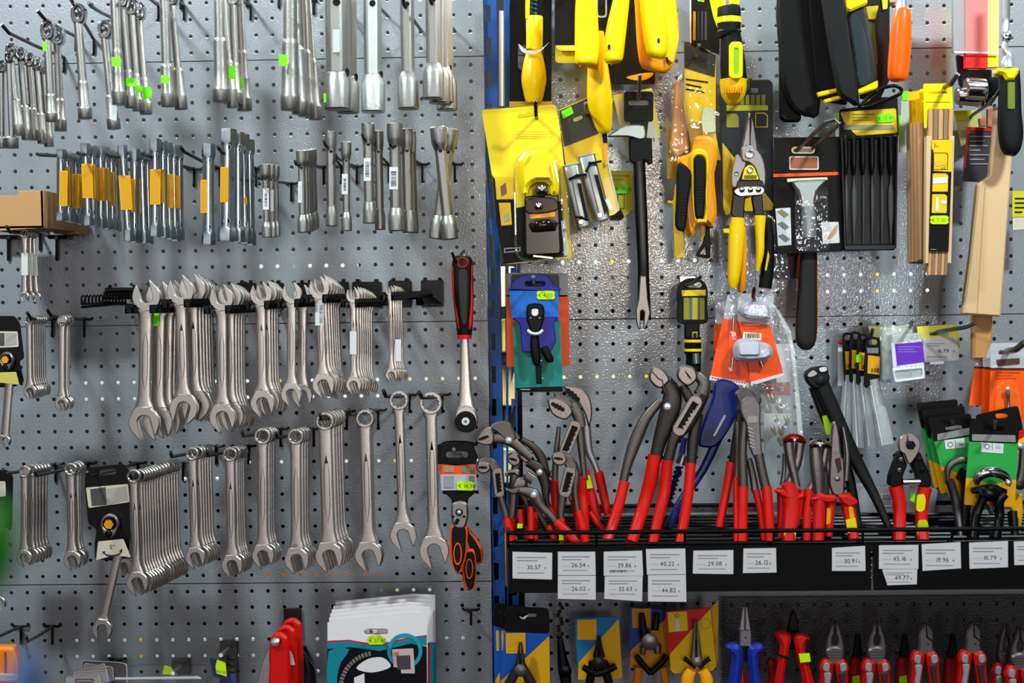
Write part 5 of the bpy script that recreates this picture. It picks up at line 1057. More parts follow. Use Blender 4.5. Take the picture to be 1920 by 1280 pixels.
pr(t, 'yellow_collar', rq([(1869, 128), (1913, 127), (1911, 137), (1903, 151), (1888, 151), (1882, 140), (1870, 137)], 3), 190, 24, YBR, 4); part(t, 'grip', lambda b: b.loft([(1892, 134, 175, 18, 12, 3), (1893, 170, 175, 19, 13, 3), (1893, 210, 175, 20, 13, 3), (1895, 250, 175, 21.5, 13, 3), (1895, 278, 175, 17, 12, 3), (1893, 291, 175, 9, 8, 3)], RUBBER, 24, 3)); pr(t, 'grip_print', rrect(1890, 154, 1903, 204, 2), 189.5, 3, mat('6a7a20', .6))
peg(1822, 217, 40, 1860, 190, 160, 1876, 166, 'grey peg curving up at right beside the wooden handles')
t = T('product_card', 'dark card with red border and blurred lines by the wooden handles', 'card', 1835, 240, 60)
pr(t, 'card', [(1814, 238), (1865, 240), (1858, 342), (1805, 340)], 66, 1.5, mat('2f3138', .45)); pr(t, 'red_border', [(1814, 238), (1865, 240), (1865, 246), (1818, 244), (1810, 316), (1806, 316)], 67, 1, mat('c8141c', .4)); part(t, 'blurred_print', lambda b: lines(b, 1818, 252, 1858, 312, 67.4, 7, mat('8a8088', .5)))
t = T('product_card', 'yellowish card with white panel above the red-bordered dark card', 'card', 1815, 210, 30); pr(t, 'card', [(1789, 208), (1840, 205), (1842, 250), (1802, 275)], 34, 1.5, mat('b8b070', .5)); pr(t, 'yellow_top', [(1789, 208), (1822, 206), (1812, 226), (1792, 226)], 35, 1, mat('b0a800', .4))
t = T('product_card', 'yellow and white card cut by the right edge of the view', 'card', 1912, 360, 60); pr(t, 'card', [(1898, 358), (1945, 358), (1945, 428), (1899, 431)], 64, 1.5, mat('d8cfc0', .5)); pr(t, 'yellow_top', [(1898, 358), (1945, 358), (1945, 405), (1898, 407)], 65, 1, mat('d8c820', .4)); part(t, 'print', lambda b: lines(b, 1903, 368, 1930, 402, 66, 4, CARDK))
# wooden handles
t = T('wooden_mallet', 'broad pale wooden tool handle with a ridge, at the right', 'mallet', 1868, 200, 130)
pr(t, 'paddle', rq([(1868, 198), (1876, 199), (1899, 292), (1892, 386), (1885, 480), (1877, 594), (1805, 589), (1820, 480), (1834, 345), (1856, 330), (1865, 244)], 4), 140, 16, WOODL, 2.5); pr(t, 'ridge', [(1846, 350), (1848, 350), (1833, 588), (1831, 588)], 140.4, 1, WOOD)
t = T('wooden_mallet', 'narrower wooden handle showing below the broad pale one', 'mallet', 1845, 560, 110); pr(t, 'shaft', rq([(1826, 560), (1863, 560), (1862, 640), (1850, 674), (1825, 674)], 4), 116, 18, mat('c08a56', .5, 0, .15, 40, sx=6), 3)
t = T('wooden_mallet', 'short reddish wooden handle ends behind the broad handle', 'mallet', 1850, 200, 90); pr(t, 'shaft', [(1836, 222), (1848, 218), (1850, 236), (1838, 238)], 96, 8, mat('a8704c', .5), 1); pr(t, 'shaft', [(1852, 204), (1868, 200), (1866, 240), (1852, 238)], 96, 8, mat('a8704c', .5), 1)
# ---------------------------------------------------------------- middle of the right bay
def peg2(x0, y0, d0, x1, y1, d1, x2, y2, lab, m=HOOKG, r=2.6): peg(x0, y0, d0, x1, y1, d1, x2, y2, lab, m, r)
t = T('product_pack', 'orange blister pack with grey header behind the blue and teal one', 'pack', 1008, 515, 60)
pr(t, 'header', rq([(949, 511), (1065, 512), (1066, 556), (949, 556)], 5), 62, 3, mat('8a8488', .4)); pr(t, 'card', rq([(949, 553), (1066, 553), (1068, 686), (950, 688)], 4), 62, 3, mat('e04a08', .35)); pr(t, 'black_window', rq([(958, 514), (1048, 514), (1050, 556), (958, 556)], 5), 63, 1, mat('0e1026', .3))
t = T('ratchet_pack', 'blue and teal hanging pack holding a small black ratchet and sockets', 'pack', 1003, 525, 110)
NV = mat('14148c', .35, 0, 0, 300, .2)
pr(t, 'hanger', [cr([(960, 530), (976, 518), (990, 516), (1003, 512), (1014, 515), (1028, 518), (1036, 532), (1046, 538), (1048, 545), (958, 546), (958, 538)], 2), slot(985, 528, 1022, 536)], 114, 4, NV, 1)
pr(t, 'blue_card', [(958, 542), (1047, 545), (1048, 600), (961, 600), (955, 560)], 114, 2, mat('1468c8', .4)); pr(t, 'teal_card', [(961, 603), (1051, 600), (1055, 724), (965, 727)], 112, 2, TEAL); pr(t, 'bottom_strip', rq([(967, 727), (1055, 724), (1055, 734), (970, 735)], 2), 113, 2, CARDK); part(t, 'strip_print', lambda b: lines(b, 976, 728, 994, 732, 113.4, 1, LGREY))
pr(t, 'blue_holder', rq([(960, 596), (1048, 594), (1038, 604), (1043, 638), (1033, 659), (979, 660), (975, 606)], 4), 120, 6, NV, 1)
pr(t, 'ratchet_head', cr([(988, 574), (996, 569), (1012, 569), (1020, 576), (1020, 598), (1014, 616), (1008, 628), (997, 628), (992, 612), (987, 596)], 3), 132, 10, BLACK, 2); part(t, 'ratchet_drive', lambda b: b.rev(1003, 586, 132, [(7.5, 0), (7.5, 2), (6, 2.6), (5, 1.4), (3, 1.4), (2.5, 2.4)], SILW, 20))
part(t, 'ratchet_handle', lambda b: b.loft([(1003, 624, 128, 7, 5, 3), (1003, 650, 128, 9, 6, 3), (1006, 676, 128, 8, 6, 3), (1007, 684, 128, 5, 5, 3)], BLACK, 16, 2)); part(t, 'ratchet_lever', lambda b: b.loft([(1019, 650, 124, 7, 5, 3), (1030, 672, 124, 8, 5, 3), (1032, 679, 124, 5, 4, 3)], BLACK, 14, 2))
pr(t, 'extension_bar', [(1004, 684), (1014, 684), (1016, 720), (1006, 720)], 124, 6, BLACK, 1); part(t, 'white_tie', lambda b: b.tube([(990, 619, 134), (998, 625, 138), (1010, 625, 138), (1017, 619, 134)], 2.2, WHITE, 8, 3))
part(t, 'price_sticker', lambda b: price(b, 1006, 545, 35, 16, 116, '€ 4.70', LIMEY))
for x, y in ((1015, 676), (1017, 709), (995, 596), (1012, 596)): part(t, 'rivet', lambda b: b.dome(x, y, 134, 1.6, 1, SILW, 8))
peg(1001, 532, 20, 1000, 528, 150, 1000, 519, 'grey peg through the blue pack hanger')
t = T('bit_holder_pack', 'black and yellow tagged bit holder beside the pry bar fork', 'bit holder', 1298, 530, 80)
pr(t, 'hang_tag', [cr([(1270, 545), (1274, 532), (1286, 523), (1298, 521), (1312, 523), (1322, 531), (1327, 545), (1326, 575), (1326, 604), (1298, 607), (1271, 604), (1270, 575)], 3), slot(1284, 529, 1316, 539)], 84, 3, BLACK, .8)
pr(t, 'yellow_label', [(1278, 544), (1323, 543), (1323, 554), (1279, 555)], 85, 1, YM)
for k, (mm, a, c) in enumerate(((mat('8a8420', .4), 1282, 1292), (mat('5a5e5a', .4), 1292, 1298), (mat('b0a428', .4), 1298, 1308), (mat('4c4c50', .4), 1308, 1313), (mat('8a8420', .4), 1313, 1321))): pr(t, 'label_stripe', [(a, 558), (c, 558), (c, 599), (a, 599)], 85, 1, mm)
part(t, 'neck', lambda b: b.box(1284, 604, 1312, 634, 88, 12, BLACK, 2)); pr(t, 'yellow_latch', [(1298, 622), (1308, 622), (1308, 633), (1298, 633)], 100, 8, mat('b09c30', .4), 1); pr(t, 'latch_hole', rrect(1300, 624, 1306, 632, 1.5), 101, 2, BLACK)
part(t, 'holder_body', lambda b: b.loft([(1299, 632, 88, 15, 12, 3), (1299, 662, 88, 16, 12, 3), (1300, 664, 88, 14, 11, 3), (1300, 696, 88, 14, 11, 3)], BLACK, 20))
for y in (636, 653): part(t, 'yellow_band', lambda b: b.loft([(1299, y, 88, 16.5, 12.6, 3), (1299, y + 5, 88, 16.8, 12.8, 3)], YM, 20))
part(t, 'steel_sleeve', lambda b: b.loft([(1304, 662, 97, 7, None), (1305, 681, 97, 7, None)], SIL, 16))
pr(t, 'wall_clip', [(1274, 517), (1305, 517), (1305, 530), (1274, 530)], 12, 10, SILW, 1)
peg(1288, 536, 84, 1306, 526, 150, 1316, 516, 'grey curved peg through the bit holder tag')
# orange screw packs with clear bag behind
t = T('plastic_bag', 'large clear bag with brass valve parts and white label card', 'bag', 1410, 560, 70)
pr(t, 'bag', rq([(1352, 561), (1440, 566), (1456, 572), (1484, 620), (1496, 700), (1508, 830), (1505, 985), (1432, 990), (1424, 800), (1380, 700)], 10), 90, 1, film('bag_film', (1, 1, 1), .9))
pr(t, 'bag_fold', cr([(1450, 572), (1482, 620), (1494, 700), (1506, 830), (1500, 860), (1488, 700), (1476, 628)], 2), 98, 1, film('bag_edge', (1, 1, 1), .75)); pr(t, 'label_card', [(1452, 645), (1479, 644), (1482, 716), (1456, 717)], 86, 1, mat('dfe2ea', .5)); pr(t, 'red_print', [[(1428, 722), (1480, 716), (1481, 742), (1440, 738)], [(1446, 726), (1470, 724), (1470, 734), (1448, 732)]], 85, 1, mat('b03040', .5)); pr(t, 'white_card', [(1432, 775), (1485, 775), (1486, 777), (1434, 835), (1440, 920), (1434, 920)], 84, 1, mat('c0c2cc', .5))
rnd = random.Random(3)
for k in range(9):
    x, y = 1436 + rnd.random() * 42, 738 + (k % 5) * 20; part(t, 'brass_fitting', lambda b: b.loft([(x, y, 80, 6, None), (x + 3, y + 8, 80, 7, None), (x + 5, y + 18, 80, 4.5, None)], BRASS, 12))
def screwpack(lab, hd, cd, d, h, strip):
    t = T('bit_pack', lab, 'pack', (hd[0][0] + hd[1][0]) / 2, hd[0][1], d); pr(t, 'orange_card', rq(cd, 3), d, 2, mat('ff5208', .35)); pr(t, 'clear_header', rq(hd, 6), d + .5, 1, film('grey_film', (.8, .8, .85), .55)); pr(t, 'white_strip', strip, d + .6, .5, WHITE); part(t, 'strip_print', lambda b: [b.box(strip[0][0] + 4 + k * 5, strip[0][1] + 3.2 + k * .8, strip[0][0] + 7 + k * 5, strip[0][1] + 5 + k * .8, d + .9, .2, DGREY) for k in range(int((strip[1][0] - strip[0][0]) / 5.5))]); return t
t = screwpack('red-orange pack edge with grey header, hindmost of the orange trio', [(1341, 566), (1375, 564), (1375, 606), (1341, 608)], [(1340, 607), (1375, 607), (1360, 662), (1338, 662)], 70, 0, [(1340, 655), (1356, 655), (1356, 657), (1340, 657)])
t = screwpack('left-leaning orange card with a steel bit, under the white blister', [(1364, 552), (1404, 549), (1400, 602), (1356, 598)], [(1356, 596), (1404, 600), (1408, 640), (1404, 724), (1330, 712)], 105, 0, [(1331, 704), (1405, 718), (1404, 724), (1330, 712)])
part(t, 'steel_bit', lambda b: b.loft([(1374, 668, 112, 3.4, None, 'h'), (1372, 692, 112, 3.4, None, 'h')], STEEL, 12)); part(t, 'steel_bit', lambda b: b.loft([(1376, 590, 112, 2.6, None), (1374, 620, 112, 2.6, None)], STEEL, 12)); pr(t, 'tip_blister', rq([(1366, 600), (1382, 600), (1386, 700), (1362, 700)], 6), 116, 10, CLEAR, 3)
t = screwpack('right-leaning orange card with a bright white-silver blister', [(1384, 552), (1452, 549), (1446, 610), (1382, 604)], [(1383, 600), (1443, 606), (1470, 704), (1408, 723), (1400, 660)], 112, 0, [(1408, 716), (1469, 699), (1470, 704), (1408, 723)])
SB = mat('c9ccdc', .14, .35, .6, 60, .6)
pr(t, 'silver_blister', cr([(1394, 570), (1414, 566), (1440, 570), (1444, 592), (1440, 598), (1392, 592)], 3), 128, 14, SB, 4); pr(t, 'silver_blister', cr([(1376, 652), (1384, 638), (1400, 634), (1424, 640), (1444, 646), (1450, 662), (1440, 674), (1410, 678), (1380, 674)], 3), 132, 20, SB, 5); pr(t, 'blister_bulge', rq([(1383, 642), (1426, 640), (1426, 668), (1384, 668)], 8), 138, 8, mat('d8dae8', .12, .3, .3, 40, .6), 3)
pr(t, 'side_blister', rq([(1364, 556), (1384, 552), (1380, 610), (1374, 612), (1368, 596)], 5), 122, 10, CLEAR, 3)
pr(t, 'grey_band', [(1384, 590), (1445, 600), (1443, 608), (1383, 601)], 118, 1, mat('c0a8a0', .4)); pr(t, 'barcode_label', [(1394, 622), (1428, 625), (1427, 638), (1392, 634)], 120, .6, mat('f0e0c8', .5)); part(t, 'barcode', lambda b: barcode(b, 1397, 625, 1424, 634, 120.5)); part(t, 'blurred_print', lambda b: lines(b, 1396, 606, 1424, 618, 118, 2, mat('c06a48', .5)))
part(t, 'steel_bit', lambda b: b.loft([(1426, 676, 118, 3.2, None, 'h'), (1430, 688, 118, 3.2, None, 'h')], STEEL, 12))
peg(1416, 562, 100, 1412, 556, 170, 1414, 540, 'black peg through the clear headers of the orange packs', HOOKM)
# black half-round file with orange edge
t = T('rasp', 'long black tool grip with thin orange edges hanging under the scraper card', 'rasp', 1512, 470, 80)
part(t, 'orange_edge', lambda b: b.loft([(1515, 470, 78, 17, 6, 3), (1514, 540, 78, 19, 7, 3), (1512, 610, 78, 21, 7, 3), (1511, 640, 78, 19, 7, 3)], ORANGE, 20, 2)); part(t, 'grip', lambda b: b.loft([(1516, 470, 84, 15, 8, 3), (1514, 540, 84, 17.5, 8, 3), (1512, 610, 84, 19.5, 8, 3), (1511, 642, 84, 17, 8, 3), (1511, 652, 84, 11, 6, 3), (1511, 656, 84, 5, 5, 3)], mat('1a1817', .6, spec=.3), 24, 3))
# cable tie dispensers with clear tubes
for i, (x, y, r, d) in enumerate(((1590, 632, -6, 60), (1604, 630, 0, 75), (1618, 634, 2, 92), (1637, 640, 4, 110))):
    w = 14 if i == 3 else 11
    t = T('hanging_pack', 'black hanger with yellow label over clear tube, %s of the four' % ('hindmost left', 'second from left', 'third, with green sticker', 'front right')[i], 'pack', x, y - 8, d, 'black hangers with clear tubes')
    pr(t, 'hanger', [rot(cr([(x - w, y + 4), (x - w + 5, y - 8), (x + w - 6, y - 8), (x + w, y + 2), (x + w, y + 80), (x - w * .2, y + 82), (x - w, y + 84)], 2), x, y, r * .5), rot(slot(x - w * .6, y - 4, x + w * .6, y + 6), x, y, r * .5)], d + 2, 2.5, BLACK, .5)
    pr(t, 'yellow_label', rot([(x - w * .6, y + 26), (x + w, y + 28), (x + w, y + 62), (x - w * .6, y + 60)], x, y, r * .5), d + 3.5, 1, mat('dfa010', .4)); part(t, 'barcode', lambda b: barcode(b, x - w * .2, y + 50, x + w * .8, y + 58, d + 4.2))
    if i == 3: pr(t, 'grey_label', [(x - 12, y + 12), (x + 10, y + 12), (x + 10, y + 22), (x - 10, y + 22)], d + 3.5, 1, mat('77787c', .4))
    if i == 2: pr(t, 'price_sticker', rq([(1605, 665), (1613, 663), (1615, 678), (1606, 680)], 2), d + 5, .5, LIME)
    ex = (1584, 1612, 1634, 1660)[i]
    part(t, 'clear_tube', lambda b: b.loft([(x, y + 70, d - 4, w * .7, 8, 3), ((x + ex) / 2, y + 130, d - 4, w * .95, 9, 3), (ex, 838 if i != 3 else 832, d - 4, w * 1.15, 9, 3)], FROST, 16))
    part(t, 'tube_edge', lambda b: b.loft([(x - w * .3, y + 82, d + 6, 1.2, 1), (ex - w * .4, 836, d + 6, 1.6, 1)], mat('dfe2e8', .3), 6))
t = T('product_card', 'narrow white card with red rounded top beside the black hangers', 'card', 1578, 640, 40); pr(t, 'card', [(1571, 642), (1584, 642), (1582, 722), (1571, 724)], 44, 1.5, mat('d8dae4', .5)); pr(t, 'red_top', cr([(1571, 644), (1576, 636), (1584, 633), (1585, 644)], 3), 45, 1, mat('c01818', .4))
peg(1618, 640, 70, 1634, 628, 150, 1636, 618, 'black peg through the four black hangers', HOOKM)
# clear box with purple label
t = T('small_parts_box', 'clear plastic hanging box with a purple label', 'box', 1695, 612, 120)
pr(t, 'box_shell', rq([(1672, 628), (1728, 624), (1735, 712), (1676, 718)], 5), 142, 24, FROST, 2); pr(t, 'rear_box', rq([(1655, 616), (1712, 607), (1716, 700), (1656, 716)], 6), 118, 26, FROST, 2); pr(t, 'hang_film', rq([(1648, 609), (1716, 606), (1718, 632), (1650, 640)], 5), 122, 1, CLEAR)
pr(t, 'dotted_border', [(1671, 642), (1728, 636), (1733, 688), (1675, 694)], 143, .6, mat('dfe0ea', .5)); pr(t, 'purple_label', [(1678, 645), (1730, 640), (1733, 678), (1682, 685)], 143.6, .6, mat('6a30c0', .4)); part(t, 'blurred_print', lambda b: lines(b, 1684, 648, 1726, 662, 144, 3, mat('9a80d0', .5)))
rnd = random.Random(5)
part(t, 'dots', lambda b: [b.prism(circ(1674 + rnd.random() * 56, 638 + rnd.random() * 4 if k % 2 else 686 + rnd.random() * 4, 1, 6), 143.8, .2, mat('9aa0b4', .5)) for k in range(26)])
pr(t, 'box_rim', [rq([(1673, 690), (1733, 686), (1735, 710), (1678, 718)], 4), rq([(1678, 696), (1729, 691), (1730, 706), (1681, 712)], 3)], 144, 4, mat('e6eaf0', .2, 0, 0, 300, .5), 1); pr(t, 'compartment_wall', [(1708, 692), (1711, 692), (1713, 710), (1710, 710)], 143, 14, FROST)
peg(1704, 618, 60, 1709, 608, 160, 1711, 598, 'grey peg carrying the clear box with the purple label')
t = T('product_card', 'pale yellow card behind the clear box with the purple label', 'card', 1670, 611, 40); pr(t, 'card', [(1628, 611), (1710, 614), (1708, 660), (1640, 660)], 44, 1.5, mat('ded878', .5)); pr(t, 'green_area', [(1650, 660), (1668, 655), (1670, 700), (1652, 700)], 45, 1, mat('a8c8a0', .5))
t = T('price_card', 'yellow hanging card with a white price panel reading 16.79', 'price card', 1758, 610, 40)
pr(t, 'yellow_card', [[(1719, 612), (1796, 608), (1800, 652), (1726, 660)], slot(1742, 622, 1780, 629)], 44, 1.5, mat('e6dc50', .5)); pr(t, 'white_panel', [(1730, 634), (1794, 631), (1798, 675), (1734, 679)], 46, 1, PAPER); part(t, 'price_text', lambda b: (b.text('16.79', 1757, 661, 7, 46.6, INK, -1), b.text('€', 1787, 660, 3.5, 46.6, INK), lines(b, 1738, 642, 1772, 650, 46.5, 2), lines(b, 1738, 666, 1776, 672, 46.5, 1))); pr(t, 'clip', [(1744, 676), (1770, 675), (1770, 682), (1744, 683)], 43, 2, SILW)
peg(1757, 622, 44, 1812, 613, 130, 1828, 606, 'grey peg with bent tip through the 16.79 price card', HOOKG, 3)
# orange bit packs at right
for i, (x0, x1, yb, d) in enumerate(((1827, 1900, 760, 100), (1843, 1910, 785, 115), (1857, 1935, 790, 135))):
    t = T('bit_pack', 'bright orange hanging pack with clear header at right edge, %s' % ('hindmost', 'middle', 'foremost, with steel bit')[i], 'pack', (x0 + x1) / 2, 645 + 2 * i, d, 'bright orange packs at right edge')
    y0 = (688, 689, 691)[i]; pr(t, 'orange_card', [(x0, y0), (x1, y0), (x1 + 4, yb), (x0 - (10 if i == 0 else 3), yb)], d, 2, mat('ff5a0a', .35)); pr(t, 'clear_header', [rq([(x0, 644), (x1, 642), (x1, y0 + 1), (x0, y0)], 5), slot(x0 + 14, 656, x0 + 40, 664)], d + .5, 1.5, film('grey_film2', (.75, .75, .8), .45)); pr(t, 'header_line', [(x0, y0 - 1), (x1, y0 - 1), (x1, y0 + 1), (x0, y0 + 1)], d + 2, 1, CARDK)
    if i == 2: pr(t, 'dark_print', rq([(1868, 674), (1912, 671), (1912, 682), (1870, 686)], 2), d + 1.5, .5, mat('5a3a30', .5)); part(t, 'print', lambda b: lines(b, 1868, 696, 1912, 712, d + .6, 3, mat('c84008', .5))); pr(t, 'blister_emboss', cr([(1868, 790), (1866, 740), (1876, 718), (1892, 712), (1908, 720), (1916, 745), (1914, 790)], 3), d + 3, 4, mat('ff6414', .25, 0, 0, 300, .5), 2); part(t, 'steel_bit', lambda b: (b.loft([(1889, 732, d + 8, 4, None, 'h'), (1890, 744, d + 8, 4, None, 'h'), (1890, 746, d + 8, 3, None, 'h'), (1891, 765, d + 8, 4, None, 'h')], STEEL, 12), b.dome(1889, 729, d + 10, 5, 4, SB, 10)))
peg(1875, 660, 80, 1905, 655, 200, 1921, 642, 'thick grey peg through the orange packs at the right edge', HOOKG, 4.5)
# ---------------------------------------------------------------- basket shelf
DB = 235; YW = 967                                  # front depth, wall line
zs = P(1200, 1021, DB).z - .004                     # shelf height
XL = P(953, 1022, DB).x; XR = 1.02
BW = mat('0a0a0c', .3, .3)
t = T('wire_basket_shelf', 'black wire basket shelf running along the right bay, carrying the pliers', 'shelf', 1400, 1021, DB)
b = MB(); zf = zs
for i in range(9):
    y = -.012 - i * (DB / 1000 - .02) / 8; b.tube([(XL, y, zs + .004), (XR, y, zs + .004)], 2.6, BW, 6, world=True)
b.build('long_wire', t)
b = MB(); x = XL
while x < XR: b.tube([(x, -.004, zs), (x, -DB / 1000 + .004, zs)], 1.6, BW, 6, world=True); x += .034
b.build('cross_wire', t)
b = MB(); b.add([(XL, -.004, zs - .012), (XR, -.004, zs - .012), (XR, -DB / 1000, zs - .012), (XL, -DB / 1000, zs - .012), (XL, -.004, zs - .014), (XR, -.004, zs - .014), (XR, -DB / 1000, zs - .014), (XL, -DB / 1000, zs - .014)], [(0, 1, 2, 3), (4, 5, 6, 7), (0, 3, 7, 4), (1, 2, 6, 5)], BLACK); b.build('shade_tray', t)  # solid tray added under the wires to darken the bay below
b = MB(); b.tube([(XL, -DB / 1000 - .002, zs + .022), (XR, -DB / 1000 - .002, zs + .022)], 3, BW, 8, world=True); b.tube([(XL, -.006, zs + .02), (XR, -.006, zs + .02)], 3, BW, 8, world=True); b.tube([(XL, -.006, zs + .02), (XL, -DB / 1000, zs + .022)], 3, BW, 8, world=True)
x = XL
while x < XR: b.tube([(x, -DB / 1000, zs), (x, -DB / 1000 - .002, zs + .022)], 1.8, BW, 6, world=True); x += .12
b.build('rim_wire', t)
b = MB(); zr = zs + .002; hR = .062
for xa, xb in ((XL, P(1632, 1020, DB).x), (P(1637, 1020, DB).x, XR)):
    o = -DB / 1000 - .004; b.add([(xa, o, zr), (xb, o, zr), (xb, o, zr - hR), (xa, o, zr - hR), (xa, o + .004, zr), (xb, o + .004, zr), (xb, o + .004, zr - hR), (xa, o + .004, zr - hR)], [(0, 1, 2, 3), (4, 5, 6, 7), (0, 1, 5, 4), (3, 2, 6, 7), (0, 3, 7, 4), (1, 2, 6, 5)], mat('050506', .45, spec=.12))
b.build('price_rail', t)
b = MB()
for q in range(5): b.dome(1634, 1035 + q * 12, DB + 5, 2, 1.5, SIL, 8)
b.build('rail_screws', t)
TAGS = [('30.57', (961, 1034), (1035.5, 1036), (1035, 1086), (961, 1084)), ('26.54', (1046, 1034), (1116, 1034), (1117, 1078), (1046, 1078)), ('26.02', (1046, 1079), (1117, 1079), (1117, 1124), (1046, 1122)), ('39.86', (1132, 1034), (1204, 1032), (1206, 1079), (1132, 1079)),
 ('32.63', (1134, 1080), (1205, 1079), (1204, 1127), (1133, 1122)), ('40.22', (1211, 1029), (1285, 1028), (1286, 1076), (1213, 1077)), ('44.82', (1215, 1078), (1286, 1077), (1287, 1128), (1215, 1127)), ('29.08', (1300, 1032), (1375, 1031), (1375, 1076), (1299, 1075)), ('26.12', (1394, 1028), (1455, 1027), (1456, 1073), (1393, 1074)),
 ('30.91', (1560, 1027), (1622, 1023), (1623, 1070), (1560, 1070)), ('45.16', (1648, 1022), (1722, 1021), (1722, 1066), (1648, 1066)), ('49.77', (1654, 1067), (1720, 1064), (1719, 1095), (1664, 1097)), ('19.96', (1728, 1020), (1801, 1016), (1802, 1065), (1730, 1070)), ('10.79', (1817, 1017), (1890, 1014), (1890, 1063), (1818, 1066)), ('', (1901, 1015), (1960, 1013), (1960, 1058), (1902, 1059))]
TW = ['leftmost on the rail', 'second on the rail, above a lower one', 'tucked below the 26.54 one', 'with a small barcode line', 'tucked below the barcoded one', 'fourth in the upper row, above a lower one', 'lowest-hanging, below the 40.22 one', 'alone right of the double 40.22 pair', 'narrow, last before the wide gap', 'narrow, just right of the wide gap', 'first right of the rail joint', 'small and curled, below the 45.16 one', 'tilted, between the curled pair and the last full one', 'below the green and yellow cards', '']
for (tx, a, c, e, f), tw in zip(TAGS, TW):
    t = T('price_label', ('white price label reading %s, %s' % (tx, tw)) if tx else 'white price label on the rail, cut by the right edge', 'price label', a[0], a[1], DB + 5); dd = DB + 5.2 + (.4 if tx in ('26.54', '39.86', '40.22', '45.16') else 0)
    pr(t, 'paper', [a, c, e, f], dd, .4, mat('cfcace', .6)); w = c[0] - a[0]; h = f[1] - a[1]; q = dd + .2
    part(t, 'print', lambda b: (lines(b, a[0] + w * .1, a[1] + h * .16, a[0] + w * .85, a[1] + h * .4, q, 2, mat('8a868c', .6)), b.box(a[0] + w * .1, a[1] + h * .56, a[0] + w * .34, a[1] + h * .61, q, .1, LGREY), lines(b, a[0] + w * .12, a[1] + h * .74, a[0] + w * .8, a[1] + h * .86, q, 1, mat('98949a', .6))))
    if tx: part(t, 'price_text', lambda b: (b.text(tx, a[0] + w * .36, a[1] + h * .66, 8, q, INK, -1), b.text('€', a[0] + w * .8, a[1] + h * .65, 3.6, q, INK, -1)))
    if tx == '39.86': part(t, 'barcode', lambda b: barcode(b, a[0] + 12, a[1] + 34, a[0] + 42, a[1] + 39, q))
# ---------------------------------------------------------------- pliers in the basket
HR = mat('cf0f05', .38); TS = mat('6f6865', .42, .95, .1, 300); TSD = mat('4a4442', .42, .9, .1, 300); TJ = mat('958c8a', .35, 1, .1, 300)
def arm(t, name, pts, m, e=3, sub=3): return part(t, name, lambda b: b.loft([(x, y, d, w, h, e) for x, y, d, w, h in pts], m, 18, sub))
def disc(t, name, x, y, d, r, m=TJ, h=3): return part(t, name, lambda b: b.rev(x, y, d, [(r, 0), (r, h * .6), (r * .7, h), (.1, h * 1.1)], m, 20))
# 1 large dark pliers left of the pair
t = T('water_pump_pliers', 'big dark pliers with rounded closed jaws and a bright pivot button', 'pliers', 1230, 1010, 180)
pr(t, 'jaw', cr([(1217, 703), (1224, 687), (1232, 686), (1246, 695), (1256, 711), (1248, 722), (1238, 728), (1228, 724), (1219, 714)], 3), 190, 12, TJ, 2.5); pr(t, 'jaw_line', [(1222, 697), (1224, 696), (1236, 709), (1243, 712), (1246, 728), (1252, 738), (1250, 738), (1244, 730), (1241, 714), (1234, 711)], 191, 1, TSD)
arm(t, 'dark_shank', [(1246, 712, 180, 12, 5), (1260, 735, 180, 17, 8), (1258, 762, 180, 19, 9), (1248, 795, 180, 17, 8), (1236, 830, 180, 13, 7), (1228, 866, 180, 11, 6)], TSD); disc(t, 'pivot_button', 1251, 762, 189, 7.5, SILW, 4)
arm(t, 'dark_shank', [(1238, 752, 165, 8, 5), (1212, 782, 165, 10, 6), (1192, 825, 165, 12, 6), (1176, 872, 165, 9, 6), (1168, 908, 165, 8, 6)], TS)
arm(t, 'red_handle', [(1227, 852, 180, 12, 8), (1222, 890, 180, 13, 8), (1206, 950, 180, 12, 8), (1186, 1010, 200, 11, 8), (1183, 1018, 204, 10, 7)], HR); arm(t, 'red_handle', [(1171, 902, 165, 10, 7), (1162, 940, 170, 10, 8), (1148, 985, 180, 10, 8), (1138, 1015, 195, 10, 7)], HR)
# 2 slotted box joint pliers
t = T('water_pump_pliers', 'large grey pliers with long slotted adjusting bar beside the blue pipe wrench', 'pliers', 1270, 1010, 190)
pr(t, 'jaw', cr([(1269, 703), (1275, 687), (1286, 684), (1302, 690), (1308, 705), (1303, 716), (1290, 724), (1276, 716)], 3), 200, 12, TJ, 2.5); pr(t, 'jaw_gap', cr([(1284, 694), (1292, 703), (1297, 712), (1290, 706)], 2), 201, 2, BLACK)
arm(t, 'dark_shank', [(1280, 722, 188, 7, 6), (1290, 742, 188, 10, 6), (1300, 756, 188, 9, 6)], TSD); arm(t, 'grey_shank', [(1306, 702, 190, 9, 6), (1320, 718, 190, 12, 7), (1316, 738, 190, 14, 7)], TS)
bar = rot(rrect(1276, 738, 1302, 822, 12), 1290, 780, 31); pr(t, 'slotted_bar', [bar, rot([(1284, 752), (1295, 752), (1295, 764)] + [(1294 - (0 if k % 2 else 3.5), 766 + 4.4 * k) for k in range(10)] + [(1285, 808)], 1290, 780, 31)], 202, 9, TJ, 1); pr(t, 'slot_shadow', rot(rrect(1283, 750, 1296, 810, 4), 1290, 780, 31), 195, 4, BLACK)
arm(t, 'grey_shank', [(1322, 740, 196, 8, 6), (1296, 790, 190, 10, 6), (1266, 820, 190, 10, 6), (1256, 850, 190, 10, 6), (1252, 868, 190, 10, 6)], TSD); arm(t, 'grey_shank', [(1310, 775, 180, 9, 6), (1300, 820, 180, 11, 6), (1296, 872, 180, 9, 6)], TSD)
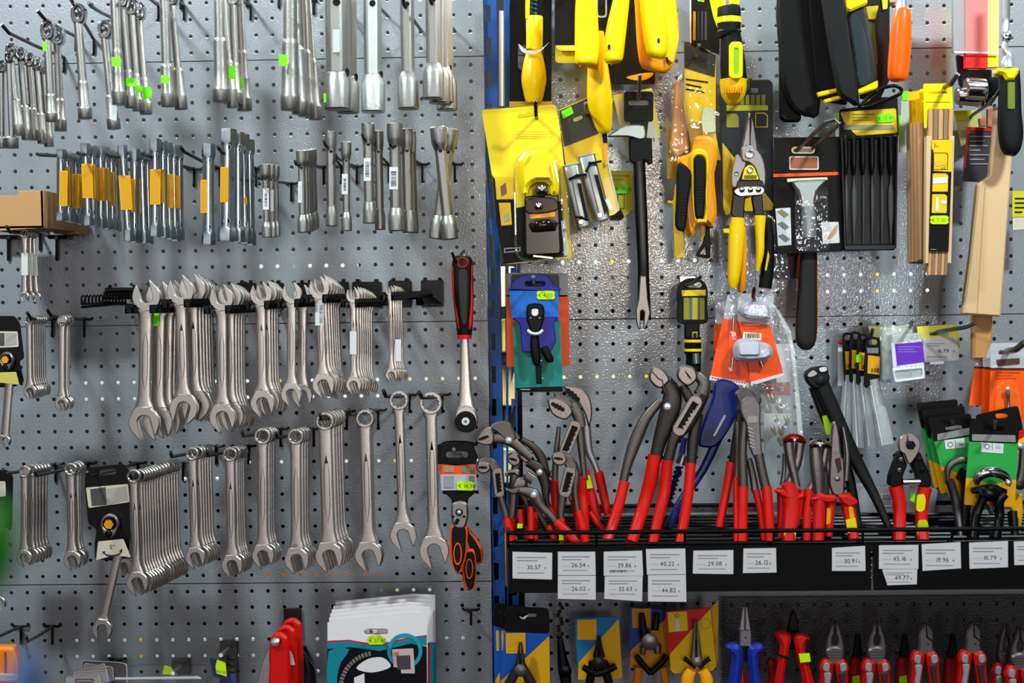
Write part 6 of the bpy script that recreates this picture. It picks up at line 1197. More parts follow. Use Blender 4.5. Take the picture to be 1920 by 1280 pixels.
arm(t, 'red_handle', [(1251, 862, 190, 10.5, 8), (1246, 920, 190, 11, 8), (1232, 980, 200, 10, 8), (1224, 1020, 212, 9, 7)], HR); arm(t, 'red_handle', [(1295, 868, 180, 9.5, 8), (1291, 920, 185, 10, 8), (1282, 980, 195, 9.5, 8), (1274, 1020, 208, 9, 7)], HR)
# 3 blue pipe wrench
BL = mat('0a1c62', .3, spec=.4)
t = T('pipe_wrench', 'dark blue pipe wrench with a coil spring, behind the red-handled pliers', 'pipe wrench', 1330, 990, 120)
pr(t, 'jaw_frame', cr([(1342, 716), (1364, 712), (1386, 726), (1388, 758), (1374, 795), (1344, 836), (1316, 838), (1310, 828), (1318, 794), (1336, 748)], 3), 130, 16, BL, 3); pr(t, 'frame_slot', rot(rrect(1346, 775, 1350, 820, 2), 1348, 800, 28), 131, 2, SIL); arm(t, 'long_handle', [(1350, 812, 120, 9, 5), (1318, 880, 120, 8, 6), (1280, 935, 125, 8, 6), (1252, 990, 140, 8, 6)], BL); arm(t, 'upper_handle', [(1284, 820, 138, 5, 5), (1278, 850, 138, 6, 5)], BL)
part(t, 'spring_collar', lambda b: b.loft([(1282, 853, 150, 10, None), (1276, 870, 150, 11, None)], SIL, 18)); part(t, 'coil_spring', lambda b: b.tube([(1274 - k * .29 + 6 * cos(k * .7), 874 + k * .92 + 2 * cos(k * .7), 150 + 6 * sin(k * .7)) for k in range(82)], 1.5, mat('16265a', .35, .5), 6)); part(t, 'spring_rod', lambda b: b.tube([(1274, 874, 150), (1250, 950, 150)], 3.5, DBLUE, 8))
# 4 grey pliers in the centre
t = T('water_pump_pliers', 'plain grey adjustable pliers with red grips right of the blue wrench', 'pliers', 1400, 1010, 190)
pr(t, 'upper_jaw', cr([(1378, 738), (1392, 728), (1408, 730), (1418, 740), (1428, 746), (1426, 758), (1414, 756), (1404, 762), (1394, 776), (1382, 770), (1384, 756)], 3), 188, 14, mat('5f5a5c', .45, .8, .2, 200), 3); pr(t, 'box_joint', cr([(1388, 758), (1398, 744), (1416, 746), (1426, 760), (1426, 790), (1428, 830), (1430, 864), (1420, 866), (1406, 840), (1400, 800), (1390, 776)], 3), 196, 10, mat('7d787a', .42, .85, .2, 200), 2)
for k in range(6): pr(t, 'joint_notch', [(1402 + k * .8, 800 + k * 7), (1412 + k * .8, 804 + k * 7), (1412 + k * .8, 806 + k * 7), (1402 + k * .8, 802 + k * 7)], 196.6, 1.2, mat('b0aaac', .4, .8))
pr(t, 'joint_emblem', rrect(1401, 780, 1421, 792, 2), 197, 1, mat('9a9496', .4, .8))
arm(t, 'grey_shank', [(1396, 790, 185, 7, 6), (1392, 850, 185, 8, 6), (1394, 918, 185, 9, 6)], TS); arm(t, 'grey_shank', [(1422, 850, 192, 9, 6), (1430, 890, 192, 9, 6), (1437, 918, 192, 9, 6)], TS)
arm(t, 'red_handle', [(1393, 912, 188, 9.5, 8), (1392, 960, 194, 9.5, 8), (1391, 1020, 210, 9.5, 7)], HR); arm(t, 'red_handle', [(1437, 912, 192, 9.5, 8), (1441, 960, 198, 9.5, 8), (1444, 1020, 212, 8.5, 7)], HR)
t = T('water_pump_pliers', 'grey red-gripped pliers half hidden behind the plain grey adjustable ones', 'pliers', 1372, 990, 150)
arm(t, 'grey_shank', [(1390, 772, 160, 8, 5), (1384, 800, 160, 8, 5), (1374, 870, 155, 8, 6)], TSD); arm(t, 'red_handle', [(1371, 866, 155, 8.5, 7), (1360, 930, 160, 8, 7), (1348, 988, 170, 7, 6)], HR); arm(t, 'grey_shank', [(1382, 790, 170, 6, 5), (1384, 850, 170, 7, 5), (1381, 900, 172, 6, 5)], TS); arm(t, 'red_handle', [(1380, 896, 172, 5, 7), (1380, 1018, 205, 5, 7)], HR); arm(t, 'red_handle', [(1417, 918, 180, 7, 6), (1426, 960, 186, 6, 6), (1432, 1014, 200, 5, 6)], HR); arm(t, 'grey_shank', [(1404, 860, 178, 6, 5), (1412, 895, 178, 7, 5), (1416, 922, 180, 7, 5)], TS)
# end nippers
HN = mat('c8120a', .42, 0, .05, 200); NP = mat('8f8586', .28, .95, .1, 100)
def nipper(lab, hx, hy, hw, legs, d, dark):
    t = T('end_cutting_nippers', lab, 'nippers', hx, hy, d)
    part(t, 'cutting_head', lambda b: b.loft([(hx - hw, hy + 4, d, 3, 8, 3), (hx - hw * .6, hy - 2, d, 7, 12, 3), (hx, hy - 4, d, 8, 13, 3), (hx + hw * .6, hy - 1, d, 7, 12, 3), (hx + hw, hy + 5, d, 3, 8, 3)], dark, 16, 3)); disc(t, 'cutter_notch', hx + 1, hy + 1, d + 13, 3, SILW, 1)
    for pts, w0 in legs:
        arm(t, 'steel_cheek', pts[:3], NP, 3); arm(t, 'red_handle', pts[3:], HN, 3)
    return t
t = nipper('end-cutting nippers with dark red cutting head, leftmost of the nippers', 1489, 824, 20, [([(1478, 828, 190, 10, 6), (1482, 860, 190, 9, 6), (1494, 912, 190, 7, 6), (1474, 905, 192, 10, 8), (1484, 930, 192, 17, 10), (1484, 960, 196, 15, 9), (1478, 1018, 212, 11, 8)], 0), ([(1500, 830, 184, 9, 6), (1494, 870, 184, 8, 6), (1478, 905, 184, 7, 6), (1504, 918, 184, 6, 7), (1498, 950, 186, 8, 8), (1490, 985, 192, 6, 8)], 0), ([(1470, 850, 176, 3, 5), (1470, 880, 176, 4, 5), (1466, 910, 176, 4, 5), (1462, 915, 180, 6, 7), (1464, 960, 184, 6, 7), (1462, 1010, 196, 6, 7)], 0)], 190, mat('8c2226', .25, .8, .1, 90))
pr(t, 'finger_guard', cr([(1452, 921), (1468, 918), (1484, 928), (1506, 926), (1508, 934), (1488, 940), (1468, 932)], 3), 202, 12, HN, 3); pr(t, 'price_band', [(1471, 993), (1493, 995), (1491, 1011), (1470, 1009)], 214, 2, LIMEY)
t = nipper('end-cutting nippers with shiny chrome head, second of the nippers', 1537, 834, 19, [([(1528, 838, 195, 11, 7), (1532, 880, 195, 13, 7), (1536, 932, 195, 9, 6), (1536, 928, 198, 11, 9), (1535, 970, 202, 11, 9), (1534, 1018, 214, 10, 8)], 0), ([(1548, 840, 186, 7, 6), (1540, 880, 186, 8, 6), (1518, 916, 186, 6, 6), (1516, 916, 190, 7, 8), (1513, 960, 194, 8, 8), (1512, 1014, 206, 7, 7)], 0), ([(1550, 860, 184, 5, 5), (1554, 890, 184, 5, 5), (1556, 926, 184, 5, 5), (1558, 930, 192, 9, 8), (1556, 960, 196, 8, 8), (1553, 1006, 204, 7, 7)], 0)], 195, mat('9a9294', .12, 1, .1, 60))
pr(t, 'finger_guard', cr([(1522, 938), (1538, 926), (1552, 929), (1568, 930), (1569, 940), (1552, 944), (1538, 940)], 3), 208, 12, HN, 3); pr(t, 'yellow_patch', rq([(1551, 952), (1558, 954), (1557, 980), (1549, 984)], 3), 207, 3, YO)
t = T('combination_pliers', 'steel pliers with red grip and two yellow bands, right of the nippers', 'pliers', 1585, 1000, 185)
pr(t, 'head', cr([(1560, 800), (1568, 790), (1574, 812), (1578, 850), (1584, 868), (1584, 920), (1576, 932), (1562, 926), (1554, 905), (1556, 860)], 3), 192, 12, NP, 2.5); pr(t, 'jaw_recess', rq([(1565, 860), (1576, 858), (1578, 880), (1572, 888)], 2), 193, 2, mat('4a2a2a', .4, .5)); part(t, 'pivot', lambda b: b.rev(1570, 897, 193, [(5, 0), (5, 1.5), (3, 2)], TJ, 16)); arm(t, 'red_handle', [(1585, 925, 190, 9, 8), (1590, 950, 192, 12, 9), (1596, 980, 200, 11, 8), (1601, 1012, 210, 9, 8)], HN); pr(t, 'finger_guard', cr([(1574, 930), (1590, 928), (1608, 938), (1606, 948), (1590, 950), (1578, 942)], 3), 204, 12, HN, 3)
pr(t, 'price_band', [(1586, 975), (1604, 971), (1608, 996), (1590, 999)], 212, 3, mat('e8dc00', .4)); pr(t, 'yellow_inlay', rq([(1591, 950), (1599, 950), (1603, 972), (1594, 974)], 2), 206, 3, YO); arm(t, 'steel_cheek', [(1580, 800, 180, 3, 4), (1588, 850, 180, 5, 5), (1586, 900, 180, 6, 5)], NP)
# long black nippers
BN = mat('101012', .5, 0, .2, 250, spec=.25)
t = T('tower_pincers', 'long black pincers leaning to the right with a green-yellow sticker', 'pincers', 1535, 695, 160)
pr(t, 'head', cr([(1510, 703), (1520, 692), (1534, 688), (1550, 687), (1554, 697), (1556, 712), (1545, 726), (1530, 730), (1516, 720)], 3), 176, 18, BN, 3); pr(t, 'bare_edge', cr([(1514, 704), (1524, 694), (1532, 700), (1522, 706)], 3), 178, 3, mat('9a9a9c', .3, .9)); pr(t, 'bare_edge', cr([(1536, 690), (1548, 688), (1550, 694), (1540, 697)], 3), 178, 3, mat('b9b9bc', .3, .9)); disc(t, 'pivot', 1538, 714, 176, 9, BN, 3)
arm(t, 'black_arm', [(1540, 720, 168, 15, 7), (1562, 770, 168, 14, 8), (1598, 850, 168, 13, 8), (1638, 925, 172, 9, 7), (1668, 992, 185, 6, 6)], BN); arm(t, 'black_arm', [(1524, 725, 150, 8, 6), (1548, 790, 150, 7, 6), (1580, 850, 150, 6, 6), (1594, 900, 150, 9, 6), (1608, 985, 160, 8, 6)], BN)
pr(t, 'price_sticker', rq([(1542, 780), (1560, 777), (1567, 800), (1563, 816), (1549, 814)], 3), 160, 3, LIMEY); part(t, 'sticker_print', lambda b: b.text('49', 1556, 790, 6, 161, mat('4a6a10', .6), 70))
# cable cutter
t = T('cable_cutter', 'cable cutter with grey round jaw, black body and red insulated handles', 'cable cutter', 1706, 1000, 190)
pr(t, 'jaw', cr([(1685, 832), (1690, 818), (1702, 813), (1716, 815), (1725, 826), (1725, 842), (1714, 862), (1704, 870), (1696, 852), (1688, 846)], 3), 200, 8, mat('a39890', .35, .9), 1.5); pr(t, 'jaw_notch', [(1702, 813), (1704, 826), (1698, 832), (1700, 826)], 201, 1, TSD); part(t, 'pivot_bolt', lambda b: b.rev(1707, 834, 200, [(9, 0), (9, 4), (7.5, 5)], BLACK, 6))
for p, c in (([(1684, 848), (1692, 846), (1702, 872), (1694, 890), (1692, 912), (1666, 911), (1668, 892)], 0), ([(1725, 846), (1718, 850), (1709, 872), (1718, 890), (1722, 912), (1747, 912), (1746, 895)], 1)): pr(t, 'black_body', rq(p, 5), 196, 16, BLACK, 2.5)
for x, y in ((1689, 861), (1686, 881), (1724, 861), (1729, 881)): part(t, 'rivet', lambda b: b.rev(x, y, 196, [(4.5, 0), (4.5, 2), (3, 2.6), (2.6, 1)], TS if x < 1700 else BLACK, 14))
part(t, 'chrome_bumper', lambda b: b.loft([(1692, 903, 196, 6, 6), (1724, 903, 196, 6, 6)], CHROME, 16, lat=Vector((0, 0, 1)))); arm(t, 'red_handle', [(1679, 911, 190, 13, 8), (1686, 940, 190, 12, 9), (1687, 970, 194, 11, 9), (1686, 1018, 210, 11, 8)], HN); h2 = arm(t, 'red_handle', [(1735, 913, 190, 12, 8), (1728, 945, 190, 11.5, 9), (1728, 980, 196, 10.5, 9), (1731, 1014, 208, 10.5, 8)], HN)
pr(t, 'yellow_patch', rq([(1720, 928), (1733, 926), (1736, 936), (1734, 955), (1726, 960), (1718, 956)], 3), 201, 3, mat('e6d800', .4)); pr(t, 'yellow_patch', rq([(1724, 976), (1738, 975), (1741, 985), (1741, 1012), (1721, 1012), (1721, 985)], 3), 208, 5, mat('c8cc00', .4)); pr(t, 'price_sticker', [(1708, 923), (1716, 922), (1716, 942), (1707, 938)], 186, 1, LIME)
b = MB(); b.prism(rq([(1604, 905), (1640, 912), (1760, 916), (1752, 962), (1604, 962)], 8), 40, 12, film('tray_film', (.8, .8, .84), .7), 2); b.box(1652, 924, 1672, 950, 42, 1, mat('b0aeb2', .5)); barcode(b, 1654, 928, 1670, 946, 42.5, True, DGREY); b.solo('blister_pack', 'clear tray pack lying behind the cable cutter handles', 'pack', 1680, 960, 40)
# carded circular cutters
GRN = mat('2aa046', .4); YCC = mat('eda808', .4)
def gcard(lab, o, split, d, lbl=None, txt=''):
    t = T('pliers_pack', lab, 'pack', (o[0][0] + o[1][0]) / 2, o[0][1], d); (x0, y0), (x1, y1), (x2, y2), (x3, y3) = o
    L = lambda k: ((x0 + (x3 - x0) * k, y0 + (y3 - y0) * k), (x1 + (x2 - x1) * k, y1 + (y2 - y1) * k))
    a, c = split; (p, q), (r, s) = L(a), L(c); pr(t, 'black_header', [rq([o[0], o[1], q, p], 5), slot(*[v for v in (p[0] * .72 + q[0] * .28, (o[0][1] * 2 + p[1]) / 3, p[0] * .28 + q[0] * .72, (o[0][1] * 2 + p[1]) / 3 + 9)])], d, 2, CARDK)
    pr(t, 'green_panel', [p, q, s, ((r[0] + s[0]) / 2, r[1] + 14), r], d, 2, GRN); pr(t, 'yellow_panel', rq([r, ((r[0] + s[0]) / 2, r[1] + 14), s, o[2], o[3]], 3), d, 2, YCC)
    pr(t, 'clear_window', [(p[0] + 6, p[1] - 14), (q[0] - 5, q[1] - 16), (q[0] - 4, q[1] - 3), (p[0] + 6, p[1] - 2)], d + .6, .5, mat('9a9a98', .3, .5))
    if lbl: pr(t, 'white_label', lbl, d + .6, .5, WHITE); x, y = lbl[0]; part(t, 'label_print', lambda b: (b.prism([circ(x + 11, y + 8, 5, 14), circ(x + 11, y + 8, 4, 14)], d + 1, .2, DGREY), b.box(x + 20, y + 1, x + 20.8, y + 14, d + 1, .2, DGREY), b.text(txt, x + 26, y + 11, 5.5, d + 1, INK) if txt else b.box(x + 26, y + 5, x + 36, y + 11, d + 1, .2, LGREY)))
    return t
gcard('green and yellow card hindmost left in the cutter bunch', [(1718, 756), (1795, 748), (1812, 900), (1752, 915)], (.30, .66), 120)
gcard('green and yellow card second behind in the cutter bunch', [(1728, 768), (1808, 760), (1822, 905), (1764, 926)], (.34, .62), 135)
t = gcard('green-yellow card with a 160 label and grey hooked pliers', [(1740, 782), (1820, 775), (1838, 915), (1779, 934)], (.30, .60), 155, [(1771, 825), (1808, 821), (1810, 838), (1773, 842)], '160')
part(t, 'curved_jaw', lambda b: b.loft([(1776, 900, 172, 3, 5, 3), (1777, 880, 172, 6, 6, 3), (1788, 866, 172, 7, 7, 3), (1804, 861, 172, 7, 7, 3), (1816, 866, 172, 5, 6, 3)], TS, 16, 3)); arm(t, 'dark_arm', [(1780, 900, 170, 8, 6), (1790, 930, 170, 8, 6), (1796, 965, 176, 7, 6), (1800, 1008, 195, 5, 6)], mat('3a383c', .4, .7)); arm(t, 'dark_arm', [(1800, 888, 166, 12, 6), (1812, 905, 166, 10, 6), (1808, 1000, 180, 8, 6)], BLACK)
t = T('pliers_pack', 'black-topped card with yellow tail and red corner, at far right behind', 'pack', 1870, 765, 150); pr(t, 'black_header', [rq([(1829, 778), (1909, 760), (1919, 806), (1838, 812)], 6), slot(1866, 775, 1890, 784)], 152, 2, CARDK); pr(t, 'red_corner', [(1911, 806), (1945, 798), (1945, 840), (1908, 840)], 152, 2, RED); pr(t, 'yellow_area', [(1908, 826), (1945, 806), (1945, 850), (1908, 850)], 153, 2, YM); disc(t, 'ring_picture', 1916, 836, 154, 7, SILW, 1)
pr(t, 'yellow_tail', rq([(1896, 926), (1917, 926), (1919, 960), (1913, 1008), (1908, 1008), (1909, 975), (1896, 955)], 3), 166, 10, YCC, 2); arm(t, 'black_grip', [(1898, 960, 160, 8, 8), (1902, 1006, 176, 7, 7)], BLACK); disc(t, 'pivot', 1912, 908, 176, 10, TSD, 3); arm(t, 'steel_arm', [(1918, 840, 170, 6, 5), (1917, 880, 170, 8, 5), (1912, 905, 170, 9, 5)], TS)
t = gcard('front green-yellow card with chrome-arched black cutter pliers', [(1820, 784), (1911, 788), (1903, 950), (1808, 946)], (.27, .68), 185, [(1840, 829), (1882, 832), (1881, 850), (1840, 847)])
part(t, 'chrome_arch', lambda b: b.loft([(1831, 908, 205, 4, 6, 3), (1832, 896, 205, 8, 8, 3), (1844, 886, 205, 10, 10, 3), (1862, 884, 205, 10, 10, 3), (1880, 890, 205, 9, 9, 3), (1890, 902, 205, 6, 7, 3), (1889, 910, 205, 4, 6, 3)], CHROME, 18, 3)); pr(t, 'blade_slit', [(1852, 880), (1855, 880), (1868, 893), (1865, 894)], 217, 2, TSD); disc(t, 'arch_screw', 1890, 904, 212, 5, SILW, 4)
for p in ([(1832, 925, 200, 10, 7), (1844, 930, 200, 9, 7), (1830, 965, 200, 8, 7), (1826, 1010, 212, 9, 7)], [(1884, 925, 200, 8, 7), (1872, 940, 200, 10, 7), (1874, 970, 200, 8, 7), (1866, 1010, 212, 9, 7)]): arm(t, 'black_arm', p, BLACKG)
disc(t, 'black_pivot', 1858, 926, 205, 14, BLACKG, 4); part(t, 'spring', lambda b: b.tube([(1850, 945, 200), (1858, 962, 204), (1866, 945, 200)], 2, BLACK, 6, 4)); arm(t, 'black_crossbar', [(1822, 920, 198, 5, 5), (1858, 916, 198, 9, 6), (1886, 922, 198, 5, 5)], BLACK)
peg(1784, 796, 60, 1785, 793, 175, 1786, 790, 'peg through the headers of the left green and yellow cards', HOOKM); peg(1866, 806, 60, 1864, 800, 205, 1866, 790, 'peg through the headers of the front chrome-arched pack', HOOKM)
# left group of pliers in the basket
def wpp(lab, d, jaws, shanks, reds, piv=None, slotb=None, sticker=None, m=TS):
    t = T('water_pump_pliers', lab, 'pliers', reds[0][-1][0], 1005, d)
    for i, j in enumerate(jaws): pr(t, 'jaw', cr(j, 3), d + 10 - i * 4, 10, TJ if i == 0 else m, 2)
    j = jaws[0]; xs = [p[0] for p in j]; cx = sum(xs) / len(j); cy = sum(p[1] for p in j) / len(j); W = max(xs) - min(xs); q = min(j, key=lambda p: p[0])
    if len(j) > 5:
        ang = math.atan2(cy - q[1], cx - q[0]); ca, sa = cos(ang), sin(ang); up = []; dn = []
        for k in range(9):
            u = W * (.16 + .075 * k); v = W * (.07 + .05 * sin(pi * k / 8)) * (1 if k % 2 else .62); up.append((q[0] + u * ca - v * sa, q[1] + u * sa + v * ca)); dn.append((q[0] + u * ca + v * sa, q[1] + u * sa - v * ca))
        pr(t, 'toothed_mouth', up + dn[::-1], d + 10.6, 2, BLACK)
    for s_ in shanks: arm(t, 'grey_shank', [(x, y, d - 4 * shanks.index(s_), w, 5) for x, y, w in s_], m)
    for r in reds: arm(t, 'red_handle', [(x, y, d + (y - 940) * .18 if y > 940 else d, w, 7) for x, y, w in r], HR)
    if piv: disc(t, 'pivot_button', piv[0], piv[1], d + 9, piv[2], SILW, 4)
    if slotb:
        x0, y0, x1, y1, w, a = slotb; cx, cy = (x0 + x1) / 2, (y0 + y1) / 2; pr(t, 'slotted_bar', [rot(rrect(x0, y0, x1, y1, w), cx, cy, a), rot([(x0 + 6, y0 + 10), (x1 - 6, y0 + 10)] + [(x1 - (5 if k % 2 else 7.5), y0 + 10 + (y1 - y0 - 19) * k / 10) for k in range(1, 11)] + [(x0 + 6, y1 - 8)], cx, cy, a)], d + 13, 7, TJ, .8); pr(t, 'slot_shadow', rot(rrect(x0 + 4, y0 + 9, x1 - 4, y1 - 6, 3), cx, cy, a), d + 7, 2, BLACK)
    if sticker: pr(t, 'price_band', sticker, d + 12 + max(0, sticker[0][1] - 940) * .18, 3, LIMEY)
    return t
wpp('grey pliers with long slotted bar and hooked jaw, under the teal pack', 150, [[(1027, 752), (1038, 745), (1052, 748), (1066, 758), (1074, 772), (1062, 786), (1048, 784), (1034, 774)], [(1038, 736), (1056, 742), (1070, 750), (1076, 766), (1060, 758), (1044, 750)]], [[(1070, 758, 11), (1084, 778, 11), (1090, 800, 9)], [(1086, 800, 8), (1090, 840, 7), (1094, 880, 6), (1096, 900, 7)], [(1048, 800, 4), (1042, 860, 6), (1040, 910, 6)]], [[(1090, 894, 9), (1094, 940, 9), (1098, 1010, 8)], [(1040, 900, 7), (1042, 950, 7), (1044, 1010, 6)]], None, (1058, 788, 1080, 856, 8, 22), None)
wpp('bright grey pliers with wide pale jaw head, right of the slotted ones', 110, [[(1055, 724), (1078, 724), (1096, 732), (1108, 752), (1110, 780), (1104, 800), (1098, 780), (1088, 760), (1074, 740)], [(1025, 750), (1036, 752), (1040, 768), (1034, 766)]], [[(1098, 780, 8), (1100, 815, 9), (1104, 845, 8), (1114, 868, 6), (1120, 884, 6)], [(1096, 820, 6), (1092, 860, 4), (1096, 885, 4)]], [[(1122, 884, 9), (1130, 920, 9), (1140, 965, 7)], [(1098, 880, 6), (1108, 925, 9), (1122, 975, 8)]], None, None, [(1095, 893), (1106, 891), (1112, 914), (1100, 916)], mat('a29fa2', .35, .95))
wpp('small-jawed pliers with a narrow slotted bar, centre of the left group', 185, [[(1034, 858), (1040, 849), (1052, 848), (1062, 856), (1062, 866), (1052, 873), (1040, 870)], [(1050, 852), (1066, 852), (1080, 866), (1082, 882), (1070, 884), (1060, 874)]], [[(1074, 868, 8), (1080, 890, 8), (1078, 920, 6), (1084, 962, 6)], [(1056, 925, 9), (1052, 955, 7), (1052, 976, 6)]], [[(1084, 958, 7), (1092, 985, 8), (1098, 1016, 8)], [(1052, 972, 7), (1054, 1000, 7), (1056, 1016, 7)]], None, (1053, 876, 1075, 932, 7, 14), [(1048, 1000), (1056, 999), (1057, 1012), (1048, 1013)])
wpp('grey pliers with pointed jaw reaching left over the blue upright', 195, [[(892, 826), (902, 810), (918, 800), (926, 814), (924, 832), (906, 834)], [(918, 800), (936, 790), (954, 792), (964, 808), (968, 822), (958, 828), (944, 822), (934, 812)]], [[(926, 822, 9), (954, 824, 11), (975, 840, 9), (996, 858, 8)], [(962, 812, 8), (970, 824, 7)]], [[(996, 950, 6), (996, 1010, 6)]], (954, 825, 7))
wpp('grey pliers leaning left with curved back, behind the pointed-jaw ones', 165, [[(972, 852), (984, 844), (998, 846), (998, 858), (988, 868), (978, 862)]], [[(988, 866, 8), (1010, 878, 11), (1022, 905, 10), (1024, 935, 6), (1030, 952, 4)], [(978, 824, 6), (1000, 838, 7), (1016, 860, 9), (1024, 890, 7)]], [[(1032, 950, 6), (1044, 975, 7), (1064, 1012, 8)]], (1012, 885, 7), None, None, TSD)
wpp('pliers with open round jaw and slotted bar at the basket left end', 190, [[(893, 876), (900, 866), (914, 867), (920, 876), (914, 886), (900, 887)], [(894, 868), (906, 858), (924, 860), (934, 872), (938, 888), (926, 890), (918, 878), (912, 870)]], [[(928, 872, 8), (936, 890, 9), (938, 930, 8)], [(938, 930, 7), (946, 955, 7), (950, 976, 6)]], [[(950, 972, 7), (956, 1000, 8), (960, 1014, 8)]], None, (925, 878, 944, 932, 7, -6), None)
wpp('pliers with small oval jaw, behind the basket left end pair', 160, [[(950, 858), (956, 850), (968, 850), (976, 860), (974, 870), (964, 874), (954, 868)]], [[(968, 870, 8), (964, 900, 9), (962, 940, 8), (958, 976, 8)], [(984, 890, 5), (986, 950, 5), (990, 985, 5)]], [[(960, 972, 9), (962, 1014, 9)], [(988, 982, 6), (990, 1014, 6)]], None, None, [(957, 1008), (970, 1007), (971, 1017), (957, 1018)])
wpp('pliers with pale hook jaw lying across the left of the basket', 205, [[(946, 888), (956, 882), (972, 881), (974, 892), (962, 890), (950, 894)], [(946, 914), (958, 918), (974, 914), (972, 924), (958, 926)]], [[(972, 918, 6), (1000, 926, 12), (1014, 948, 8), (1034, 968, 7), (1044, 982, 6)], [(986, 890, 10), (1000, 900, 10)]], [[(1042, 978, 8), (1066, 1000, 9), (1084, 1022, 8)]], (1001, 927, 7))
wpp('dark slim pliers crossing behind the left group, low in the basket', 175, [[(960, 912), (972, 896), (986, 898), (984, 914), (972, 918)]], [[(996, 935, 7), (1008, 960, 6), (1026, 990, 6)], [(974, 920, 6), (990, 950, 5), (988, 985, 5)]], [[(1028, 986, 6), (1042, 1016, 6)], [(976, 955, 6), (978, 984, 6)], [(1002, 960, 6), (1004, 1012, 6)]], None, None, [(970, 982), (980, 982), (980, 990), (970, 990)], TSD)
wpp('pliers of which only red grips show, low at centre left', 130, [[(1030, 886), (1036, 882), (1038, 892), (1032, 896)]], [[(1030, 900, 4), (1032, 912, 4)]], [[(1036, 905, 5), (1040, 960, 6), (1046, 1000, 6)], [(1106, 960, 5), (1124, 985, 6), (1134, 996, 5)]], None, None, None, TSD)
wpp('pliers with red grips only visible between the larger ones', 120, [[(1066, 930), (1072, 928), (1074, 938), (1068, 940)]], [[(1070, 925, 4), (1076, 935, 4)]], [[(1072, 934, 5), (1080, 960, 6), (1086, 1000, 6)]], None, None, None, TSD)
# ---------------------------------------------------------------- below the shelf
BLU = mat('0c56c0', .4); YC2 = mat('f4b408', .4)
def ycard(lab, o, d, main, sq, side=1, top=0, orange=YC2):
    t = T('pliers_pack', lab, 'pack', (o[0][0] + o[1][0]) / 2, o[0][1], d); (x0, y0), (x1, y1), (x2, y2), (x3, y3) = o
    if top: pr(t, 'black_header', [rq([(x0 + 2, y0 - top), (x1 - 2, y1 - top), (x1, y1), (x0, y0)], 7), slot((x0 + x1) / 2 - 18, y0 - top + 14, (x0 + x1) / 2 + 18, y0 - top + 21)], d, 2, CARDK)
    pr(t, 'card', rq(o, 4), d, 2, main); pr(t, 'yellow_half', rq([(x1 - 1, y1 + 4), (x2, y2), (x3, y3), (x3 + 1, y0 + (y3 - y0) * (.72 if y3 < 1275 else .8))], 3), d + .8, 1, orange); a, c, w, h = sq; pr(t, 'yellow_square', [(a, c), (a + w, c - 1), (a + w + 1, c + h), (a + 1, c + h)], d + 1.2, .6, orange); return t
for k, dx in ((0, -20), (1, -10)): ycard('blue and yellow card with black header, %s of the low left stack' % ('hindmost', 'middle')[k], [(945 + dx, 1180 - 6 + 3 * k), (1000 + dx, 1180), (1000 + dx, 1300), (948 + dx, 1300)], 110 + 15 * k, BLU, (950 + dx, 1182, 9, 38), top=44)
t = ycard('front blue-yellow card with black header and dark needle-nose pliers', [(945, 1184), (1031, 1188), (1031, 1300), (938, 1300)], 145, BLU, (948, 1187, 37, 38), top=48); pr(t, 'white_mark', [(973, 1154), (980, 1158), (984, 1154), (991, 1153), (988, 1156), (984, 1160), (978, 1160)], 146.5, .5, WHITE)
def nn(t, x, y, d, L, w, m, jm=None):
    for s in (-1, 1): arm(t, 'needle_jaw', [(x + s * 1.6, y, d, 1.4, 3), (x + s * 3.5, y + L * .5, d, w * .26, 4), (x + s * w * .45, y + L, d, w * .5, 5)], jm or m)
t_ = t; nn(t, 976, 1204, 165, 46, 11, mat('3c3836', .4, .7)); disc(t, 'joint_disc', 976, 1256, 168, 12, mat('6a6668', .4, .7), 4); arm(t, 'dark_arm', [(972, 1250, 165, 8, 6), (960, 1272, 165, 9, 7), (950, 1290, 165, 9, 7)], mat('1c1a1a', .5)); arm(t, 'dark_arm', [(980, 1250, 165, 8, 6), (992, 1272, 165, 9, 7), (1002, 1290, 165, 9, 7)], mat('1c1a1a', .5))
t = T('pliers', 'small dark pliers in shade between the two blue-yellow cards', 'pliers', 1055, 1140, 100)
part(t, 'chain', lambda b: [b.rev(1050 + 4 * sin(k * 1.7), 1132 + k * 7, 110, [(4, 0), (4, 3), (3, 4)], mat('2a2626', .3, .9), 8) for k in range(9)]); disc(t, 'joint_disc', 1059, 1257, 116, 13, mat('141418', .3, .5), 4); arm(t, 'dark_arm', [(1050, 1195, 110, 5, 5), (1054, 1230, 110, 9, 6), (1058, 1256, 110, 12, 6), (1064, 1295, 110, 8, 6)], mat('101014', .35, .3)); disc(t, 'rivet', 1048, 1192, 116, 5, mat('26262c', .3, .7), 2)
t = ycard('blue-yellow square-marked card with black needle pliers, second under the shelf', [(1078, 1159), (1161, 1156), (1167, 1271), (1084, 1274)], 120, mat('1274b4', .4), (1082, 1162, 36, 37)); 
nn(t, 1123, 1193, 136, 38, 12, mat('16120f', .4, .4)); disc(t, 'joint_disc', 1122, 1241, 142, 12, mat('3a3432', .4, .6), 4); arm(t, 'crossbar', [(1093, 1250, 140, 5, 5), (1120, 1262, 140, 7, 5), (1155, 1248, 140, 6, 5)], BLACK); arm(t, 'dark_arm', [(1112, 1240, 138, 8, 6), (1104, 1290, 138, 8, 6)], BLACK); arm(t, 'dark_arm', [(1132, 1240, 138, 8, 6), (1144, 1290, 138, 8, 6)], BLACK)
t = ycard('blue-yellow card with round grey wire stripper, third under the shelf', [(1181, 1138), (1262, 1144), (1262, 1255), (1181, 1252)], 110, mat('0c3e94', .4), (1185, 1141, 35, 36), orange=mat('d88c08', .4))
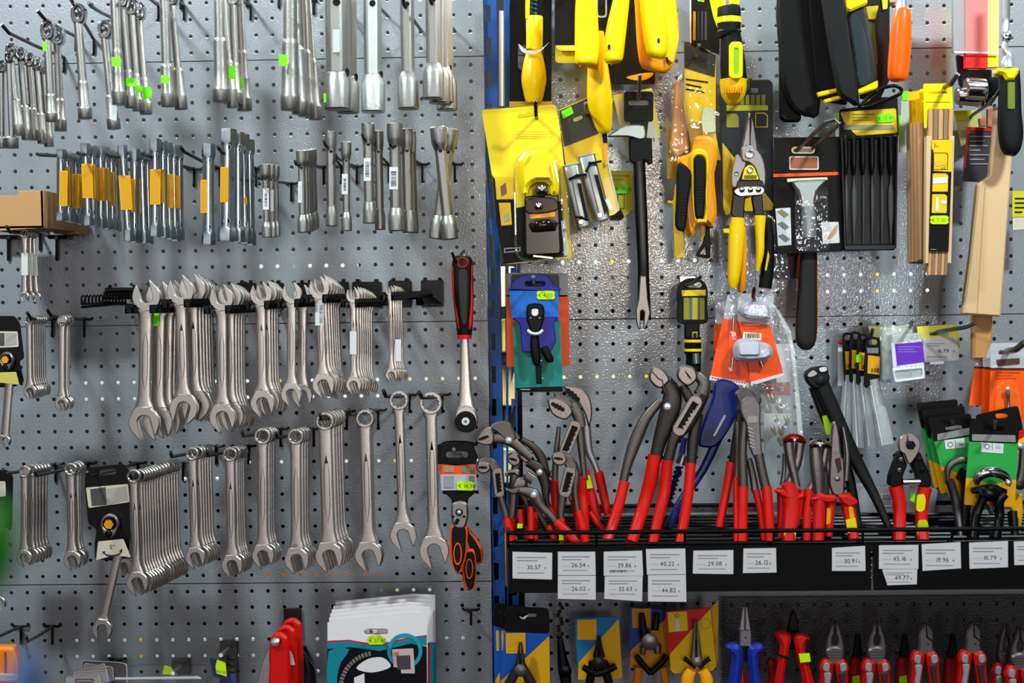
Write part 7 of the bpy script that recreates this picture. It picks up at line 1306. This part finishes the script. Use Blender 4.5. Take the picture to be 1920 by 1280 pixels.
disc(t, 'joint_disc', 1218, 1202, 134, 16, mat('8a8482', .4, .8), 5); arm(t, 'dark_arm', [(1203, 1150, 128, 5, 5), (1206, 1180, 128, 8, 6), (1210, 1196, 128, 9, 6)], BLACK); arm(t, 'dark_arm', [(1232, 1150, 128, 5, 5), (1228, 1180, 128, 7, 6)], BLACK); arm(t, 'grey_cheek', [(1206, 1212, 128, 6, 6), (1205, 1226, 128, 5, 6)], TS); arm(t, 'grey_cheek', [(1232, 1208, 128, 8, 6), (1233, 1224, 128, 6, 6)], TS)
for s, x in ((-1, 1193), (1, 1250)): arm(t, 'black_wing', [(x, 1228, 132, 5, 5), (x - s * 8, 1240, 132, 6, 5), (1220, 1262, 132, 5, 5)], BLACK)
arm(t, 'orange_handle', [(1198, 1250, 130, 8, 6), (1192, 1295, 130, 8, 6)], mat('d8780c', .4)); arm(t, 'orange_handle', [(1243, 1250, 130, 7, 6), (1250, 1295, 130, 7, 6)], mat('d8780c', .4))
t = T('pliers_pack', 'red and yellow card holding slim grey needle-nose pliers with orange grips', 'pack', 1295, 1142, 150)
pr(t, 'card', rq([(1248, 1146), (1333, 1139), (1343, 1250), (1336, 1257), (1264, 1262), (1257, 1256)], 4), 152, 2, mat('d8150c', .4)); pr(t, 'yellow_half', rq([(1332, 1141), (1343, 1250), (1336, 1257), (1264, 1262), (1257, 1256), (1256, 1226)], 3), 153, 1, mat('f4c808', .4)); pr(t, 'picture_square', [(1252, 1148), (1288, 1146), (1290, 1182), (1254, 1185)], 153.5, .6, mat('f0c818', .4)); part(t, 'pictured_pliers', lambda b: (b.prism([circ(1269, 1154, 4, 12), circ(1269, 1154, 3, 12)], 154, .3, CARDK), b.prism([(1268, 1158), (1271, 1158), (1275, 1182), (1266, 1182)], 154, .3, WHITE)))
pr(t, 'hole_mark', [circ(1323, 1169, 10, 20), circ(1323, 1169, 9, 20)], 154, .4, mat('a88c10', .4)); pr(t, 'card_side', [(1333, 1139), (1347, 1124), (1346, 1240), (1342, 1250)], 140, 2, mat('d8a808', .4)); nn(t, 1305, 1162, 168, 72, 12, mat('77706e', .4, .8)); disc(t, 'joint_disc', 1307, 1240, 172, 9, mat('8a8482', .4, .8), 3)
for s in (-1, 1): arm(t, 'black_spring', [(1307 + s * 4, 1252, 168, 3, 3), (1307 + s * 18, 1238, 168, 4, 3), (1307 + s * 24, 1234, 168, 5, 3)], BLACK); arm(t, 'orange_handle', [(1307 + s * 10, 1256, 170, 9, 7), (1307 + s * 18, 1272, 170, 12, 8), (1307 + s * 18, 1296, 170, 11, 8)], mat('f4a00c', .4))
# blue needle-nose pliers
t = T('needle_nose_pliers', 'silver needle-nose pliers with bright blue grips', 'pliers', 1398, 1280, 190)
for s in (-1, 1): pr(t, 'needle_jaw', [(1397 + s * .6, 1137), (1397 + s * 4, 1137), (1397 + s * 11, 1182), (1397 + s * .6, 1182)], 196, 10, mat('a8a4b0', .35, .9), 1)
pr(t, 'joint_block', [(1387, 1181), (1409, 1181), (1409, 1212), (1387, 1212)], 198, 12, mat('8f8a96', .35, .9), 1.2); disc(t, 'joint_rivet', 1398, 1195, 198, 1.6, BLACK, .6); pr(t, 'joint_gap', [(1395, 1208), (1401, 1208), (1401, 1240), (1395, 1240)], 190, 6, BLACK)
BG_ = mat('142c98', .4)
for s in (-1, 1): pr(t, 'blue_handle', cr([(1398 + s * 36, 1215), (1398 + s * 26, 1209), (1398 + s * 8, 1213), (1398 + s * 5, 1232), (1398 + s * 8, 1260), (1398 + s * 12, 1300), (1398 + s * 32, 1300), (1398 + s * 26, 1260), (1398 + s * 24, 1232), (1398 + s * 30, 1226)], 3), 204, 22, BG_, 5)
for s in (-1, 1): pr(t, 'red_inner', cr([(1398 + s * 6, 1244), (1398 + s * 3, 1270), (1398 + s * 2, 1300), (1398 + s * 10, 1300)], 3), 190, 8, RED, 1)
# red VDE pliers
t = T('insulated_pliers', 'dark-jawed pliers with wide red grips, right of the blue ones', 'pliers', 1490, 1280, 180)
pr(t, 'dark_jaws', cr([(1484, 1150), (1492, 1148), (1500, 1190), (1496, 1215), (1480, 1215), (1476, 1190)], 3), 160, 10, mat('1c1818', .4, .5), 2)
pr(t, 'red_handle', cr([(1454, 1191), (1468, 1184), (1485, 1192), (1481, 1215), (1478, 1235), (1472, 1262), (1468, 1300), (1454, 1300), (1457, 1262), (1462, 1232), (1464, 1210)], 3), 194, 18, HN, 5); pr(t, 'red_handle', cr([(1490, 1196), (1504, 1188), (1520, 1198), (1512, 1208), (1512, 1230), (1522, 1262), (1530, 1300), (1512, 1300), (1504, 1262), (1496, 1230)], 3), 194, 18, HN, 5)
pr(t, 'black_band', [(1459, 1226), (1479, 1232), (1479, 1236), (1459, 1230)], 195, 3, BLACK); pr(t, 'price_band', [(1498, 1226), (1518, 1225), (1520, 1240), (1501, 1242)], 196, 3, LIMEY); arm(t, 'rear_grip', [(1440, 1238, 150, 8, 6), (1450, 1250, 150, 10, 6), (1446, 1290, 150, 7, 6)], mat('8c1210', .4))
# four red-grey pliers
GH = mat('8d8d94', .5); KH = mat('26262a', .5, spec=.3)
def rg(x, y, kind_, lab, d=190, dxr=0, full=True):
    t = T('combination_pliers' if kind_ == 'c' else 'side_cutters', lab, 'pliers', x, 1280, d); jm = mat('6c6468', .42, .8)
    if kind_ == 'c':
        for s in (-1, 1): pr(t, 'jaw', cr([(x + s * 1, y), (x + s * 6, y + 2), (x + s * 12, y + 22), (x + s * 17, y + 48), (x + s * 15, y + 62), (x + s * 1, y + 62), (x + s * 1, y + 50), (x + s * 6, y + 40), (x + s * 4, y + 26), (x + s * 1, y + 22)], 2), d + 6, 10, jm, 2)
        pr(t, 'joint', cr([(x - 16, y + 52), (x, y + 46), (x + 16, y + 52), (x + 16, y + 66), (x + 8, y + 80), (x - 8, y + 80), (x - 16, y + 66)], 3), d + 10, 12, jm, 2.5)
        for k in range(3): pr(t, 'joint_line', [(x - 13, y + 56 + k * 5), (x + 13, y + 56 + k * 5), (x + 13, y + 57 + k * 5), (x - 13, y + 57 + k * 5)], d + 10.4, .6, mat('3a3436', .5, .5))
        hy = y + 72
    else:
        pr(t, 'jaw', cr([(x - 3, y), (x + 3, y), (x + 12, y + 10), (x + 14, y + 24), (x + 13, y + 42), (x + 14, y + 58), (x - 14, y + 58), (x - 14, y + 42), (x - 14, y + 20), (x - 10, y + 8)], 2), d + 8, 12, jm, 2.5); pr(t, 'cutting_line', [(x - 1, y + 2), (x + 1, y + 2), (x + 3, y + 24), (x + 12, y + 32), (x + 12, y + 34), (x, y + 26)], d + 9, 1, BLACK)
        for k in range(4): pr(t, 'jaw_line', [(x + 3, y + 8 + k * 4), (x + 11, y + 10 + k * 4), (x + 11, y + 11 + k * 4), (x + 3, y + 9 + k * 4)], d + 8.8, .6, mat('3a3436', .5, .5))
        disc(t, 'pivot_dot', x + 3, y + 38, d + 8, 1.6, BLACK, .8); hy = y + 54
    for s in (-1, 1):
        h = part(t, 'red_handle', lambda b: b.prism(cr([(x + s * 2, hy + 8), (x + s * 8, hy + 2), (x + s * 18, hy), (x + s * 27, hy + 14), (x + s * 25, hy + 26), (x + s * 26, hy + 44), (x + s * 28, hy + 80), (x + s * 12, hy + 80), (x + s * 6, hy + 40)], 3), d + 14, 20, HN, 5))
        b = MB(); b.prism(cr([(x + s * 10, hy + 8), (x + s * 19, hy + 5), (x + s * 22, hy + 18), (x + s * 12, hy + 22)], 3), d + 16.5, 4, GH, 1.5); b.build('grey_inlay', h)
        b = MB(); b.prism(cr([(x + s * 8, hy + 24), (x + s * 20, hy + 24), (x + s * 19, hy + 40), (x + s * 22, hy + 62), (x + s * 16, hy + 76), (x + s * 9, hy + 40)], 3), d + 16, 4, KH if s > 0 else GH, 1.5); b.build('grip_inlay', h)
rg(1566, 1166, 'c', 'grey-jawed combination pliers with red-grey grips, leftmost of the four'); rg(1645, 1166, 'c', 'grey-jawed combination pliers with red-grey grips, second of the four')
rg(1737, 1169, 's', 'side cutters with red-grey grips, left of the side-cutter pair'); rg(1826, 1168, 's', 'side cutters with red-grey grips, right of the side-cutter pair')
rg(1888, 1172, 'c', 'shaded pliers with red grips left of the right frame edge', 150); rg(1914, 1178, 'c', 'shaded pliers with red grips cut by the right frame edge', 180)
for i, x in enumerate((1612, 1700, 1790)):
    t = T('insulated_pliers', 'dim red-gripped pliers hanging back in shade, %s of three' % ('left', 'middle', 'right')[i], 'pliers', x, 1280, 110); arm(t, 'dark_jaw', [(x - 4, 1188, 112, 4, 5), (x - 4, 1215, 112, 8, 5), (x - 6, 1240, 112, 10, 5)], mat('2a2628', .5, .5)); arm(t, 'red_handle', [(x - 8, 1232, 116, 10, 7), (x - 10, 1260, 116, 12, 7), (x - 12, 1295, 116, 10, 7)], mat('a81410', .45))
    if i < 2: pr(t, 'price_band', [(x - 14, 1268), (x, 1266), (x, 1284), (x - 14, 1284)], 130, 3, LIMEY)
# ---------------------------------------------------------------- lower left bay
BEI = mat('cbbfae', .5); BK = mat('060606', .35, spec=.3)
def ratchet_card(lab, outline, label, ring, tab, shank_to, d, win=None, tabm=None, deg=None, slotp=None):
    t = T('ratchet_wrench_pack', lab, 'ratchet wrench', ring[0], outline[0][1], d)
    pr(t, 'black_card', [rq(outline, 5)] + ([slotp] if slotp else []), d, 2, BK, .4); pr(t, 'beige_label', rq(label, 3), d + 1, .6, BEI)
    if win: pr(t, 'dark_window', win, d + 1.5, .4, mat('4c4a4c', .4)); x0, y0 = win[0]; pr(t, 'grey_patch', [(win[1][0] + 2, y0 - 1), (label[1][0] - 3, label[1][1] + 4), (label[2][0] - 4, label[2][1] - 5), (win[2][0] + 2, win[2][1])], d + 1.5, .3, mat('a89f9c', .5))
    x, y, R = ring; pr(t, 'ratchet_head', [cr([(x - R, y), (x - R * .7, y - R * .8), (x, y - R * 1.1), (x + R * .7, y - R * .8), (x + R, y), (x + R * .75, y + R * .9), (x + R * .3, y + R * 1.5), (x - R * .3, y + R * 1.5), (x - R * .75, y + R * .9)], 3), circ(x, y, R * .72, 20)], d + 12, 10, STEELD, 1.5)
    part(t, 'black_insert', lambda b: b.rev(x, y, d + 4, [(R * .74, 0), (R * .74, 6), (R * .6, 7)], BLACK, 24)); part(t, 'orange_hexagon', lambda b: b.rev(x, y, d + 8, [(R * .55, 0), (R * .55, 3.5)], mat('ef9410', .4), 6)); disc(t, 'lever', x - R * .05, y + R * 1.05, d + 11, R * .42, BLACK, 3)
    pr(t, 'beige_tab', rq(tab, 2), d + 16, 1, tabm or BEI)
    if deg: part(t, 'tab_print', lambda b: (b.text('5°', 205, 1029, 8, d + 16.4, INK), b.prism(cr([(193, 1035), (201, 1039), (212, 1040), (223, 1037), (229, 1032), (224, 1040), (212, 1043), (200, 1042)], 2), d + 16.4, .2, INK), b.prism([(191, 1034), (198, 1033), (195, 1039)], d + 16.4, .2, INK), b.prism([(229, 1028), (229, 1035), (223, 1033)], d + 16.4, .2, INK)))
    if shank_to: 
        x1, y1, R1, w = shank_to; x0, y0 = (tab[2][0] + tab[3][0]) / 2 - (6 if deg else 0), tab[2][1] - 8; b = MB(); shank(b, x0, y0, x1 + (x0 - x1) * .06, y1 - R1 * .7, w, w, R1 * .8, d + 12, 6, STEEL, .05, .12, False); b.build('shank', t); b = MB(); b.prism(cr(jaw_pts(x1, y1, R1, math.degrees(math.atan2(y1 - y0, x1 - x0)), w, 15, .42, -1), 2), d + 13, 7, STEEL, 1.2); b.build('open_jaw', t)
    return t
ratchet_card('black card with 5° tab and long ratcheting wrench hanging below', [(160, 877), (196, 873), (232, 869), (242, 880), (243, 960), (244, 1000), (240, 1046), (212, 1051), (178, 1048), (177, 1020), (181, 992), (165, 981), (159, 915)], [(161, 914), (240, 907), (243, 941), (166, 952)], (205, 982, 17), [(184, 1015), (231, 1010), (245, 1044), (212, 1041), (180, 1050)], (191, 1180, 19, 8.5), 175, [(169, 917), (198, 913), (200, 946), (172, 948)], None, True, rot(slot(186, 880, 218, 890), 200, 885, -6))
ratchet_card('black ratchet wrench card with yellowish tab at the far left edge', [(-40, 592), (27, 592), (37, 605), (45, 672), (36, 677), (45, 716), (24, 726), (-40, 726)], [(-30, 621), (33, 621), (35, 650), (-30, 653)], (11, 674, 13), [(-30, 699), (30, 697), (36, 721), (0, 717), (-30, 721)], (9, 826, 10, 8), 185, [(-20, 624), (8, 624), (8, 648), (-20, 648)], mat('c9bb5c', .5))
t = T('ratchet_wrench_pack', 'sliver of a black card with beige label at the left edge', 'ratchet wrench', -10, 880, 150); pr(t, 'black_card', rq([(-60, 884), (12, 880), (24, 892), (22, 990), (-60, 990)], 5), 160, 2, BK); pr(t, 'beige_label', rq([(-60, 903), (10, 902), (11, 930), (-60, 934)], 3), 161, 1, BEI); 
fr = wrench('spare small wrench end', (232, 1000, 8), (232, 1062, 15), 6, 120, 4, op=15, side=-1, groove=False)
stack(fr, 232, 996, 120, [(6, -1, 108), (11, -3, 97), (16, -5, 86)], 'half hidden behind the 5° card', 'small wrenches behind the 5° card', 'dark wrench end')
hook(258, 868, 168, 892, 200, 'black peg hook carrying the 5° ratchet card', up=(-5, -8))
# left edge wrench tip
fr = wrench('wrench end poking in at the left edge below the green blur', (-30, 1000, 10), (-2, 1130, 12), 5, 190, 4, op=15, side=-1, groove=False)
# empty hooks lower left
hook(39, 1174, -40, 1206, 190, 'empty black peg hook at the lower left edge', up=(-3, -10)); hook(98, 1174, 52, 1202, 190, 'second empty black peg hook, right of the edge one', up=(-3, -10)); hook(883, 1143, 878, 1146, 30, 'short black double hook right of the white card stack', up=(0, -3), leg=50)
# orange and black ratcheting pliers card
t = T('ratchet_set_pack', 'black and orange tagged ratchet with orange-edged black handles', 'ratchet set', 856, 840, 170)
pr(t, 'hang_tag', [cr([(819, 838), (826, 832), (856, 829), (884, 833), (890, 842), (892, 870), (820, 870)], 2), slot(836, 846, 878, 858)], 178, 3, BLACK, .8); pr(t, 'rear_tag', cr([(826, 834), (836, 827), (868, 826), (892, 830), (894, 836), (860, 834)], 2), 150, 2, BLACKG)
pr(t, 'orange_band', [(822, 870), (892, 870), (893, 889), (824, 889)], 178, 1.5, ORANGE); pr(t, 'white_panel', [(824, 889), (893, 889), (894, 919), (827, 919)], 178, 1.5, mat('b9b4c0', .4)); pr(t, 'blurred_patch', [(831, 874), (852, 874), (852, 885), (831, 885)], 179, .4, mat('b08878', .5)); 
for x, y in ((866, 875), (879, 875), (879, 892)): pr(t, 'icon', [rrect(x, y, x + 10, y + 11, 2)], 179, .4, mat('6a8470', .5))
pr(t, 'blurred_patch', [(832, 892), (850, 892), (850, 914), (832, 914)], 179, .4, mat('9a96a0', .5)); part(t, 'price_sticker', lambda b: price(b, 856, 902, 33, 17, 180, '€ 14.70', LIMEY, 2))
pr(t, 'funnel', rq([(827, 919), (896, 919), (878, 935), (876, 950), (848, 950), (846, 935)], 3), 176, 8, BLACK, 1.5); pr(t, 'ratchet_head', cr([(846, 950), (852, 942), (866, 940), (876, 946), (878, 962), (876, 978), (870, 990), (854, 990), (847, 976)], 3), 192, 12, STEELD, 2.5); disc(t, 'drive_ring', 861, 960, 192, 7, BLACK, 2); disc(t, 'drive_square', 861, 960, 194, 4.5, SILW, 3)
for x in (849, 870): disc(t, 'screw', x, 968, 192, 2.6, BLACK, 1)
pr(t, 'direction_lever', rot(rrect(853, 972, 860, 984, 3), 857, 978, 30), 194, 2, BLACK)
pr(t, 'handle', cr([(845, 988), (860, 986), (875, 990), (876, 1015), (874, 1042), (866, 1068), (858, 1077), (848, 1062), (843, 1030)], 3), 190, 16, ORANGE, 3); pr(t, 'handle_face', cr([(848, 990), (861, 987), (872, 990), (873, 1015), (871, 1042), (863, 1066), (857, 1072), (850, 1058), (847, 1028)], 3), 192, 4, RUBBER, 1.5); pr(t, 'orange_oval', [circ(858, 1038, 8, 24, 0, 21), circ(858, 1038, 6, 24, 0, 18)], 193.5, 2, ORANGE)
pr(t, 'handle', cr([(866, 1040), (880, 1030), (890, 1036), (892, 1070), (890, 1098), (880, 1108), (871, 1102), (866, 1075)], 3), 176, 14, ORANGE, 3); pr(t, 'handle_face', cr([(872, 1042), (881, 1034), (889, 1040), (891, 1070), (888, 1098), (880, 1105), (874, 1096), (870, 1070)], 3), 178, 4, RUBBER, 1.5); pr(t, 'orange_oval', [circ(880, 1066, 7, 24, 0, 19), circ(880, 1066, 5.5, 24, 0, 17)], 179.5, 2, ORANGE)
pr(t, 'handle', cr([(876, 990), (884, 1000), (894, 1012), (904, 1030), (905, 1050), (898, 1058), (889, 1052), (882, 1026), (876, 1010)], 3), 166, 14, ORANGE, 3); pr(t, 'handle_face', cr([(874, 990), (882, 1002), (891, 1014), (900, 1032), (901, 1050), (896, 1054), (887, 1046), (880, 1024), (875, 1008)], 3), 168, 4, RUBBER, 1.5)
peg(853, 852, 100, 851, 846, 190, 851, 842, 'grey peg through the orange-banded black tag'); 
# white and teal card stack
WC = mat('e6e0e4', .5); TL = mat('0a8494', .4)
offs = [(0, 0, 185), (3, -9, 172), (5, -17, 159), (8, -24, 146), (11, -31, 133), (15, -39, 118)]
for i, (dx, dy, d) in reversed(list(enumerate(offs))):
    t = T('product_card', ['foremost white and teal card with price sticker in its stack', 'second card of the white and teal stack', 'third card of the white and teal stack', 'fourth card of the white and teal stack', 'fifth card of the white and teal stack', 'hindmost, topmost-edged card of the white and teal stack'][i], 'card', 707 + dx, 1172 + dy, d, 'white and teal cards')
    tr = 1151 + dy + (3 if i else 0); o = [(614 + dx, 1167 + dy), (760 + dx, 1152 + dy), (801 + dx, tr), (802 + dx, 1300), (614 + dx, 1300)]
    sl = rot(slot(682 + dx, 1178 + dy, 728 + dx, 1189 + dy), 705 + dx, 1184 + dy, 0)
    pr(t, 'white_card', [o, sl], d, 1.5, WC if i else mat('ece6ea', .5))
    if i: pr(t, 'teal_edge', [(799 + dx, 1205), (803 + dx, 1203), (803 + dx, 1300), (799 + dx, 1300)], d + .3, 2, RED if i == 1 else TL); continue
    pr(t, 'red_line', [(614, 1201), (655, 1199), (700, 1207), (730, 1203), (770, 1194), (800, 1190), (800, 1192), (770, 1196), (732, 1206), (700, 1210), (655, 1202), (614, 1204)], d + .6, .5, mat('c01c40', .5)); pr(t, 'teal_band', [(614, 1204), (655, 1202), (700, 1210), (732, 1206), (770, 1196), (800, 1192), (800, 1210), (770, 1206), (712, 1220), (660, 1213), (614, 1216)], d + .6, .5, TL)
    pr(t, 'black_area', [(614, 1216), (660, 1213), (712, 1220), (770, 1206), (800, 1212), (801, 1300), (614, 1300)], d + .6, .5, mat('070712', .3)); pr(t, 'teal_corner', cr([(616, 1220), (655, 1217), (640, 1240), (632, 1270), (632, 1300), (616, 1300)], 2), d + 1.1, .4, TL)
    pr(t, 'white_disc', cr([(668, 1252), (690, 1235), (715, 1232), (728, 1240), (732, 1250), (712, 1258), (690, 1260)], 3), d + 1.2, .4, WC); pr(t, 'teal_ring', [circ(759, 1220, 33, 36), circ(759, 1220, 26, 36)], d + 1.4, .5, mat('1898ac', .4))
    part(t, 'toothed_arc', lambda b: [b.prism([(705 + r * cos(a), 1290 + r * sin(a)) for r, a in ((62, a0), (70, a0), (70, a0 + .07), (62, a0 + .07))], d + 1.5, .3, mat('7a726c', .5)) for a0 in [pi + .15 + k * .1 for k in range(13)]])
    pr(t, 'picture_patch', [(735, 1217), (775, 1215), (778, 1262), (752, 1262), (751, 1252), (738, 1250)], d + 2, .4, mat('c8b4b4', .5)); pr(t, 'dark_square', [(743, 1229), (769, 1228), (770, 1254), (745, 1255)], d + 2.4, .3, mat('4a4048', .5)); pr(t, 'orange_square', [(738, 1222), (748, 1221), (748, 1228), (738, 1229)], d + 2.4, .3, mat('d07048', .5)); pr(t, 'picture_patch', [(664, 1270), (683, 1262), (684, 1290), (664, 1290)], d + 2, .4, WC)
    part(t, 'price_sticker', lambda b: price(b, 689, 1192, 33, 16, d + 2, '€ 37.40', LIMEY, -1))
peg(706, 1186, 90, 704, 1183, 205, 696, 1183, 'silver peg through the white and teal card stack', CHROME, 2.6)
# red handled tools
for i, (dx, dy, d) in enumerate(((0, 0, 190), (13, -14, 165), (24, -27, 140))):
    t = T('pocket_tool', 'red-handled folding tool on the bent bracket, %s' % ('foremost', 'middle', 'hindmost')[i], 'folding tool', 518 + dx, 1200 + dy, d, 'red-handled folding tools'); pr(t, 'red_handle', [cr([(505 + dx, 1205 + dy), (510 + dx, 1192 + dy), (524 + dx, 1187 + dy), (536 + dx, 1194 + dy), (541 + dx, 1210 + dy), (541 + dx, 1300), (506 + dx, 1300), (505 + dx, 1240)], 3), circ(520 + dx, 1203 + dy, 5, 14)], d + 6, 12, mat('d4100c', .35, 0, 0, 300, .3), 3)
    if i == 0: pr(t, 'steel_blade', cr([(505, 1212), (498, 1225), (488, 1255), (482, 1300), (506, 1300), (506, 1230)], 3), 186, 4, STEEL, 1); disc(t, 'rivet', 516, 1203, 196, 8, SILW, 6); pr(t, 'paper_tag', [(538, 1210), (548, 1225), (553, 1246), (541, 1246)], 188, .5, FROST)
t = T('bracket', 'steel wall bracket with black fitting holding the red-handled tools', 'bracket', 548, 1142, 5); pr(t, 'wall_plate', [(531, 1142), (564, 1140), (566, 1200), (534, 1200)], 8, 5, mat('3a3030', .4, .7), 1); part(t, 'arm_rod', lambda b: b.tube([(548, 1172, 8), (520, 1200, 205)], 3, CHROME, 8)); part(t, 'chain', lambda b: [b.dome(549 + k * 2.1 + 10 * sin(k * .07), 1190 + k * 4, 100, 1.7, 2, SIL, 6) for k in range(24)]); arm(t, 'black_fitting', [(566, 1214, 60, 8, 8), (575, 1250, 60, 14, 10), (580, 1300, 60, 16, 10)], mat('15141c', .3))
# bottom left cards, blister and tags
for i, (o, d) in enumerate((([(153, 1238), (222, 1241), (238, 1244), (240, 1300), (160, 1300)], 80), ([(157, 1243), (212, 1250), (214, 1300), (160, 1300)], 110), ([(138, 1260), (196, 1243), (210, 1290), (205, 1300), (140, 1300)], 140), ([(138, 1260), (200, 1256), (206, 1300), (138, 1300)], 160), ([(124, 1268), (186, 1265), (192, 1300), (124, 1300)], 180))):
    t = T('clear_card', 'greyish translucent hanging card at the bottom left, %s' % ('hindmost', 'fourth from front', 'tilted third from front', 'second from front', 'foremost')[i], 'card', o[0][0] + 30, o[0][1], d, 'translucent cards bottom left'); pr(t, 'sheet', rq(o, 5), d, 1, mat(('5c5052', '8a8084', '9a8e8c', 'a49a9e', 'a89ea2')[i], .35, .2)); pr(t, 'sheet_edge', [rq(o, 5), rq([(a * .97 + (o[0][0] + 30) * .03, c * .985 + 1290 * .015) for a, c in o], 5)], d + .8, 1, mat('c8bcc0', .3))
    if i == 4: pr(t, 'slot_mark', [slot(140, 1272, 176, 1278), slot(142, 1273, 174, 1277)], d + 1, .5, mat('4a4044', .4)); pr(t, 'blue_bit', [(196, 1280), (214, 1276), (214, 1300), (196, 1300)], d - 20, 1, DBLUE)
hook(220, 1236, 160, 1285, 190, 'black peg hook above the translucent cards', bar=15, leg=.5)
t = T('blister_box', 'long clear blister tray with yellow-green wedge at the bottom left', 'blister', 300, 1266, 120); pr(t, 'tray', rq([(214, 1268), (245, 1264), (368, 1264), (380, 1275), (382, 1300), (214, 1300)], 5), 150, 60, CLEAR, 4); pr(t, 'tray_rim', rq([(214, 1270), (372, 1268), (378, 1273), (214, 1275)], 2), 152, 3, FROST, 1); pr(t, 'green_wedge', [(308, 1247), (318, 1250), (332, 1264), (304, 1264)], 100, 2, mat('b4c414', .4))
for i, (x0, y0, x1, y1) in enumerate(((412, 1202, 445, 1300), (322, 1236, 356, 1264))):
    t = T('bracket', 'pale steel perforated display bracket, %s' % ('taller right one', 'shorter left one')[i], 'bracket', x0, y0, 8); pr(t, 'plate', [[(x0, y0), (x1, y0), (x1, y1), (x0, y1)]] + ([rrect(x0 + 14, y0 + k, x1 - 5, y0 + k + 7, 1) for k in (28, 40, 52)] if i == 0 else []), 12, 6, mat('5e5c5a', .35, .8), .8); part(t, 'arm_rod', lambda b: b.tube([(x0 + 18, y0 + 12, 12), (x0 + 2, y0 + 26, 150)], 3, SIL, 8))
t = T('price_tag', 'blue tag with green-yellow sticker reading €17.25', 'price tag', 410, 1235, 130); pr(t, 'blue_card', rq([(392, 1232), (422, 1240), (431, 1276), (400, 1268)], 2), 142, 1, mat('28305e', .4)); pr(t, 'price_sticker', [(407, 1236), (423, 1242), (425, 1268), (406, 1262), (404, 1248)], 143, .5, LIMEY); part(t, 'price_text', lambda b: b.text('€17.25', 406, 1260, 4.2, 143.6, mat('3a4a10', .6), 8)); pr(t, 'second_card', rq([(424, 1264), (442, 1262), (447, 1300), (428, 1300)], 2), 136, 1, mat('3a4470', .4)); part(t, 'bead_chain', lambda b: [b.dome(388, 1248 + k * 3.4, 120, 1.4, 1.6, SIL, 6) for k in range(12)])
t = T('product_pack', 'orange plastic pack low at the left edge', 'pack', 0, 1212, 190); pr(t, 'orange_shell', rq([(-60, 1212), (24, 1213), (31, 1240), (36, 1300), (-60, 1300)], 7), 200, 20, mat('f08408', .3, 0, 0, 300, .3), 4); pr(t, 'dark_slit', [(8, 1222), (11, 1222), (12, 1262), (8, 1262)], 202, 2, mat('8a4a08', .4)); pr(t, 'clear_lug', rq([(-20, 1262), (32, 1264), (34, 1278), (-20, 1278)], 4), 206, 6, FROST, 2)
# out of focus goods close to the camera
t = T('plastic_bottle', 'blurred green object close to the camera at the left edge', 'bottle', 0, 1100, 1700); part(t, 'green_body', lambda b: b.loft([(-24, 945, 1700, 22, 10), (-20, 985, 1700, 36, 14), (-20, 1060, 1700, 38, 14), (-26, 1100, 1700, 26, 10)], mat('3fc440', .6), 20, 3)); part(t, 'yellow_cap', lambda b: b.loft([(-22, 975, 1712, 8, None), (-20, 990, 1712, 8, None)], mat('c8e050', .5), 12))
t = T('plastic_bottle', 'blurred blue object close to the camera low at left', 'bottle', 50, 1300, 1700); part(t, 'blue_body', lambda b: b.loft([(48, 1232, 1700, 14, 8), (48, 1260, 1700, 22, 10), (46, 1310, 1700, 26, 12)], mat('7ba4ec', .6), 20, 3))
